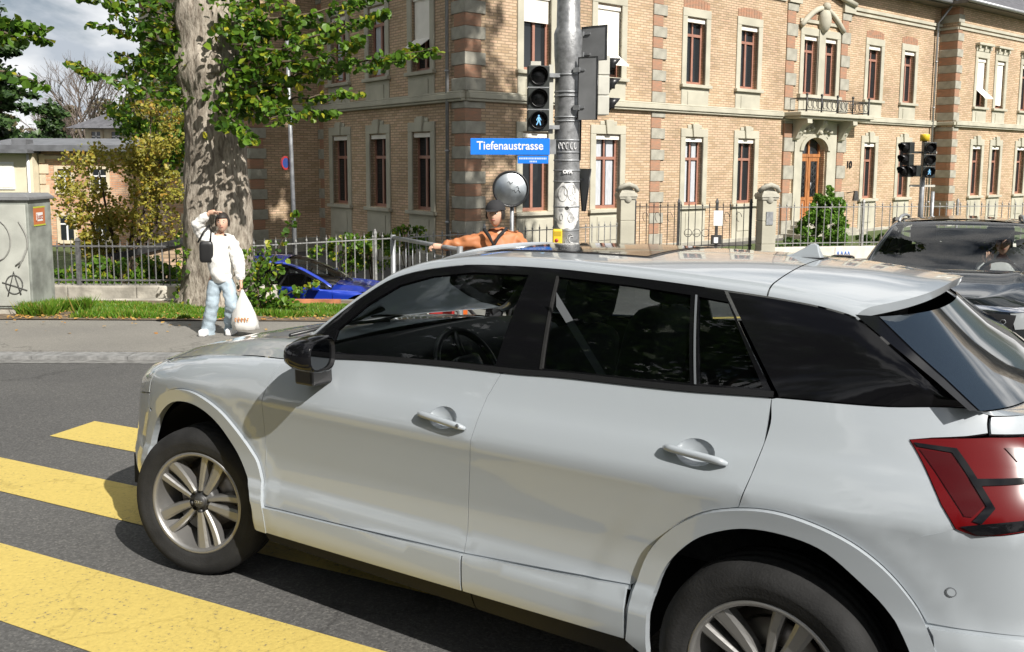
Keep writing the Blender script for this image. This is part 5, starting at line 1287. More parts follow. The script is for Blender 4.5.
# yellowing tree in the garden, green tree behind it
yb = px2w(125, 250, 19.5); yb.z = YARD
C_ = np.concatenate([clumpy(4600, (-.05, 0, 2.5), (1.4, .9, 1.0), 70, 3, .27), clumpy(1700, (.75, 0, 3.6), (.62, .6, .85), 30, 4, .34), clumpy(2500, (.1, 0, 1.5), (1.4, .8, .6), 40, 5, .3)])
yt = empty('maple_tree', yb, 0, 'small yellowing tree behind the iron fence in front of the orange brick house', 'tree'); t_ = MB()
for dx, dz in ((-.5, 3.0), (.3, 3.6), (.7, 4.1), (.9, 2.8), (-.9, 2.5)): t_.tube([(.1, 0, 0), (dx*.3, 0, 1.0), (dx*.75, .1, dz*.6), (dx, 0, dz)], [.07, .055, .035, .012], 6)
t_.build('trunk', M['bark2'], yt); leaves('crown', C_, .075, M['leafyel'], yt, 'heart', .4, 3)
b = px2w(160, 200, 24); b.z = YARD
tree('broadleaf_tree', 'deep green leafy tree rising between the yellow tree and the linden trunk', 'tree', b, 5.2, (b.x, b.y, 3.2), (1.0, 1.1, 2.1), 3400, .15, M['leaf'], seed=12, ncl=50)
# conifers, bare trees and bushes far left
def conifer(px, y_top, y_base, Y, spread, label, seed, n=5200, sz=.42):
    b = px2w(px, y_base, Y); zt = px2w(px, y_top, Y).z; b.z = -1.6; h = zt-b.z
    root = empty('conifer', b, 0, label, 'tree'); t = MB(); t.tube([(0, 0, 0), (0, 0, h)], [.35, .05], 8); t.build('trunk', M['bark2'], root)
    g_ = np.random.default_rng(seed); P = []; br = MB()
    for k in range(60):
        f = g_.uniform(.05, .98); L_ = spread*(1-f)**.7*g_.uniform(.6, 1.15)+.25; a = g_.uniform(0, 6.28); z = h*f
        tip = np.array([math.cos(a)*L_, math.sin(a)*L_, z-L_*.18+.05*L_]); m_ = int(n/60)
        u = g_.uniform(.1, 1, m_)[:, None]; P.append(np.array([0, 0, z])*(1-u)+tip*u+g_.normal(size=(m_, 3))*np.array([.32, .32, .16])*(1.25-u)); br.tube([(0, 0, z), tuple(tip)], [.06, .02], 4)
    br.build('branch', M['bark2'], root)['kind'] = 'stuff'; leaves('crown', np.concatenate(P), sz, M['needle'], root, 'diamond', .5, seed); return root
conifer(2, 2, 160, 52, 5.0, 'tall dark conifer at the left edge behind the cream house', 3, 17000, .42)
conifer(52, 102, 160, 60, 2.2, 'lower dark green conifer beside the bare trees above the grey roof', 4, 4200, .42)
def bare(px, y_top, Y, label, seed, w_=3.0):
    b = px2w(px, 160, Y); zt = px2w(px, y_top, Y).z; b.z = -1.6; h = zt-b.z; root = empty('bare_tree', b, 0, label, 'tree', 'bare trees behind the houses'); g_ = random.Random(seed); t = MB(); br = MB()
    def grow(p, d, L_, r, lv):
        q = p+d*L_; (t if lv == 0 else br).tube([p, p.lerp(q, .5)+Vector((g_.gauss(0, .03), g_.gauss(0, .03), 0))*L_, q], [r, r*.8, r*.6], 5 if lv < 2 else 3, cap=False)
        if lv < 5:
            for k in range(3 if lv < 4 else 4):
                d2 = (d+Vector((g_.gauss(0, .42), g_.gauss(0, .42), g_.gauss(.12, .2)))).normalized(); grow(p.lerp(q, g_.uniform(.55, 1)), d2, L_*g_.uniform(.6, .8), r*.55, lv+1)
    grow(Vector((0, 0, 0)), Vector((0, 0, 1)), h*.36, .2, 0)
    t.build('trunk', M['bark2'], root); br.build('branch', mat('bare_grey_twigs', (.15, .12, .10), .9), root)['kind'] = 'stuff'; return root
bare(100, 34, 60, 'bare leafless tree tallest of the grey ones against the clouds', 3); bare(78, 72, 66, 'bare leafless tree left of the small slate roof', 5); bare(118, 66, 62, 'bare leafless tree right behind the small slate roof', 8); bare(60, 88, 64, 'small bare tree next to the dark conifer', 9); bare(88, 54, 58, 'broad bare tree with fine twigs between the conifer and the pavilion', 15)
wd = np.concatenate([clumpy(5200, (px2w(x, 150, 85).x, 85, z), (5, 3, 4.0), 26, 30+i, .3) for i, (x, z) in enumerate(((-20, 2.5), (40, 1.5), (90, 3.0), (135, 4.0), (180, 4.0)))])
wm = leafmat('autumn_wood', (.05, .06, .025), (.13, .10, .05), trans=.2)
o = leaves('distant_wood', wd, .5, wm, None, 'diamond', .35, 31)
tag(o, 'dull brown and green wood behind the far houses', 'trees', kind='stuff')
# cypress bush and low plants in the front garden
cb = px2w(823, 249, 27.6); cb.z = -1.06
cy = empty('cypress_bush', cb, 0, 'bright green cone shaped evergreen bush in front of the arched door', 'shrub')
C_ = np.concatenate([clumpy(6500, (0, 0, .7), (.82, .6, .72), 60, 41, .26), clumpy(2900, (.05, 0, 1.4), (.46, .38, .5), 26, 42, .34), clumpy(700, (.12, 0, 1.85), (.16, .16, .28), 8, 43, .4)])
t_ = MB().tube([(0, 0, 0), (0, 0, 1.5)], [.05, .02], 6); t_.build('trunk', M['bark2'], cy); leaves('foliage', C_, .11, M['cypress'], cy, 'diamond', .1, 41)
for i, (x, y, Y, r, lb, m_) in enumerate(((878, 238, 28.0, .38, 'low loose shrub with small pale flowers behind the spiked fence', 'leafdark'), (1000, 246, 29.5, .4, 'low shrub behind the fence at the right edge', 'leafdark'), (790, 245, 26.5, .3, 'small dark weeds at the foot of the pillar with the letter plate', 'leafdark'))):
    b = px2w(x, y, Y); b.z = -1.06; s_ = empty('low_shrub', b, 0, lb, 'shrub'); st = MB()
    for k in range(6): st.tube([(0, 0, 0), (rg.uniform(-.3, .3), rg.uniform(-.2, .2), r*1.3)], .012, 4)
    st.build('stem', M['twig'], s_)['kind'] = 'stuff'; leaves('foliage', clumpy(700, (0, 0, r*.9), (r*1.5, r, r*.9), 16, 50+i, .3), .09, M[m_], s_, 'heart', .3, 50+i)
# garden shrubs behind the near fence and behind the blue car
for i, (x, Y, zc, rx, rz, n, lb) in enumerate(((80, 15.4, -.35, .55, .22, 900, 'low green shrub behind the iron fence next to the cabinet'), (118, 15.6, -.25, .75, .28, 1500, 'bright green shrub seen through the middle of the near iron fence'), (160, 15.5, -.35, .5, .22, 700, 'dark green shrub behind the fence close to the linden trunk'),
        (345, 20.9, -.45, .8, .42, 1200, 'green hedge plant behind the blue car under the spiked fence'), (372, 21.6, -.45, .6, .45, 900, 'green shrub between the fence bars left of the handrail'), (408, 22.5, -.3, .7, .38, 900, 'yellow green shrub behind the handrail'))):
    b = px2w(x, 240, Y); b.z = YARD; s_ = empty('garden_shrub', b, 0, lb, 'shrub', ); st = MB()
    for k in range(7): st.tube([(0, 0, 0), (rg.uniform(-.5, .5)*rx, rg.uniform(-.2, .2), zc+rz-YARD)], .014, 4)
    st.build('stem', M['twig'], s_)['kind'] = 'stuff'; leaves('foliage', clumpy(n, (0, 0, zc-YARD), (rx, .35, rz), 20, 60+i, .34), .085, M['leaf'], s_, 'heart', .3, 60+i)
# grass on the verge
def grass(name, poly, n, seed, h=(.05, .13), zfun=None, label=None, m=None):
    g_ = np.random.default_rng(seed); A = np.array(poly); P = []
    while len(P) < n:
        q = g_.uniform(A.min(0), A.max(0), size=(n, 2)); q = q[in_poly(q, poly)]
        k = np.array([mn.noise(Vector((a*.9, b*1.6, 1.7))) for a, b in q]); q = q[k > -.22+.0*k]; P += q.tolist()
    P = np.array(P[:n]); z = np.array([(zfun or (lambda x, y: gz(x, y)+.075))(x, y) for x, y in P]); hh = g_.uniform(h[0], h[1], n)*(.6+.8*np.array([abs(mn.noise(Vector((a*1.3, b*1.3, 9)))) for a, b in P])*1.6)
    a = g_.uniform(0, 6.28, n); w_ = g_.uniform(.006, .013, n); d = np.stack([np.cos(a)*w_, np.sin(a)*w_, 0*a], 1); tip = g_.normal(size=(n, 3))*np.array([.35, .35, 0])*hh[:, None]; tip[:, 2] = hh
    B0 = np.concatenate([P, z[:, None]-.005], 1); V = np.stack([B0-d, B0+d, B0+d*.7+tip*.55, B0+tip, B0-d*.7+tip*.55], 1).reshape(-1, 3)
    F = [(5*i, 5*i+1, 5*i+2, 5*i+3, 5*i+4) for i in range(n)]
    me = bpy.data.meshes.new(name); me.from_pydata(V.tolist(), [], F); o = link(name, me, None, m or M['grass']); return tag(o, label, 'grass', kind='stuff')
grass('verge_grass', [(-6.2, 11.75), (-1.6, 11.68), (-1.45, 12.1), (-2.0, 13.2), (-6.3, 13.3)], 30000, 3, (.035, .09), label='short green grass strip between the footway and the garden wall')
grass('grass_tuft', [(-6.75, 11.9), (-5.9, 11.85), (-6.0, 12.5), (-6.6, 12.5)], 5200, 5, (.14, .30), label='taller grass clump at the corner of the grey street cabinet')
lf = [(rg.uniform(-6.8, -1.6), 11.62+abs(rg.gauss(0, .25)), gz(0, 11.7)+.09) for _ in range(420)]+[(rg.uniform(-6.5, -2), rg.uniform(9.4, 11.6), gz(0, 10.5)+.068) for _ in range(40)]
o = leaves('fallen_leaves', lf, .05, leafmat('dry_leaves', (.30, .14, .04), (.45, .28, .08), trans=.1), None, 'diamond', .8, 77); tag(o, 'scattered dry brown leaves along the edge of the footway', 'leaves', kind='stuff')
# shade tree right of the picture, unseen left trees added to darken reflections
b = (8.85, 10.2, -.4)
tree('plane_tree', 'tall narrow tree right of the picture shading the corner of the building', 'tree', b, 19, (8.65, 10.1, 15.0), (2.5, 2.5, 6.0), 12000, .3, M['leaf'], M['bark'], .22, 80, 21)
for i, (x, y, h_) in enumerate(((-12.5, 1.5, 21), (-15, -8.5, 22), (-17, 9.5, 19))):
    tree('street_tree', ['large street tree left of the picture nearest the crossing', 'large street tree left behind the camera', 'large street tree left of the picture beyond the cabinet'][i], 'tree', (x, y, gz(0, max(y, 0))), h_*.7, (x, y, h_*.58), (5.4, 5.6, h_*.40), 9000, .55, M['leafdark'], seed=90+i, ncl=60, trunk_r=.3)
# ------------------------------------------------------------------ house on the left
hs_ = px2w(42, 200, 33); HB = Vector((hs_.x, 33, YARD))
M['obrick'] = brickmat('orange_pink_brick', (.60, .30, .17), (.70, .42, .26), (.66, .52, .36), (.45, .35, .27), .25, .075)
M['cream'] = mat('cream_render', (.66, .60, .45), .85, var=.06, scale=2, bump=.1)
M['creamst'] = mat('cream_stone', (.60, .52, .38), .85, var=.1, scale=3)
M['flatroof'] = mat('grey_sheet_roof', (.17, .175, .185), .45, metal=.3, var=.2, scale=3)
lh = empty('brick_house', HB, 0, 'orange brick house with cream trim and grey roof behind the yellowing tree', 'house')
def wallbox(root, name, x0, x1, y0, y1, z0, z1, m):
    mb = MB(); mb.box(x0, x1, y0, y1, z0, z1); me = mb.mesh(name); l = me.uv_layers.new(name='UVMap')
    for p in me.polygons:
        for li in p.loop_indices:
            v = me.vertices[me.loops[li].vertex_index].co; n = p.normal
            l.data[li].uv = (v.x, v.z) if abs(n.y) > .5 else ((v.y, v.z) if abs(n.x) > .5 else (v.x, v.y))
    return link(name, me, root, m)
wallbox(lh, 'wall', 0, 9.5, 0, 6, 0, 3.5, M['obrick'])
def hwin(root, x, z0, z1, w_, y=0, blind=False, mm='creamst'):
    f = MB(); f.box(x-.12, x, y-.05, y+.1, z0-.1, z1+.12); f.box(x+w_, x+w_+.12, y-.05, y+.1, z0-.1, z1+.12); f.box(x, x+w_, y-.05, y+.1, z1, z1+.118); f.box(x-.02, x+w_+.02, y-.09, y+.1, z0-.12, z0-.001)
    W_ = f.build('window', M[mm], root); p = MB().box(x, x+w_, y-.015, y+.02, z0, z1).build('pane', M['winglass'] if not blind else M['blind'], W_)
    q = MB().box(x+w_/2-.03, x+w_/2+.03, y-.03, y-.016, z0, z1); q.box(x, x+w_, y-.03, y-.017, z0+(z1-z0)*.65, z0+(z1-z0)*.65+.05); q.build('frame', M['white'], W_); return W_
for x in (.65, 1.95, 3.9, 5.3, 6.7): hwin(lh, x, 2.05, 2.85, .5)
for x in (.65, 1.95, 3.9, 5.3, 6.7): hwin(lh, x, .2, 1.1, .5)
cq = MB()
for k in range(9): cq.box(-.02, .32 if k % 2 else .2, -.04, .1, .02+k*.38, .36+k*.38)
cq.build('corner_stones', M['creamst'], lh)['kind'] = 'stuff'
bnd = MB().box(0, 9.5, -.05, .02, 3.2, 3.34); bnd.build('cornice', M['creamst'], lh)
r_ = MB(); r_.box(-2.6, 9.6, -.5, 6.2, 3.50, 3.62); r_.box(-2.6, 9.6, -.45, -.35, 3.62, 3.72); r_.add([(-2.6, -.35, 3.63), (9.6, -.35, 3.63), (9.6, 3, 4.05), (-2.6, 3, 4.05)], [(0, 1, 2, 3)])
r_.build('roof', M['flatroof'], lh)
sk = MB(); sk.box(-1.35, -.8, .6, 1.1, 3.72, 3.95); sk.build('skylight', M['flatroof'], lh)
ch = empty('garage_house', (HB.x-.06, 32.6, YARD), 0, 'cream rendered low house with a row of white window panels at the left edge', 'house')
wallbox(ch, 'wall', -9, 0, 0, 6, 0, 3.42, M['cream'])
for k in range(5):
    f = MB(); x = -.62-.72*(k+1)+.0; f.box(x, x+.66, -.04, .02, 2.1, 3.1); w_ = f.build('window', M['white'], ch); MB().box(x+.06, x+.60, -.055, -.042, 2.16, 3.04).build('pane', M['blind'], w_)
MB().box(-9.2, .1, -.5, 6.1, 3.421, 3.55).build('roof', M['flatroof'], ch); MB().tube([(-.12, -.08, 0), (-.12, -.08, 3.4)], .05, 8).build('downpipe', M['white'], ch)
pvb = px2w(117, 150, 41); pvb.z = YARD
pv_ = empty('garden_pavilion', pvb, 0, 'small cream pavilion with a low pointed slate roof above the flat roof', 'house')
wallbox(pv_, 'wall', -1.0, 1.0, -.9, .9, 0, 4.62, M['cream'])
rp_ = MB(); rp_.add([(-1.62, -1.4, 4.6), (1.55, -1.4, 4.6), (1.55, 1.4, 4.6), (-1.62, 1.4, 4.6), (-.25, 0, 5.35), (.2, 0, 5.35)], [(0, 1, 5, 4), (1, 2, 5), (2, 3, 4, 5), (3, 0, 4), (0, 3, 2, 1)]); rp_.build('roof', M['slate'], pv_)
for x in (-.7, .2): hwin(pv_, x, 3.8, 4.45, .4, -.9)
# ------------------------------------------------------------------ walls and fences
def picket_mesh(h, r=.011, spike=True):
    mb = MB(); mb.tube([(0, 0, 0), (0, 0, h-.1), (0, 0, h)], [r, r, .002], 5, smooth=False)
    if spike: mb.tube([(0, 0, h-.14), (0, 0, h-.11), (0, 0, h-.07)], [r, r*2.0, r*.8], 5)
    return mb.mesh('picket')
def fence(name, label, P0, P1, zb, h, sp, m, posts=(), rails=(.12, .85), r=.011, zt=None, cat='fence', postr=.03):
    P0 = Vector(P0); P1 = Vector(P1); d = P1-P0; L_ = d.length; n = int(L_/sp); root = empty(name, (P0.x, P0.y, zb), math.atan2(d.y, d.x), label, cat)
    me = picket_mesh(h, r); me.materials.append(m)
    for k in range(n+1):
        o = bpy.data.objects.new('picket', me); COL.objects.link(o); o.parent = root; o.location = (k*sp, rg.uniform(-.004, .004), rg.uniform(-.006, .006)); o.rotation_euler = (rg.gauss(0, .006), rg.gauss(0, .006), 0)
    for q in rails:
        MB().box(0, L_, -.018, .018, h*q-.012, h*q+.012).build('rail', m, root)
    for x in posts:
        p = MB(); p.box(x-postr, x+postr, -postr, postr, -.2, h*.98); p.frus((x, 0), postr*1.3, postr*1.3, h*.98, h*1.05, .3); p.build('post', m, root)
    return root
M['fencegrey'] = mat('dull_grey_fence_paint', (.13, .13, .13), .6, metal=.2, var=.3, scale=20)
M['fencelight'] = mat('weathered_grey_fence_paint', (.26, .26, .25), .5, metal=.2, var=.3, scale=20)
wl = empty('garden_wall', (-9.3, 14.0, gz(0, 14)), 0, 'low stained concrete wall carrying the near iron fence behind the verge', 'wall')
ms = []
for k in range(5):
    x0 = k*1.1; MB().box(x0+.004, x0+1.096, -.02, .28, -1.2, .28+.004*(k % 2)).build('wall_block', M['concrete'], wl, bevel=.02)
MB().box(2.2, 5.5, -.22, -.03, -.3, .10).build('wall_footing', M['concrete'], wl, bevel=.03)
fence('iron_fence', 'short spiked iron fence on the low concrete wall left of the linden trunk', (-9.3, 14.1, 0), (-4.6, 14.1, 0), -.27, .72, .112, M['fencegrey'], (.05, 2.35, 4.6), (.10, .86))
# brick garden wall with a rising dark coping behind it
bw = empty('brick_garden_wall', (-8.2, 19.0, YARD), 0, 'dark brick wall with a sweeping coping rail behind the near iron fence', 'wall')
pts = [(-.8, .95), (0, 1.10), (.8, 1.30), (1.6, 1.50), (2.0, 1.58), (2.3, 1.60), (2.5, 1.61)]
w_ = MB(); vs = []; 
for x, z in pts: vs += [(x, 0, 0), (x, 0, z), (x, .3, z), (x, .3, 0)]
me = bpy.data.meshes.new('wall'); me.from_pydata(vs, [], [(4*i, 4*i+4, 4*i+5, 4*i+1) for i in range(6)]+[(4*i+1, 4*i+5, 4*i+6, 4*i+2) for i in range(6)]); l = me.uv_layers.new(name='UVMap')
for p in me.polygons:
    for li in p.loop_indices: v = me.vertices[me.loops[li].vertex_index].co; l.data[li].uv = (v.x, v.z)
link('wall', me, bw, M['brick']); cp = MB(); vs = []
for x, z in pts: vs += [(x, -.08, z), (x, -.08, z+.14), (x, .38, z+.14), (x, .38, z)]
cp.add(vs, [(4*i+a, 4*i+4+a, 4*i+4+(a+1) % 4, 4*i+(a+1) % 4) for i in range(6) for a in range(4)]+[(0, 1, 2, 3)]); cp.build('coping', M['iron'], bw)
# spiked fence in front of the dark facade
LF0 = Vector((-5.6, 18.35, 0)); LF1 = Vector((3.0, 25.0, 0))
fence('spiked_fence', 'long spiked grey fence in front of the shaded facade reaching to the first stone pillar', LF0, LF1, -1.35, 1.46, .235, M['fencelight'], (3.1, 6.2, 9.2), (.10, .89), .014)
wl2 = empty('fence_wall', (-5.6, 18.35, YARD), math.atan2(6.65, 8.6), 'low concrete base wall under the long spiked fence', 'wall')
for k in range(7): MB().box(k*1.55+.004, k*1.55+1.546, -.15, .15, -.1, .27).build('wall_block', M['concrete'], wl2, bevel=.015)
# stone pillars, gate, right fence
def pillar(px, label, plate=False):
    b = px2w(px, 247, 25.1); b.z = -1.05; r = empty('gate_pillar', b, .17, label, 'pillar', 'stone gate pillars')
    for k, (z0, z1) in enumerate(((0, .5), (.505, 1.15), (1.155, 1.75))):
        s = MB().box(-.21, .21, -.21, .21, z0, z1); s.build('pillar_block', M['stone'], r, bevel=.015)
    c = MB(); c.frus((0, 0), .24, .24, 1.755, 1.83, 1.05); c.frus((0, 0), .27, .27, 1.831, 1.93, .9); c.frus((0, 0), .22, .22, 1.931, 2.2, .25); c.tube([(-.3, -.12, 1.98), (-.2, -.2, 2.1), (0, -.24, 2.17), (.2, -.2, 2.1), (.3, -.12, 1.98)], .07, 6); c.sphere((0, -.2, 1.78), .12, 10, 8, sc=(1, .6, 1.2)); c.build('pillar_cap', M['stone2'], r)
    if plate: MB().box(-.10, .10, -.235, -.212, 1.05, 1.42).build('letter_plate', M['galv'], r)
    return r
pillar(625, 'stone gate pillar with carved cap right behind the traffic light pole'); pillar(765, 'stone gate pillar with a grey letter plate beside the iron gate', True)
ga = Vector((3.42, 25.12, 0)); gb = Vector((6.88, 25.3, 0))
gt_ = fence('iron_gate', 'wrought iron gate with scroll rings and a white notice between the stone pillars', ga, gb, -.98, 1.62, .20, M['iron'], (.06, 1.32, 2.42, 3.40), (.22, .90), .012, cat='gate', postr=.035)
sc_ = MB()
for x in (1.6, 1.85, 2.1): sc_.tube([(x+.11*math.cos(t), 0, .72+.11*math.sin(t)) for t in np.linspace(0, 6.28, 15)[:-1]], .01, 4, closed=True)
for x in (.35, .7, 1.05, 2.7, 3.05): sc_.tube([(x+.09*math.cos(t)*(1-t/9), 0, 1.18+.13*math.sin(t)) for t in np.linspace(0, 5, 12)], .01, 4)
sc_.build('scroll', M['iron'], gt_)['kind'] = 'stuff'
MB().box(2.32, 2.58, -.05, -.035, .93, 1.36).build('notice_plate', M['white'], gt_); lb_ = MB().box(2.28, 2.56, -.08, .05, .40, .66); o = lb_.build('lock_box', M['iron'], gt_); MB().box(2.33, 2.45, -.095, -.081, .44, .60).build('lock_plate', M['white'], o)
rf0 = Vector((7.42, 25.35, 0)); rf1 = rf0+Vector((.983, .19, 0)).normalized()*13.5
fence('spiked_fence', 'spiked grey fence on a white base wall right of the lettered pillar', rf0, rf1, -.66, 1.30, .235, M['fencelight'], (2.9, 6.0, 9.2, 12.4), (.07, .87), .014)
wl3 = empty('fence_wall', (rf0.x, rf0.y, -1.1), math.atan2(.19, .983), 'white painted base wall under the spiked fence at the right', 'wall')
M['wwall'] = mat('pale_washed_wall', (.62, .59, .52), .85, var=.12, scale=4, bump=.15)
for k in range(7): MB().box(k*1.95+.004, k*1.95+1.946, -.17, .17, -.1, .42).build('wall_block', M['wwall'], wl3, bevel=.012)
gfi = MB(); 
for x in (2.0, 2.12, 2.24, 2.34): gfi.tube([(x, -.175, .12), (x+.05, -.175, .30), (x+.09, -.175, .14)], .016, 4)
gfi.build('spray_mark', M['blue'], wl3)
bo_ = px2w(896, 240, 23.8); bo_.z = gz(0, 23.8); bp_ = empty('bollard', bo_, 0, 'dark square post in front of the fence left of the second traffic light', 'post'); MB().box(-.09, .09, -.09, .09, 0, 1.18).build('shaft', M['iron'], bp_, bevel=.01); MB().frus((0, 0), .1, .1, 1.182, 1.25, .6).build('cap', M['iron'], bp_)
# lamp post with parking sign
lp = px2w(293.5, 250, 19.2); lp.z = YARD
lpo = empty('lamp_post', lp, 0, 'thin grey post with a small round parking sign before the dark wing', 'post'); MB().tube([(.05, 0, 0), (0, 0, 3.4), (-.03, 0, 5.7)], [.055, .045, .035], 10).build('pole', M['galv'], lpo)
sg_ = MB(); A = Matrix.Translation((-.13, 0, 3.12)) @ Matrix.Rotation(math.radians(66), 4, 'Z') @ Matrix.Rotation(math.pi/2, 4, 'X')
for r0, r1, z, m_, nm in ((0, .15, 0, 'galv', 'sign_back'), (.11, .15, .012, 'signred', 'sign_ring'), (0, .11, .012, 'signblue', 'sign_field')):
    M.setdefault('signred', mat('sign_red', (.35, .03, .03), .5)); M.setdefault('signblue', mat('sign_blue', (.03, .06, .22), .5))
    q = MB(); q.lathe([(r0, z), (r1, z)] if r0 == 0 else [(r0, z), (r1, z)], 24, A); q.lathe([(r0, -z), (r1, -z)], 24, A); q.build(nm, M[m_], lpo)
# ------------------------------------------------------------------ signal pole with its signs
PB = Vector((.715, 11.7, gz(0, 11.7)+.06)); Z0 = PB.z
def zpx(py, Y=11.7): return px2w(512, py, Y).z
M['castpole'] = mat('galvanised_pole', (.27, .275, .28), .42, metal=.55, var=.25, scale=14, bump=.2, bscale=70)
pole = empty('signal_pole', PB, 0, 'thick grey steel traffic light pole with bands, white paste and graffiti', 'pole')
def h(py): return zpx(py)-Z0
pm = MB(); pm.lathe([(.30, 0), (.30, .03), (.19, .06), (.175, .10), (.172, h(205)), (.168, h(150)), (.166, h(70)), (.178, h(56)), (.185, h(34)), (.17, h(30)), (.152, h(27)), (.14, h(-60))], 40)
pm.build('shaft', M['castpole'], pole)
for py in (56, 75, 92, 96, 117, 121, 140, 152, 160, 170, 181, 206, 229):
    MB().lathe([(.166, h(py)-.012), (.1765, h(py)-.012), (.1765, h(py)+.008), (.166, h(py)+.008)], 32).build('band', M['galv'], pole)
def wrap_patch(name, poly, m, r=.1745, sub=.015, grid=True):
    P, T = cdt(densify(poly, sub), [], sub); X = [(r*math.sin(p[0]/r), -r*math.cos(p[0]/r), p[1]) for p in P]
    o = MB().add(X, [tuple(int(i) for i in t) for t in T], True).build(name, m, pole); return o
M['paste'] = mat('torn_white_paste', (.74, .74, .72), .8, col2=(.34, .34, .34), scale=11, lo=.36, hi=.47, detail=8)
out = []
for k in range(40):
    t = 2*math.pi*k/40; out.append(((.175+.02*math.sin(5*t))*math.cos(t)*(1.0) if abs(math.cos(t)) < .9 else .19*math.copysign(1, math.cos(t)), (h(182)+h(228))/2+(h(182)-h(228))/2*math.copysign(abs(math.sin(t))**.45, math.sin(t))+.012*math.sin(7*t)))
wrap_patch('paste_patch', out, M['paste'])
def ring_wrap(cx, cz, rx, rz, m, w_=.012, a0=0, a1=6.28, nm='graffiti'):
    r = .178; mb = MB(); mb.tube([(r*math.sin((cx+rx*math.cos(t))/r), -r*math.cos((cx+rx*math.cos(t))/r), cz+rz*math.sin(t)) for t in np.linspace(a0, a1, 18)], w_*.5, 4); return mb.build(nm, m, pole)
gg = mat('grey_spray_line', (.40, .40, .39), .7)
for cx, cz, rx, rz in ((-.02, h(191), .02, .045), (.085, h(190), .018, .05), (-.075, h(216), .018, .045), (.05, h(217), .04, .06), (-.06, h(193), .06, .10), (.06, h(192), .055, .105)): ring_wrap(cx, cz, rx, rz, gg, .007)
ring_wrap(.0, h(207), .018, .014, M['black'], .018)
gw = mat('white_spray_line', (.70, .70, .70), .7)
for k, cx in enumerate((-.11, -.06, -.01, .05, .10)): ring_wrap(cx, h(146), .018, .04, gw, .012, .4*k, 4.2+.4*k)
for k in range(4): ring_wrap(.04+.03*math.sin(k*2), h(236)-.03*k, .04, .04, gw if k % 2 else gg, .010, k, k+4)
me = text_mesh('OPA', .06, .003, .004); me.transform(Matrix.Translation((-.0, -.185, h(171.5))) @ Matrix.Rotation(math.pi/2, 4, 'X')); link('graffiti', me, pole, gw)
cb_ = MB(); cb_.tube([(.16, -.07, h(64)), (.17, -.08, h(110)), (.165, -.08, h(160))], .012, 6); cb_.tube([(.10, -.13, h(120)), (.14, -.12, h(112)), (.18, -.07, h(118))], .01, 5); cb_.build('cable', M['black'], pole)
# yellow push button
yb_ = empty('push_button_box', PB+Vector((-.125, -.19, h(236))), 0, 'yellow pedestrian push button box on the big pole', 'button')
b_ = MB(); b_.box(-.062, .062, -.055, .03, -.11, .11); b_.build('housing', M['yellow'], yb_, bevel=.018)
MB().lathe([(0, .064), (.022, .062), (.026, .052)], 16, Matrix.Rotation(math.pi/2, 4, 'X') @ Matrix.Translation((-.012, -.035, 0))).build('button', M['signred'], yb_)
MB().box(-.045, .045, -.0565, -.0555, .02, .08).build('dark_label', mat('ochre_print', (.45, .30, .02), .5), yb_)
# signal heads
M['lensoff'] = mat('unlit_lens', (.012, .012, .013), .25)
m, t, b = nodes('lit_walk_symbol'); setc(b, (.02, .05, .08), .6); b.inputs['Emission Color'].default_value = (.30, .66, 1, 1); b.inputs['Emission Strength'].default_value = .95; M['walk'] = m
M['housing'] = mat('dark_green_black_housing', (.022, .026, .024), .45)
M['beige'] = mat('pale_housing_back', (.50, .49, .43), .5, var=.08)
def walkman(parent, M4, s):
    mb = MB()
    def seg(pts, r): mb.tube([Vector((x*s, 0, z*s)) for x, z in pts], [q*s for q in r], 8)
    mb.sphere((0.02*s, 0, .72*s), .13*s, 10, 8, sc=(1, .3, 1)); seg([(.02, .55), (0, .1)], [.17, .12]); seg([(.05, .1), (.2, -.3), (.32, -.75)], [.11, .09, .07]); seg([(-.03, .1), (-.12, -.3), (-.34, -.72)], [.11, .09, .07])
    seg([(.1, .48), (.3, .2), (.38, 0)], [.07, .06, .05]); seg([(-.06, .48), (-.26, .2), (-.33, -.02)], [.07, .06, .05])
    me = mb.mesh('walking_figure'); me.transform(M4 @ Matrix.Diagonal((1, .25, 1, 1))); return link('walking_figure', me, parent, M['walk'])
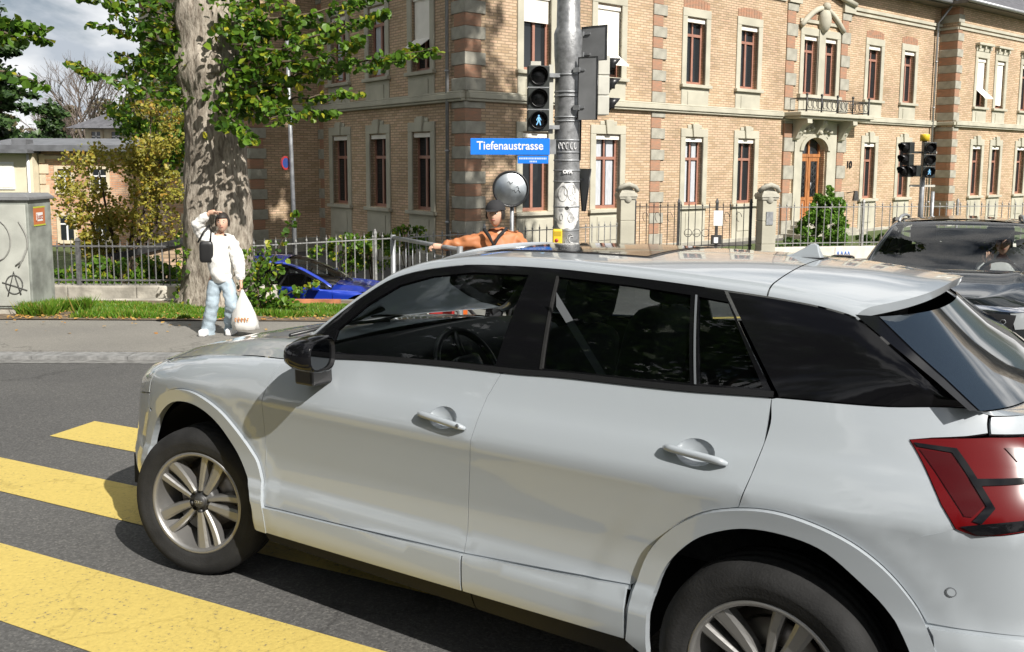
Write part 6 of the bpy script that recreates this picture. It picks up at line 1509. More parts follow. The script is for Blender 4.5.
def signal(name, label, loc, rz, n=3, scale=1.0, walk=True, plates=True, extra=False, back=None):
    r = empty(name, loc, rz, label, 'traffic light'); ph = .30*scale; w_ = .15*scale
    for k in range(n):
        z = -(k+.5)*ph; hb = MB().box(-w_, w_, -.06*scale, .12*scale, z-ph/2+.004, z+ph/2-.004); hb.build('housing', back or M['housing'], r, bevel=.012*scale)
        fr = MB(); A = Matrix.Translation((0, -.062*scale, z)) @ Matrix.Rotation(math.pi/2, 4, 'X'); R_ = .118*scale
        fr.lathe([(R_, 0), (R_, .025*scale), (R_-.012*scale, .025*scale), (R_-.012*scale, 0)], 28, A)
        fr.lathe([(R_, .0), (R_, .20*scale), (R_-.006*scale, .20*scale), (R_-.006*scale, 0)], 24, A, a0=math.radians(-5) if False else math.radians(185) if False else 0.15, a1=math.pi-.15) if False else None
        v = MB(); nn = 20; vs = []
        for i in range(nn+1):
            a = math.radians(-25)+math.radians(230)*i/nn; dp_ = .20*scale*(.45+.55*max(0, math.sin(a))); 
            for y, rr_ in ((0, R_+.004), (-dp_, R_-.002)): vs.append((rr_*math.cos(a), -.062*scale+y, z+rr_*math.sin(a)))
        v.add(vs, [(2*i, 2*i+1, 2*i+3, 2*i+2) for i in range(nn)], True); vo = v.build('visor', M['black'], r); s_ = vo.modifiers.new('thickness', 'SOLIDIFY'); s_.thickness = .004*scale
        ln = MB().lathe([(0, .012*scale), (R_*.6, .008*scale), (R_-.01*scale, 0)], 24, A); lo = ln.build('lens', M['lensoff'], r)
        if walk and k == n-1: walkman(lo, Matrix.Translation((0, -.09*scale, z)), .088*scale)
        fr.build('lens_ring', M['black'], r)
        if plates and k: MB().box(-w_*1.02, w_*1.02, -.066*scale, -.055*scale, z+ph/2-.006, z+ph/2+.006).build('joint', M['galv'], r)
    return r
s1 = signal('traffic_light', 'pedestrian traffic light with lit walking figure left of the thick pole', px2w(538.5, 65.5, 11.55), .06, 3, .93)
br_ = MB()
for z in (-.12, -.78): br_.box(.14, .28, .0, .06, z-.025, z+.025)
br_.build('bracket', M['galv'], s1)['kind'] = 'stuff'; MB().box(-.1, .03, -.03, .08, 0.0, .05).build('top_knob', M['beige'], s1)
MB().box(.142, .20, .06, .13, -.86, .02).build('side_plate', M['beige'], s1)
s2 = signal('traffic_light', 'vehicle traffic light seen side on behind the square sign panels right of the pole', px2w(604, 56, 12.15), math.radians(97), 3, .88, walk=False, plates=False, back=M['beige'])
# sign backs
def signback(label, px0, px1, py0, py1, Y, rot, tri=False):
    c = px2w((px0+px1)/2, (py0+py1)/2, Y); s = FPX/Y; hw_ = (px1-px0)/2/s/math.cos(rot); hh = (py1-py0)/2/s; r = empty('road_sign', c, rot, label, 'road sign')
    if tri: poly = [(-hw_, hh), (hw_, hh), (hw_*.2, -hh), (-hw_*.3, -hh)]
    else: poly = [(-hw_, -hh), (hw_, -hh), (hw_, hh), (-hw_, hh)]
    mb = MB().prism(poly, -.006, .006, Matrix.Rotation(math.pi/2, 4, 'X')); mb.build('panel', M['signgrey'], r)
    fr = MB(); fr.tube([(x, -.008, z) for x, z in poly], .008, 4, closed=True); fr.build('rim', M['black'], r)
    for z in ((-hh*.6, hh*.6) if not tri else (hh*.5,)):
        cl = MB(); cl.box(-hw_*.9, -hw_*.3, -.02, -.008, z-.012, z+.012); cl.box(-hw_-.06, -hw_*.8, -.04, .0, z-.03, z+.03); cl.build('clamp', M['galv'], r)
    return r
signback('tall grey rear side of a rectangular sign clamped to the pole lower right', 579, 597, 58, 119, 11.45, math.radians(-28)); signback('upper grey rear side of a smaller sign panel at the top right of the pole', 583, 606, 27, 60, 11.9, math.radians(-35)); signback('narrow dark sign seen obliquely low on the right side of the pole', 579.5, 590, 169, 211, 11.8, math.radians(-62), True)
# street name signs
c = px2w(510, 146.6, 11.45); s = FPX/11.45; ss = empty('street_sign', c, math.radians(-2), 'large blue enamel sign with white letters reading Tiefenaustrasse', 'street sign')
hw_, hh = 39.3/s, 8.1/s; MB().box(-hw_, hw_, 0, .012, -hh, hh).build('panel', M['blue'], ss, bevel=.004)
me = text_mesh('Tiefenaustrasse', .150, .0012, .0022); xs_ = [v.co.x for v in me.vertices]; kx_ = (66/s)/(max(xs_)-min(xs_)); me.transform(Matrix.Translation((.0, -.003, .008)) @ Matrix.Rotation(math.pi/2, 4, 'X') @ Matrix.Diagonal((kx_, 1.0, 1, 1))); link('lettering', me, ss, M['white'])
MB().box(hw_, hw_+.08, .0, .03, -hh*.9, hh*.9).build('bracket', M['galv'], ss)
c = px2w(533, 159.6, 11.45); s3 = empty('street_sign', c, math.radians(-2), 'small blue sign with two lines of tiny white print under the large one', 'street sign')
MB().box(-15.2/s, 15.2/s, 0, .012, -3.9/s, 3.9/s).build('panel', M['blue'], s3, bevel=.003); sp = MB(); x = -13.8/s
while x < 13.5/s:
    w_ = rg.uniform(.010, .02); sp.box(x, x+w_, -.002, 0, .2/s, 2.0/s); x += w_+.006
x = -3.3/s
while x < 3.3/s: w_ = rg.uniform(.010, .016); sp.box(x, x+w_, -.002, 0, -2.7/s, -1.1/s); x += w_+.006
sp.build('small_print', mat('pale_sign_print', (.55, .65, .85), .4), s3)['kind'] = 'stuff'; MB().box(-15.2/s, 15.2/s, -.003, .02, 4.0/s, 5.0/s).build('bracket', M['galv'], s3)
# traffic mirror
mc = px2w(512, 189, 14.6); tm = empty('traffic_mirror', Vector((mc.x, 14.6, gz(0, 14.6)+.05)), 0, 'round convex traffic mirror with scribbles on a thin post behind the man in orange', 'mirror')
zc_ = mc.z-tm.location.z; A = Matrix.Translation((-.02, 0, zc_)) @ Matrix.Rotation(math.radians(8), 4, 'Z') @ Matrix.Rotation(math.radians(84), 4, 'X')
MB().lathe([(0, .055), (.10, .050), (.20, .034), (.275, .008)], 40, A).build('mirror_face', mat('dull_convex_mirror', (.42, .45, .47), .30, metal=1, var=.2, scale=6), tm)
MB().lathe([(.272, .0), (.272, .03), (.30, .03), (.305, .0), (.30, -.04), (0, -.06)], 40, A).build('mirror_rim', M['black'], tm)
MB().tube([(0.0, .06, 0), (0.0, .06, zc_)], .035, 10).build('post', M['galv'], tm); sc_ = MB()
def scr(cx, cz, pts): sc_.tube([A @ Vector((cx+x, cz+z, .062-.35*((cx+x)**2+(cz+z)**2))) for x, z in pts], .005, 4)
for cx, cz, n_ in ((-.06, .10, 5), (.02, -.04, 6), (.08, .02, 3)): scr(cx, cz, [(.025*k+.01*math.sin(k*3), .03*math.sin(k*2.1)) for k in range(n_)])
sc_.build('scribble', M['black'], tm)
# handrail
hr = empty('handrail', (-1.345, 10.05, gz(0, 10)+.06), 0, 'grey tube handrail the man in orange is holding', 'railing')
q = Vector((-1.345, 10.05, hr.location.z)); p1 = px2w(440, 246, 8.75)-q; p0 = px2w(393, 237.5, 10.05)-q; d_ = (p1-p0)
e1 = p0+d_*1.35
MB().tube([p0, e1], .022, 10).build('top_rail', M['galv'], hr); MB().tube([p0+Vector((0, 0, -.58)), e1+Vector((0, 0, -.58))], .016, 8).build('lower_rail', M['galv'], hr)
for pp_, n_ in ((p0, 0), (e1, 1)): MB().tube([(pp_.x, pp_.y, -.05), (pp_.x, pp_.y, pp_.z+.03)], .03, 10).build('post', M['galv'], hr)
bm_ = MB().tube([(0, 0, 0), (0, 0, .58)], .005, 5).mesh('baluster'); bm_.materials.append(M['galv'])
for k in range(1, 9):
    o = bpy.data.objects.new('baluster', bm_); COL.objects.link(o); o.parent = hr; o.location = p0.lerp(e1, k/9)+Vector((0, 0, -.58))
# concrete block seen through the car
cbk = empty('concrete_block', (-1.25, 10.95, gz(0, 10.95)+.06), .1, 'pale concrete block with a dark hole seen through the front side window', 'block'); MB().box(-.5, .5, -.2, .2, 0, .34).build('body', M['concrete'], cbk, bevel=.02)
MB().lathe([(0, 0), (.09, 0)], 20, Matrix.Translation((.12, -.202, .17)) @ Matrix.Rotation(math.pi/2, 4, 'X')).build('hole', M['blackmatt'], cbk)  # flat black disc painted in for the shade inside the hole
# second signal further off
P2 = px2w(919, 240, 21.5); P2.z = gz(0, 21.5); p2 = empty('signal_pole', P2, 0, 'slim grey pole with yellow cap carrying the far traffic lights', 'pole')
ht = px2w(919, 141, 21.5).z-P2.z; MB().tube([(0, 0, 0), (0, 0, ht)], .06, 12).build('shaft', M['galv'], p2); MB().lathe([(0, ht+.17), (.10, ht+.16), (.11, ht+.14), (.11, ht), (.07, ht)], 20).build('cap', M['yellow'], p2)
for z in (-.3, -1.1): MB().box(-.3, .3, -.03, .03, ht+z, ht+z+.05).build('arm', M['beige'], p2)
signal('traffic_light', 'far pedestrian traffic light with lit walking figure right of the yellow capped pole', px2w(930, 142, 21.3), -.15, 3, .95, plates=False)
signal('traffic_light', 'far vehicle traffic light with visors pointing left at the yellow capped pole', px2w(907, 142, 21.4), math.radians(-62), 3, .93, walk=False, plates=False)
signal('traffic_light', 'small extra signal lamp at the bottom between the two far traffic lights', px2w(913.5, 165, 21.35), math.radians(-62), 1, .93, walk=False, plates=False)
cr_ = px2w(931, 225, 25.0); pst = empty('bollard', Vector((cr_.x, 25.0, -1.0)), 0, 'thin grey post in front of the projecting quoin corner', 'post'); MB().tube([(0, 0, 0), (0, 0, 1.95)], .05, 8).build('shaft', M['galv'], pst)
# ------------------------------------------------------------------ street cabinet
CBB = Vector((-6.62, 12.1, gz(0, 12.1)+.05)); cab = empty('street_cabinet', CBB, 0, 'grey street cabinet with circled A graffiti and a small orange sticker', 'cabinet')
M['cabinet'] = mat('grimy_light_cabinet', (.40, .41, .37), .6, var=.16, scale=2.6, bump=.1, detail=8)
M['cabinet2'] = mat('grimy_grey_cabinet_side', (.24, .255, .23), .65, var=.35, scale=3.5, bump=.15, detail=8)  # darker grey than the doors, with stronger mottling
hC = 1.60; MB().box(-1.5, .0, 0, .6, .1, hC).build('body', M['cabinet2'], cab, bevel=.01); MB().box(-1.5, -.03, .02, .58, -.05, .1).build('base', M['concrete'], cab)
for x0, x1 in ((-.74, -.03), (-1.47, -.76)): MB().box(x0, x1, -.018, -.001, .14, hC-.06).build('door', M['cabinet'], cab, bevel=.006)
lid = MB(); lid.frus((-.75, .3), .79, .34, hC, hC+.035, 1.0); lid.frus((-.75, .3), .78, .33, hC+.036, hC+.085, .93); lid.build('lid', M['signgrey'], cab, bevel=.006)
gA = MB(); y = -.023
gA.tube([(-.235+.115*math.cos(t), y, .44+.13*math.sin(t)) for t in np.linspace(.1, 6.5, 22)], .009, 5); gA.tube([(-.33, y, .28), (-.235, y, .62), (-.15, y, .30)], .009, 5); gA.tube([(-.40, y, .47), (-.235, y, .42), (-.06, y, .36)], .009, 5)
gA.build('circled_a_graffiti', mat('faded_black_spray', (.08, .08, .075), .8), cab)
ga2 = MB(); ga2.tube([(-.12+.1*math.sin(t*2), y, .75+.35*t) for t in np.linspace(-.2, 1.6, 14)], .012, 5); ga2.tube([(-.5+.25*math.cos(t), y, 1.05+.3*math.sin(t)) for t in np.linspace(-1.2, 1.5, 12)], .010, 5); ga2.tube([(-.2, y, .7), (-.1, y, .78), (-.05, y, .92)], .012, 5); ga2.build('spray_scrawl', mat('pale_grey_spray', (.24, .24, .22), .8), cab)
stk = MB(); stk.box(.001, .006, .13, .42, 1.24, 1.50); so_ = stk.build('orange_sticker', mat('orange_sticker', (.50, .16, .06), .5), cab)
for z0, z1 in ((1.235, 1.255), (1.485, 1.505)): MB().box(.0062, .0075, .12, .43, z0, z1).build('sticker_band', mat('lime_print', (.45, .50, .06), .5), so_)
MB().box(.0062, .0078, .19, .36, 1.30, 1.42).build('sticker_field', M['white'], so_)
me = text_mesh('Just', .11, .001, .002); me.transform(Matrix.Translation((.0085, .275, 1.36)) @ Matrix.Rotation(math.pi/2, 4, 'Z') @ Matrix.Rotation(math.pi/2, 4, 'X')); link('lettering', me, so_, mat('brown_print', (.3, .06, .02), .5))
# plank edging behind the verge
pk = empty('timber_edging', (-3.7, 13.55, gz(0, 13.5)+.06), 0, 'weathered orange plank edging the verge in front of the blue car', 'plank'); MB().box(-.35, 1.05, -.04, .04, 0, .07).build('plank', mat('orange_wood', (.42, .17, .08), .8, var=.3, scale=6), pk); MB().box(-1.3, -.37, -.05, .05, 0, .06).build('plank', M['wwall'], pk)
# ------------------------------------------------------------------ other cars
def gcar(root, D, paint, sides=(1, -1), rails=False, glass='cglass2', grille=True):
    C = Car(D); fx = D['wb']; r_ = .47; zs = .26
    def arch(cx, x_from, x_to):
        return [(cx+r_*math.cos(t), .33+r_*math.sin(t)*.98) for t in (np.linspace(math.pi, 0, 17) if x_to > x_from else np.linspace(0, math.pi, 17))]
    tl = lambda a, b, n=16: [(x, float(C._ztop(x))) for x in np.linspace(a, b, n)]
    dA, dB, dC = D['seams']; X_ = C.surfX; zl = .45
    def A2(pts): P = np.array(pts, float); return [(float(a), float(z)) for a, z in zip(C.a_of_x(P[:, 0], P[:, 1]), P[:, 1])]
    af = [p for p in arch(fx, 1, 0) if p[1] > zs]   # front arch from front to back
    ar_ = [p for p in arch(0, 1, 0) if p[1] > zs]
    sm = lambda x: [(x, z) for z in np.linspace(zl, float(C._ztop(x)), 8)]
    front = A2([(dA, zs+.1)]+[(dA, z) for z in (.5, .8)]+tl(dA, D['xf']-.5, 14))
    zt_f = lambda a: float(C.E(np.array([a]))[0, 2])
    a_s = front[-1][0]; front += [(a, zt_f(a)) for a in np.linspace(a_s+.05, C.amax-.002, 14)]+[(C.amax-.002, .24), (C.amax-.5, .24)]+A2([(x, z) for x, z in af if x > dA+.02 or z > .5])
    panel('front_wing', C.surfL, front, m=paint, parent=root, sides=sides, st=.06, edge=.05)
    panel('front_door', X_, [(dA, zl), ]+sm(dA)[1:]+tl(dA, dB)[1:]+sm(dB)[::-1][1:], m=paint, parent=root, sides=sides, st=.06, edge=.05)
    rp = [p for p in ar_ if p[0] > dC and p[1] > zl]
    panel('rear_door', X_, sm(dB)+tl(dB, dC)[1:]+[(dC, z) for z in np.linspace(float(C._ztop(dC)), .82, 4)][1:]+sorted(rp, key=lambda p: p[0]), m=paint, parent=root, sides=sides, st=.06, edge=.05)
    q = A2([(dC, .82)]+[(dC, float(C._ztop(dC)))]+tl(dC, -.5, 8)[1:]); q += [(a, float(C._ztop(-.6))) for a in np.linspace(q[-1][0]-.05, C.amin+.002, 10)]+[(C.amin+.002, .26), (C.amin+.4, .26)]+A2(sorted([p for p in ar_ if p[0] < dC], key=lambda p: p[0]))
    panel('rear_wing', C.surfL, q, m=paint, parent=root, sides=sides, st=.06, edge=.05)
    panel('sill', X_, [(dA, zl-.004), (r_+.01, zl-.004), (r_+.01, .22), (dA, .22)], m=paint, parent=root, sides=sides, st=.08, edge=.05, off=.006)
    aa = np.linspace(float(C.a_of_x(D['xa'], C._ztop(D['xa']))), C.amax-.001, 34); E_ = C.E(aa); vs = []; nt_ = 16
    for e in E_:
        x, y, z = e; zc = max(float(C._zb(x)), z+.004)
        for j in range(-nt_, nt_+1): t = j/nt_; vs.append((x, y*t*.996, z+(zc-z)*(1-abs(t)**2.6)+.018*math.exp(-((abs(t)-.62)/.12)**2)*min(1, y/.5)))
    w_ = 2*nt_+1; o = MB().add(vs, [(i*w_+j, (i+1)*w_+j, (i+1)*w_+j+1, i*w_+j+1) for i in range(len(aa)-1) for j in range(w_-1)], True).build('bonnet', paint, root); tri_normal_fix(o.data)
    wins = D['wins']; x0w, x1w = D['xw']; zwf = [(x, float(C._zw(x))-.002) for x in np.linspace(x0w, x1w, 34)]
    panel('window_surround', C.surfW, tl(x1w, x0w, 26)+zwf, [list(w) for w in wins], m=M['piano'], parent=root, sides=sides, gap=0, off=.001, st=.06)
    for w in wins: panel('side_window', C.surfW, shrink(densify(list(w), .08), -.006), m=M[glass], parent=root, gap=0, off=-.008, thick=0, st=.08, sides=sides)
    xs_ = np.linspace(D['xspo'], D['xh'], 30)
    P, _ = C.surfG(np.stack([np.repeat(xs_, 20), np.tile(np.linspace(1, 3, 20), 30)], -1)); P = P.reshape(30, 20, 3); P = np.concatenate([P, (P[:, ::-1][:, 1:])*np.array([1, -1, 1])], 1); n_ = P.shape[1]
    o = MB().add(P.reshape(-1, 3).tolist(), [(i*n_+j, i*n_+j+1, (i+1)*n_+j+1, (i+1)*n_+j) for i in range(29) for j in range(n_-1)], True).build('roof', paint, root); tri_normal_fix(o.data)
    for sg in (1, -1):
        xa = np.linspace(D['xh'], D['xa'], 16); P = C.PG(np.repeat(xa, 7), np.tile(np.linspace(1, 2.0, 7), 16)).reshape(16, 7, 3)*np.array([1, sg, 1])
        MB().add(P.reshape(-1, 3).tolist(), [(i*7+j, i*7+j+1, (i+1)*7+j+1, (i+1)*7+j) for i in range(15) for j in range(6)], True).build('windscreen_pillar', paint, root)
    vs = []; xs_ = np.linspace(D['xh'], D['xa'], 12); Pk = C.PG(xs_, np.full(12, 2.0))
    for i, p in enumerate(Pk):
        bw_ = .05+.22*i/11
        for j in range(21): s_ = -1+2*j/20; k = 1-s_*s_; vs.append((p[0]+bw_*k, p[1]*s_, p[2]+(float(C._zc(D['xh']))-Pk[0][2])*k*(1-i/11)-.012*k*i/11))
    o = MB().add(vs, [(i*21+j, (i+1)*21+j, (i+1)*21+j+1, i*21+j+1) for i in range(11) for j in range(20)], True).build('windscreen', M['cglass'], root); tri_normal_fix(o.data)
    # rear glass / boot lid
    R0 = C.PG(np.array([D['xspo']]), np.array([1.0]))[0]; R1 = (D['xrw'], C.PL(C.a_of_x(np.array([D['xrw']]), np.array([float(C._ztop(D['xrw']))])), np.array([float(C._ztop(D['xrw']))]))[0, 1]*.93, float(C._ztop(D['xrw']))); vs = []
    for k_ in range(6):
        t = k_/5; x = R0[0]+(R1[0]-R0[0])*t; y = R0[1]+(R1[1]-R0[1])*t; z = R0[2]+(R1[2]-R0[2])*t+.04*math.sin(math.pi*t)
        for j in range(15): s_ = -1+2*j/14; k = 1-abs(s_)**2.5; vs.append((x-.06*k, y*s_, z+.05*k*(1-t)))
    o = MB().add(vs, [(i*15+j, (i+1)*15+j, (i+1)*15+j+1, i*15+j+1) for i in range(5) for j in range(14)], True).build('rear_window', M['rglass'], root); tri_normal_fix(o.data)
    vs = []
    aa = np.linspace(float(C.a_of_x(np.array([D['xrw']]), np.array([R1[2]]))[0]), C.amin+.001, 14); PBk = C.PL(aa, np.full(14, float(C._ztop(D['xr']))))
    for p in PBk: vs += [(p[0], p[1], p[2]), (p[0], -p[1], p[2])]
    o = MB().add(vs, [(2*i, 2*i+1, 2*i+3, 2*i+2) for i in range(13)], True).build('boot_lid', paint, root)
    # lamps, grille, mirrors, wheels, seats
    zc_ = zt_f(C.amax-.7); panel('headlamp', C.surfL, [(C.amax-1.05, zt_f(C.amax-1.05)-.03), (C.amax-.98, zc_-.14), (C.amax-.46, zc_-.19), (C.amax-.42, zc_-.07), (C.amax-.7, zc_-.04)], m=M['lampglass'], parent=root, off=.006, inner=M['black'], gap=0, st=.05)
    if grille:
        panel('grille', C.surfL, [(C.amax-.46, zc_-.08), (C.amax-.40, zc_-.34), (C.amax-.002, zc_-.36), (C.amax-.002, zc_-.06)], m=M['black'], parent=root, off=.008, gap=0, st=.05)
        panel('chrome_strip', C.surfL, [(C.amax-1.06, zt_f(C.amax-1.06)-.008), (C.amax-.7, zc_-.036), (C.amax-.46, zc_-.062), (C.amax-.002, zc_-.045), (C.amax-.002, zc_-.008), (C.amax-.46, zc_-.028), (C.amax-.7, zc_-.008), (C.amax-1.04, zt_f(C.amax-1.04)+.004)], m=M['chrome'], parent=root, off=.012, gap=0, st=.05)
        gb_ = MB()
        for i in range(7):
            for j in range(4):
                a = C.amax-.40+.06*i+(.03 if j % 2 else 0); z = zc_-.32+.062*j
                if a > C.amax-.03: continue
                for sg in (1, -1):
                    P_, N_ = C.surfL(np.array([[a, z]])); p = P_[0]+N_[0]*.012
                    gb_.tube([(p[0]+.004, (p[1]+.02*math.cos(t))*sg, p[2]+.02*math.sin(t)) for t in np.linspace(0, 6.28, 7)[:-1]], .003, 4, closed=True)
        gb_.build('grille_mesh', M['chrome'], root)['kind'] = 'stuff'
    panel('tail_lamp', C.surfL, [(C.amin+.35, .95), (C.amin+.35, .80), (C.amin+1.0, .82), (C.amin+1.05, .95)], m=M['redlens'], parent=root, off=.006, gap=0, st=.06)
    for sg in (1, -1):
        mx_ = D['xa']-.25; hh_ = MB(); rbox(hh_, (mx_, .99*D['w']/.885*sg, float(C._ztop(mx_))+.06), (.07, .115, .075)); mo = hh_.build('door_mirror', M['piano'] if D.get('bm') else paint, root)
        MB().box(mx_-.03, mx_+.03, min(.83*sg, .95*sg), max(.83*sg, .95*sg), float(C._ztop(mx_))-.01, float(C._ztop(mx_))+.025).build('mirror_foot', M['black'], mo)
        wheel(root, fx, (D['w']-.11)*sg, sg, .334, .225, .21, twin=False); wheel(root, 0, (D['w']-.11)*sg, sg, .334, .225, .21, twin=False)
        for x in (fx, 0):
            lw = MB().lathe([(.49, -.84*sg), (.49, -.5*sg), (0, -.5*sg)], 20, Matrix.Translation((x, 0, .33)) @ Matrix.Rotation(math.pi/2, 4, 'X'), a0=-.1, a1=math.pi+.1); lw.build('wheel_arch_liner', M['blackmatt'], root)
        for x0, x1 in ((dB+.05, dB+.23), (dC+.08, dC+.26)):
            z = float(C._ztop(x0))-.13; P_, N_ = C.surfX(np.array([[x0, z], [x1, z]])); P_ = (P_+N_*.03)*np.array([1, sg, 1]); MB().tube([tuple(P_[0]), tuple(P_[1])], .013, 6).build('handle', paint, root)
    ub = MB(); ub.box(.47, fx-.47, -D['w']+.1, D['w']-.1, .2, .36); ub.box(-.7, fx+.7, -.5, .5, .2, .3); ub.build('underbody', M['blackmatt'], root)
    db_ = MB(); rbox(db_, (D['xa']-.28, 0, float(C._ztop(1.6))-.08), (.24, .68, .09)); db_.build('dashboard', M['trim_dark'], root)
    hd_ = MB(); hd_.box(D['xspo']+.05, D['xh']-.08, -.5, .5, float(C._zc(.5))-.075, float(C._zc(.5))-.065); hd_.box(-.5, -.3, -.5, .5, .4, .95); hd_.build('headliner', M['trim_dark'], root)
    seat(root, .80, .37); seat(root, .80, -.37); seat(root, .08, 0, .2, .58, True)
    sw_ = MB(); Ms = Matrix.Translation((1.42, .37, .96)) @ Matrix.Rotation(math.radians(-62), 4, 'Y'); sw_.tube([Ms @ Vector((.185*math.cos(t), .185*math.sin(t), 0)) for t in np.linspace(0, 6.28, 25)[:-1]], .016, 6, closed=True); rbox(sw_, (0, 0, 0), (.06, .18, .02), Ms); sw_.build('steering_wheel', M['black'], root)
    if rails:
        for sg in (1, -1): P = C.PG(np.linspace(-.1, D['xh']-.05, 12), np.full(12, 2.0))+np.array([0, 0, .035]); MB().tube([(p[0], p[1]*sg, p[2]-(.03 if i in (0, 11) else 0)) for i, p in enumerate(P)], .016, 6).build('roof_rail', M['galv'], root)
    return C
def shift(pts, dx=0, dz=0, kx=1, kz=1): return [(x*kx+dx, z*kz+dz) for x, z in pts]
SUV = dict(HERO); SUV.update(w=.915, xf=3.62, xr=-.95, wb=2.70, whx=(0, 2.70), xfz=shift(HERO['xfz'], .18), xrz=shift(HERO['xrz'], -.15), ztop=shift(HERO['ztop'][:10], .06, -.04)+[(2.4, 1.0), (2.7, .97), (3.0, .935), (3.3, .89), (3.7, .82)], zb=[(1.9, 1.07), (2.2, 1.07), (2.7, 1.035), (3.1, .99), (3.35, .95), (3.6, .87)], nf=4.6,
    zw=[(-.80, 1.12), (-.5, 1.30), (-.2, 1.42), (.2, 1.455), (.8, 1.475), (1.2, 1.465), (1.45, 1.43), (1.7, 1.31), (1.95, 1.14), (2.1, 1.06), (2.2, 1.02)], zc=[(-.6, 1.50), (0, 1.53), (.6, 1.525), (1.2, 1.515), (1.45, 1.49)], xh=1.42, xa=2.16, xspo=-.45, xrw=-.72, xw=(-.6, 2.05), seams=(2.15, 1.05, .02), bm=True,
    wins=([(1.85, 1.07), (1.07, 1.10), (1.05, 1.42), (1.25, 1.42), (1.5, 1.36), (1.84, 1.17)], [(.95, 1.10), (.10, 1.12), (.05, 1.39), (.95, 1.43)], [(0, 1.13), (-.45, 1.16), (-.3, 1.32), (-.05, 1.38)]))
M['paint_grey'] = mat('dark_grey_metallic_paint', (.012, .016, .018), .25, metal=.3, coat=1)
suv = empty('grey_suv', (5.8, 10.85, 0), label='dark grey SUV facing the camera with chrome grille strip behind the white car', cat='car')
gcar(suv, SUV, M['paint_grey'], rails=True, glass='cglass2'); tilt_frame(suv, 5.10, 9.95, math.radians(-118))
BL = dict(HERO); BL.update(w=.89, xf=3.42, xr=-.95, wb=2.66, whx=(0, 2.66), ztop=shift(HERO['ztop'], 0, -.16), zb=shift(HERO['zb'], 0, -.17), xfz=shift(HERO['xfz'], 0), xrz=shift(HERO['xrz'], -.15),
    zw=[(-.9, .98), (-.5, 1.12), (-.1, 1.24), (.3, 1.30), (.8, 1.325), (1.15, 1.31), (1.45, 1.24), (1.75, 1.10), (2.0, .96), (2.1, .88)], zc=[(-.6, 1.30), (0, 1.36), (.6, 1.385), (1.1, 1.38), (1.35, 1.35)], xh=1.20, xa=2.08, xspo=-.10, xrw=-.80, xw=(-.75, 1.98), seams=(2.1, .95, .0),
    wins=([(1.75, .93), (.98, .955), (.95, 1.27), (1.15, 1.265), (1.4, 1.21), (1.72, 1.06)], [(.88, .955), (-.05, .985), (.05, 1.20), (.3, 1.255), (.88, 1.28)], [(-.12, .99), (-.5, 1.01), (-.3, 1.10), (-.03, 1.18)]))
M['paint_blue'] = mat('royal_blue_paint', (.012, .045, .42), .3, metal=.2, coat=1)
bl = empty('blue_car', (-5.35, 16.5, YARD), math.radians(2), label='royal blue hatchback parked on the lower yard behind the verge', cat='car'); gcar(bl, BL, M['paint_blue'])
# ------------------------------------------------------------------ people
def skinned(name, V, E, R, m, parent, sub=2, root=0, fold=0):
    me = bpy.data.meshes.new(name); me.from_pydata([tuple(v) for v in V], E, []); o = bpy.data.objects.new('tmp', me); COL.objects.link(o)
    sk = o.modifiers.new('skin', 'SKIN'); sk.use_smooth_shade = True; sv = me.skin_vertices[0].data
    for i, r in enumerate(R): sv[i].radius = (r, r) if not isinstance(r, tuple) else r; sv[i].use_root = (i == root)
    ss_ = o.modifiers.new('sub', 'SUBSURF'); ss_.levels = sub; ss_.render_levels = sub
    dg = bpy.context.evaluated_depsgraph_get(); dg.update(); me2 = bpy.data.meshes.new_from_object(o.evaluated_get(dg)); bpy.data.objects.remove(o); me2.name = name
    if fold:
        for v in me2.vertices: c_ = v.co; v.co = c_+v.normal*(mn.noise(Vector((c_.x*9, c_.y*9, c_.z*16+c_.x*8)))*fold+mn.noise(Vector((c_.x*22, c_.y*22, c_.z*30)))*fold*.5)
    me2.polygons.foreach_set('use_smooth', [True]*len(me2.polygons)); me2.materials.clear(); return link(name, me2, parent, m)
def chain(*segs):
    """segs: lists of (point, radius); a segment may start with an int = index of an existing vertex"""
    V = []; E = []; R = []
    for s in segs:
        prev = None
        for q in s:
            if isinstance(q, int): prev = q; continue
            V.append(q[0]); R.append(q[1])
            if prev is not None: E.append((prev, len(V)-1))
            prev = len(V)-1
    return V, E, R
M['hair'] = mat('dark_hair', (.02, .015, .012), .6, var=.3, scale=60); M['lips'] = mat('lips', (.45, .17, .14), .5); M['eyew'] = mat('eye', (.7, .7, .68), .2)
M['knit'] = mat('white_knit', (.80, .79, .76), .9, bump=.3, bscale=60); M['jeans'] = mat('light_blue_denim', (.36, .44, .50), .85, var=.14, scale=14, bump=.2, bscale=90)
M['orange'] = mat('orange_rain_jacket', (.44, .165, .065), .6, var=.08, scale=6, bump=.15, bscale=12); M['bag'] = mat('black_leather', (.012, .012, .013), .4)
M['plastic'] = leafmat('white_plastic_bag', (.78, .77, .74), (.80, .79, .76), trans=.25); M['cap'] = mat('black_cap_cloth', (.02, .02, .022), .85); M['blackcloth'] = mat('black_cloth', (.015, .015, .017), .9)
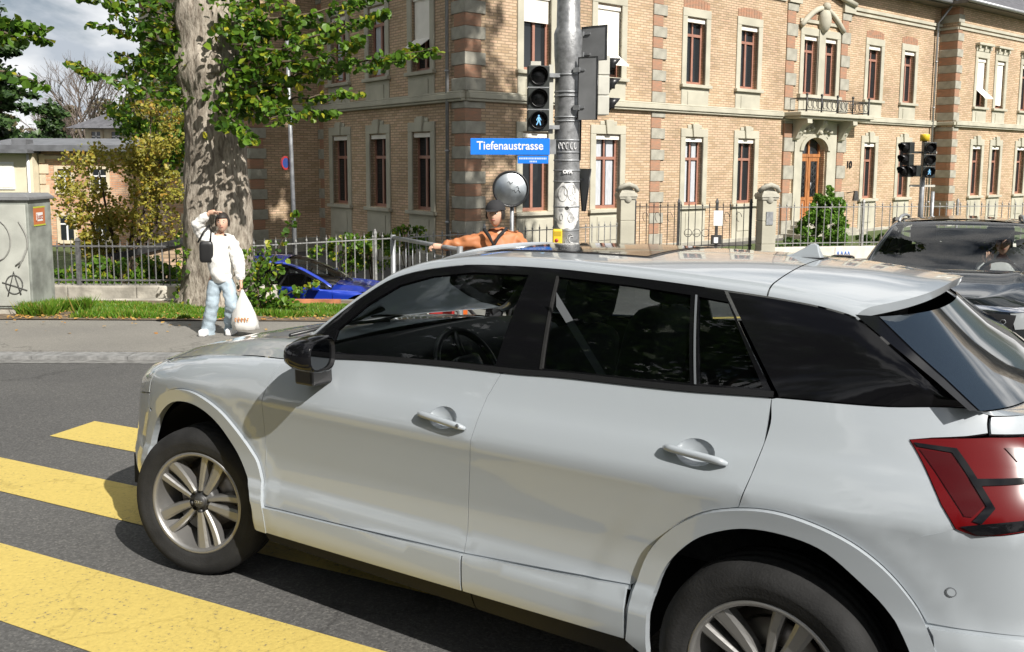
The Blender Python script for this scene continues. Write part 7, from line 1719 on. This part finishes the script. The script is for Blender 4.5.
def head(parent, c, face, tilt=0, r=.105, skin='skin', hair='short'):
    """c centre, face = heading angle of the face"""
    Mh = Matrix.Translation(c) @ Matrix.Rotation(face, 4, 'Z') @ Matrix.Rotation(tilt, 4, 'Y')    # local +x = forward
    vs = []; n, m_ = 28, 22
    for i in range(m_+1):
        th = math.pi*i/m_; z = math.cos(th)
        for k in range(n):
            a = 2*math.pi*k/n; x, y = math.sin(th)*math.cos(a), math.sin(th)*math.sin(a)
            X, Y, Z = x*r*.93, y*r*.76, z*r*1.15
            if z < 0: X *= 1-.22*(-z)**1.5 if x < 0 else 1+.02*(-z); Y *= 1-.38*(-z)**1.3
            fr = max(0, x)
            if fr > .5:
                X += .020*math.exp(-((y)/.13)**2-((z+.12)/.16)**2)+.006*math.exp(-(y/.25)**2-((z+.48)/.08)**2)+.008*math.exp(-(y/.2)**2-((z+.8)/.14)**2)
                X -= .010*math.exp(-((abs(y)-.33)/.14)**2-((z-.06)/.10)**2)
                X += .004*math.exp(-((z-.22)/.08)**2)
            vs.append(Mh @ Vector((X, Y, Z)))
    o = MB().add(vs, [(i*n+k, (i+1)*n+k, (i+1)*n+(k+1) % n, i*n+(k+1) % n) for i in range(m_) for k in range(n)], True).build('head', M[skin], parent)
    f = MB()
    for s_ in (1, -1): f.sphere((r*.80, s_*r*.27, r*.08), r*.10, 10, 8, sc=(.7, 1.2, .65), M4=Mh)
    f.build('eyes', M['eyew'], o); f = MB()
    for s_ in (1, -1): f.sphere((r*.855, s_*r*.27, r*.08), r*.05, 8, 6, M4=Mh); f.tube([Mh @ Vector((r*.84, s_*r*.14, r*.25)), Mh @ Vector((r*.86, s_*r*.28, r*.29)), Mh @ Vector((r*.78, s_*r*.42, r*.24))], r*.028, 5)
    f.build('eyebrows', M['hair'], o); f = MB(); f.tube([Mh @ Vector((r*.82, -r*.2, -r*.50)), Mh @ Vector((r*.92, 0, -r*.48)), Mh @ Vector((r*.82, r*.2, -r*.50))], r*.045, 6); f.build('mouth', M['lips'], o)
    f = MB()
    for s_ in (1, -1): f.sphere((-.0, s_*r*.76, 0), r*.22, 10, 8, sc=(.7, .28, 1.15), M4=Mh)
    f.build('ears', M[skin], o)
    hv = []; 
    for i in range(15):
        th = math.pi*.62*i/14
        for k in range(n):
            a = 2*math.pi*k/n; z = math.cos(th); x, y = math.sin(th)*math.cos(a), math.sin(th)*math.sin(a)
            lim = 1.0 if x < .35*math.sin(th) else 0
            zz = z if (x < .45 or z > .42) else max(z, .42+.0)
            q = 1.09+.015*math.sin(a*9+i); x2, y2 = x, y
            if x > .45 and z < .42: x2 = .80*x; q = .98
            hv.append(Mh @ Vector((x2*r*.95*q, y2*r*.80*q, zz*r*1.16*q)))
    MB().add(hv, [(i*n+k, (i+1)*n+k, (i+1)*n+(k+1) % n, i*n+(k+1) % n) for i in range(14) for k in range(n)], True).build('hair', M['hair'], o)
    return o, Mh
def hand(parent, wrist, fdir, palm_n, side, curl=.4, s=1.0, skin='skin'):
    """fdir: wrist->fingers, palm_n: out of the palm, side: +1 thumb on fdir x palm_n side"""
    f = Vector(fdir).normalized(); n = Vector(palm_n); n = (n-f*n.dot(f)).normalized(); t = f.cross(n)*side; w0 = Vector(wrist); V = []; E = []; R = []
    def add(p, r, pr=None):
        V.append(p); R.append(r*s)
        if pr is not None: E.append((pr, len(V)-1))
        return len(V)-1
    a = add(w0-f*.03*s, (.020, .026)[0]); b = add(w0+f*.035*s, .026, a); c_ = add(w0+f*.075*s, .027, b)
    o = skinned('hand', V, E, [(r*.8, r*1.25) for r in R], M[skin], parent, 2)
    for k, (off, L_, r) in enumerate(((.027, .068, .0085), (.009, .078, .009), (-.010, .072, .0086), (-.027, .056, .0075))):
        p = w0+(f*.078+t*off)*s; pts = [p-f*.015*s]; d = f.copy(); ang = 0
        for j, fr in enumerate((.45, .32, .23)):
            ang += curl*(.7+.35*j)*(1+.08*k); dd = f*math.cos(ang)+n*math.sin(ang); p = p+dd*L_*fr*s; pts.append(p)
        skinned('finger', pts, [(i, i+1) for i in range(3)], [r*s*q for q in (1.05, 1, .95, .8)], M[skin], o, 1)
    p = w0+(f*.02+t*.028)*s; pts = [p, p+(t*.022+f*.022+n*.008)*s, p+(t*.032+f*.048+n*.020)*s, p+(t*.026+f*.068+n*.032)*s]
    skinned('thumb', pts, [(0, 1), (1, 2), (2, 3)], [.012*s, .0115*s, .010*s, .008*s], M[skin], o, 1); return o
# woman in white, on the footway
WY = 10.4; Wb = px2w(222, 341, WY); Wb.z = gz(0, WY)+.06
wmn = empty('person', Wb, 0, 'woman in white jumper and pale jeans shading her eyes with one hand', 'person')
def W(px, py, dy=0): return px2w(px, py, WY+dy)-Wb
hip = W(221, 279); chest = W(218.5, 244); neck = W(220.5, 233.5); hd = W(222.5, 222.5, -.03)
shR = W(206.5, 238.5); elR = W(196.5, 224.5, -.12); wrR = W(210, 212.5, -.20); shL = W(232.5, 240); elL = W(239.5, 262, -.02); wrL = W(241, 283, -.08)
hpR = W(214, 281); hpL = W(228, 281); knR = W(211.5, 308, -.03); knL = W(232, 306, -.10); anR = W(208, 337.5, .05); anL = W(231, 331, .12)
V, E, R = chain([(hip, .10), ((hip+chest)/2, .075), (chest, .10), ((chest*.35+neck*.65), .07), (neck, .045), (W(221.5, 228), .042)], [2, (shR, .045), (elR, .036), (wrR, .024)], [2, (shL, .045), (elL, .036), (wrL, .024)],
    [0, (hpR, .085), (knR, .055), (anR, .035)], [0, (hpL, .085), (knL, .055), (anL, .035)])
skinned('body', V, E, R, M['skin'], wmn)
V, E, R = chain([(hip+Vector((.03, 0, -.09)), (.19, .145)), ((hip+chest)/2, (.185, .135)), (chest, (.16, .12)), (neck-Vector((0, 0, .035)), (.075, .07))], [2, (shR+Vector((.02, 0, 0)), .085), ((shR+elR)/2, .085), (elR, .083), ((elR+wrR)/2, .06), (wrR-(wrR-elR)*.12, .042)],
    [2, (shL-Vector((.02, 0, 0)), .085), (elL, .078), ((elL+wrL)/2, .066), (wrL-(wrL-elL)*.05, .05)])
skinned('jumper', V, E, R, M['knit'], wmn, 3, 0, .022)
V, E, R = chain([(hip+Vector((0, 0, .10)), (.13, .11)), (hip+Vector((0, 0, 0.0)), (.145, .12))], [1, (hpR, .10), (knR, .078), (anR+Vector((0, 0, .08)), .085), (anR-Vector((0, 0, .045)), .09)], [1, (hpL, .10), (knL, .078), (anL+Vector((0, 0, .08)), .085), (anL-Vector((0, 0, .045)), .09)])
skinned('jeans', V, E, R, M['jeans'], wmn, 3, 0, .016)
for an, d in ((anR, -.02), (anL, .06)):
    z0 = 0.0; sh = MB(); rbox(sh, (an.x+d*.5, an.y-.07, z0+.04), (.046, .125, .042)); so1 = sh.build('shoe', M['white'], wmn); MB().box(an.x+d*.5-.045, an.x+d*.5+.045, an.y-.185, an.y+.05, z0, z0+.018).build('sole', M['seatlight'], so1, bevel=.008)
head(wmn, hd, math.radians(-82), 0, .098)
hand(wmn, wrR, (1, -.15, .12), (-.1, -.1, -1), 1, .12, .95); hand(wmn, wrL, (.03, -.1, -1), (-1, .1, 0), 1, .9, .95)
bag = empty('handbag', Wb+W(204.5, 252, -.16), .25, 'black shoulder bag hanging under the raised arm of the woman', 'bag'); bb = MB(); rbox(bb, (.02, .02, -.0), (.078, .04, .125)); bb.build('bag_body', M['bag'], bag); MB().tube([(-.07, 0, .11), (.0, -.0, .24), (.06, .05, .31), (.07, .12, .24), (.07, .0, .11)], .011, 6).build('strap', M['bag'], bag)
pb = empty('carrier_bag', Wb+W(242, 288, -.10), .1, 'white plastic carrier bag with orange print hanging from her other hand', 'bag'); n = 24; vs = []
for i, (z, rx, ry) in enumerate(((-.02, .012, .012), (-.08, .035, .02), (-.18, .08, .05), (-.30, .125, .085), (-.42, .155, .10), (-.485, .15, .10), (-.50, .10, .06))):
    for k in range(n):
        a = 2*math.pi*k/n; q = 1+.10*math.sin(5*a+i*1.3)*min(1, i/3)+.05*math.sin(9*a-i); vs.append((rx*math.cos(a)*q+.035*i/6, ry*math.sin(a)*q, z))
o = MB().add(vs, [(i*n+k, i*n+(k+1) % n, (i+1)*n+(k+1) % n, (i+1)*n+k) for i in range(6) for k in range(n)]+[tuple(6*n+k for k in range(n))], True).build('bag_body', M['plastic'], pb)
pr_ = MB()
for k in range(5): pr_.tube([(-.06+.035*k+.01*math.cos(t), -.108, -.36+.02*math.sin(t)*(1+.3*(k % 2))) for t in np.linspace(0, 5, 9)], .005, 4)
pr_.build('orange_print', mat('orange_print', (.65, .25, .06), .6), o)
# man in the orange jacket with his bicycle
OY = 8.7; Ob = px2w(502, 330, OY); Ob.z = gz(0, OY)+.005
man = empty('person', Ob, 0, 'man in orange jacket and black cap holding the handrail behind the white car', 'person')
def O(px, py, dy=0): return px2w(px, py, OY+dy)-Ob
hip = O(505, 296, .1); chest = O(501, 250, .05); neck = O(497, 232); hd = O(495.5, 214, -.02); shR = O(479, 240); elR = O(456, 245, -.02); wrR = O(440, 246.5, -.02); shL = O(521, 241, .05); elL = O(533, 265, -.05); wrL = O(512, 282, -.3)
hpR = O(497, 298, .1); hpL = O(513, 298, .1); knR = O(490, 335, -.05); knL = O(516, 335, .05); anR = Vector((hpR.x-.02, .1, .09)); anL = Vector((hpL.x+.05, .1, .09))
V, E, R = chain([(hip, .12), ((hip+chest)/2, .11), (chest, .12), (neck-Vector((0, 0, .04)), .07), (neck+Vector((0, 0, .04)), .052)], [2, (shR, .055), (elR, .042), (wrR, .028)], [2, (shL, .055), (elL, .042), (wrL, .028)], [0, (hpR, .09), (knR, .06), (anR, .04)], [0, (hpL, .09), (knL, .06), (anL, .04)])
skinned('body', V, E, R, M['skin'], man)
V, E, R = chain([(hip+Vector((0, 0, .02)), (.20, .15)), ((hip+chest)/2, (.205, .15)), (chest, (.20, .145)), (neck-Vector((0, 0, .02)), (.11, .095)), (neck+Vector((0, 0, .035)), (.075, .07))], [2, (shR+Vector((.02, 0, 0)), .092), (elR, .066), ((elR+wrR)/2, .054), (wrR+Vector((.02, 0, 0)), .046)], [2, (shL-Vector((.02, 0, 0)), .092), (elL, .078), (wrL, .05)])
jk = skinned('jacket', V, E, R, M['orange'], man, 3, 0, .028)
co_ = MB(); co_.tube([O(484, 229, -.10), O(489, 236, -.16), O(494, 246, -.19), O(499, 236, -.16), O(507, 228, -.08)], .018, 6); co_.tube([O(494, 246, -.19), O(493, 270, -.18)], .008, 5); co_.build('collar_zip', M['blackcloth'], jk)
V, E, R = chain([(hip, (.17, .13))], [0, (hpR, .11), (knR, .08), (anR, .06)], [0, (hpL, .11), (knL, .08), (anL, .06)]); skinned('trousers', V, E, R, M['blackcloth'], man)
for an in (anR, anL): sh = MB(); rbox(sh, (an.x-.06, an.y, .045), (.14, .05, .045)); sh.build('shoe', M['black'], man)
ho, Mh = head(man, hd, math.radians(-105), 0, .108)
cp_ = MB(); vs = []; n = 28
for i in range(11):
    th = math.pi*.5*i/10
    for k in range(n): a = 2*math.pi*k/n; vs.append(Mh @ Vector((math.sin(th)*math.cos(a)*.118, math.sin(th)*math.sin(a)*.100, .042+math.cos(th)*.098)))
cp_.add(vs, [(i*n+k, (i+1)*n+k, (i+1)*n+(k+1) % n, i*n+(k+1) % n) for i in range(10) for k in range(n)], True)
cp_.add([Mh @ Vector(v) for v in ((.09, -.07, .045), (.155, -.05, .032), (.168, 0, .03), (.155, .05, .032), (.09, .07, .045), (.09, .0, .06))], [(0, 1, 2, 5), (5, 2, 3, 4)]); cp_.build('cap', M['cap'], ho)
hand(man, wrR, (-1, -.05, .02), (.0, .2, -1), -1, 1.0, 1.05); hand(man, wrL, (-.6, -.6, -.3), (0, 0, -1), 1, .9, 1.05)
# bicycle: faces left
bk = empty('bicycle', Ob+Vector((-.02, -.12, 0)), math.radians(172), 'bicycle with red front bag that the man in orange stands over', 'bicycle'); M['redcloth'] = mat('red_bag', (.45, .02, .02), .6); M['orangered'] = mat('orange_reflector', (.8, .16, .03), .4)
R_ = .34
def bwheel(x):
    w_ = empty('wheel', (x, 0, R_), 0, parent=bk); MB().tube([(R_*.96*math.cos(t), 0, R_*.96*math.sin(t)) for t in np.linspace(0, 2*math.pi, 41)[:-1]], .018, 6, closed=True).build('tyre', M['rubber'], w_)
    s_ = MB(); s_.tube([(R_*.91*math.cos(t), 0, R_*.91*math.sin(t)) for t in np.linspace(0, 2*math.pi, 33)[:-1]], .011, 5, closed=True)
    for k in range(16): a = 2*math.pi*k/16; s_.tube([(0, .02*(-1)**k, 0), (R_*.9*math.cos(a), 0, R_*.9*math.sin(a))], .0015, 3)
    s_.build('spokes', M['galv'], w_); MB().tube([(0, -.05, 0), (0, .05, 0)], .022, 8).build('hub', M['alloydark'], w_)
bwheel(.62); bwheel(-.45); fr = MB()
for a, b_, r in (((-.45, 0, R_), (-.02, 0, .28), .012), ((-.02, 0, .28), (-.16, 0, .82), .016), ((-.45, 0, R_), (-.14, 0, .72), .010), ((-.02, 0, .28), (.42, 0, .72), .018), ((-.14, 0, .74), (.40, 0, .84), .015), ((.38, 0, .95), (.44, 0, .68), .018)): fr.tube([a, b_], r, 8)
fr.build('frame', M['black'], bk); fk = MB()
for s_ in (1, -1): fk.tube([(.44, .03*s_, .68), (.52, .05*s_, .5), (.62, .05*s_, R_)], .011, 6)
fk.build('fork', M['black'], bk); hb = MB(); hb.tube([(.38, 0, .95), (.36, 0, 1.02)], .014, 6); hb.tube([(.26, .28, 1.03), (.36, .16, 1.03), (.40, 0, 1.02), (.36, -.16, 1.03), (.26, -.28, 1.03)], .013, 6); hb.build('handlebar', M['black'], bk)
sd_ = MB(); rbox(sd_, (-.18, 0, .88), (.13, .07, .035)); sd_.build('saddle', M['black'], bk); ck = MB(); ck.lathe([(0, .0), (.09, .0)], 20, Matrix.Translation((-.02, -.05, .28)) @ Matrix.Rotation(math.pi/2, 4, 'X')); ck.box(-.03, -.01, -.09, -.07, .12, .28); ck.build('crank', M['alloydark'], bk)
fb_ = MB(); rbox(fb_, (.56, .10, .60), (.12, .07, .20)); fb_.build('front_bag', M['redcloth'], bk); rl = MB(); rl.box(.30, .36, .12, .15, .52, .74); rl.build('reflector', M['orangered'], bk)
# driver of the grey SUV (sits in car space)
fw = Vector((math.cos(math.radians(-118)), math.sin(math.radians(-118)), 0)); lf_ = Vector((-fw.y, fw.x, 0)); Sb = Vector((5.10, 9.95, gz(0, 9.95)))
drv = empty('person', Sb+fw*.85+lf_*.37, 0, 'driver in a white shirt with raised forearm behind the windscreen of the grey SUV', 'person'); gq = gz(0, 0)
def Dp(f, l, z): return fw*f+lf_*l+Vector((0, 0, z+.0))
V, E, R = chain([(Dp(.05, 0, .62), .12), (Dp(-.02, 0, .85), .11), (Dp(-.06, 0, 1.02), .11), (Dp(-.05, 0, 1.14), .05), (Dp(-.03, 0, 1.20), .05)], [2, (Dp(-.03, .18, 1.05), .05), (Dp(.18, .24, .86), .04), (Dp(.42, .16, 1.02), .028)], [2, (Dp(-.03, -.18, 1.05), .05), (Dp(.20, -.20, .88), .04), (Dp(.46, -.12, 1.12), .028)], [0, (Dp(.4, .12, .66), .08), (Dp(.75, .12, .45), .05)], [0, (Dp(.4, -.12, .66), .08), (Dp(.75, -.12, .45), .05)])
skinned('body', V, E, R, M['skin'], drv)
V, E, R = chain([(Dp(.05, 0, .62), (.17, .13)), (Dp(-.02, 0, .85), (.17, .13)), (Dp(-.06, 0, 1.02), (.17, .12)), (Dp(-.05, 0, 1.12), .07)], [2, (Dp(-.03, .18, 1.05), .075), (Dp(.18, .24, .86), .06)], [2, (Dp(-.03, -.18, 1.05), .075), (Dp(.20, -.20, .88), .06)]); skinned('shirt', V, E, R, M['knit'], drv)
head(drv, Dp(.0, 0, 1.30), math.radians(-116), 0, .10); hand(drv, Dp(.42, .16, 1.02), fw, (0, 0, -1), 1, 1.0); hand(drv, Dp(.46, -.12, 1.12), Vector((0, 0, 1))+fw*.3, -fw, 1, .6)
# ------------------------------------------------------------------ unseen block and tree row added behind the camera to darken the reflections
ob = empty('apartment_block', (-12, -26, .9), math.radians(-26), 'long plain apartment block on the near side of the street behind the camera', 'building')
wallbox(ob, 'wall', -26, 26, -8, 0, 0, 9.5, mat('grey_beige_render', (.30, .29, .27), .85, var=.1, scale=1)); MB().box(-26.5, 26.5, -8.5, .6, 9.5, 9.8).build('roof', M['slate'], ob)
wm_ = MB().box(-.6, .6, 0, .04, 0, 1.5).mesh('window'); wm_.materials.append(M['winglass'])
for k in range(16):
    for f in range(3): o = bpy.data.objects.new('window', wm_); COL.objects.link(o); o.parent = ob; o.location = (-23.5+3.1*k, 0, 1.2+2.9*f)
for i, (x, y, h_) in enumerate(((-16, -11, 9), (-7, -15, 10), (2, -17, 9.5), (-26, -6, 10), (11, -19, 10))):
    tree('street_tree', ['round street tree behind the camera farthest left but one', 'round street tree behind the camera in the middle of the row', 'round street tree behind the camera right of the middle', 'round street tree behind the camera at the left end of the row', 'round street tree behind the camera at the right end of the row'][i], 'tree', (x, y, gz(0, 0)+.0 if y < 0 else 0), h_*.75, (x, y, h_*.68), (3.6, 3.4, 3.3), 2600, .5, M['leafdark'], seed=80+i, ncl=36, trunk_r=.25)
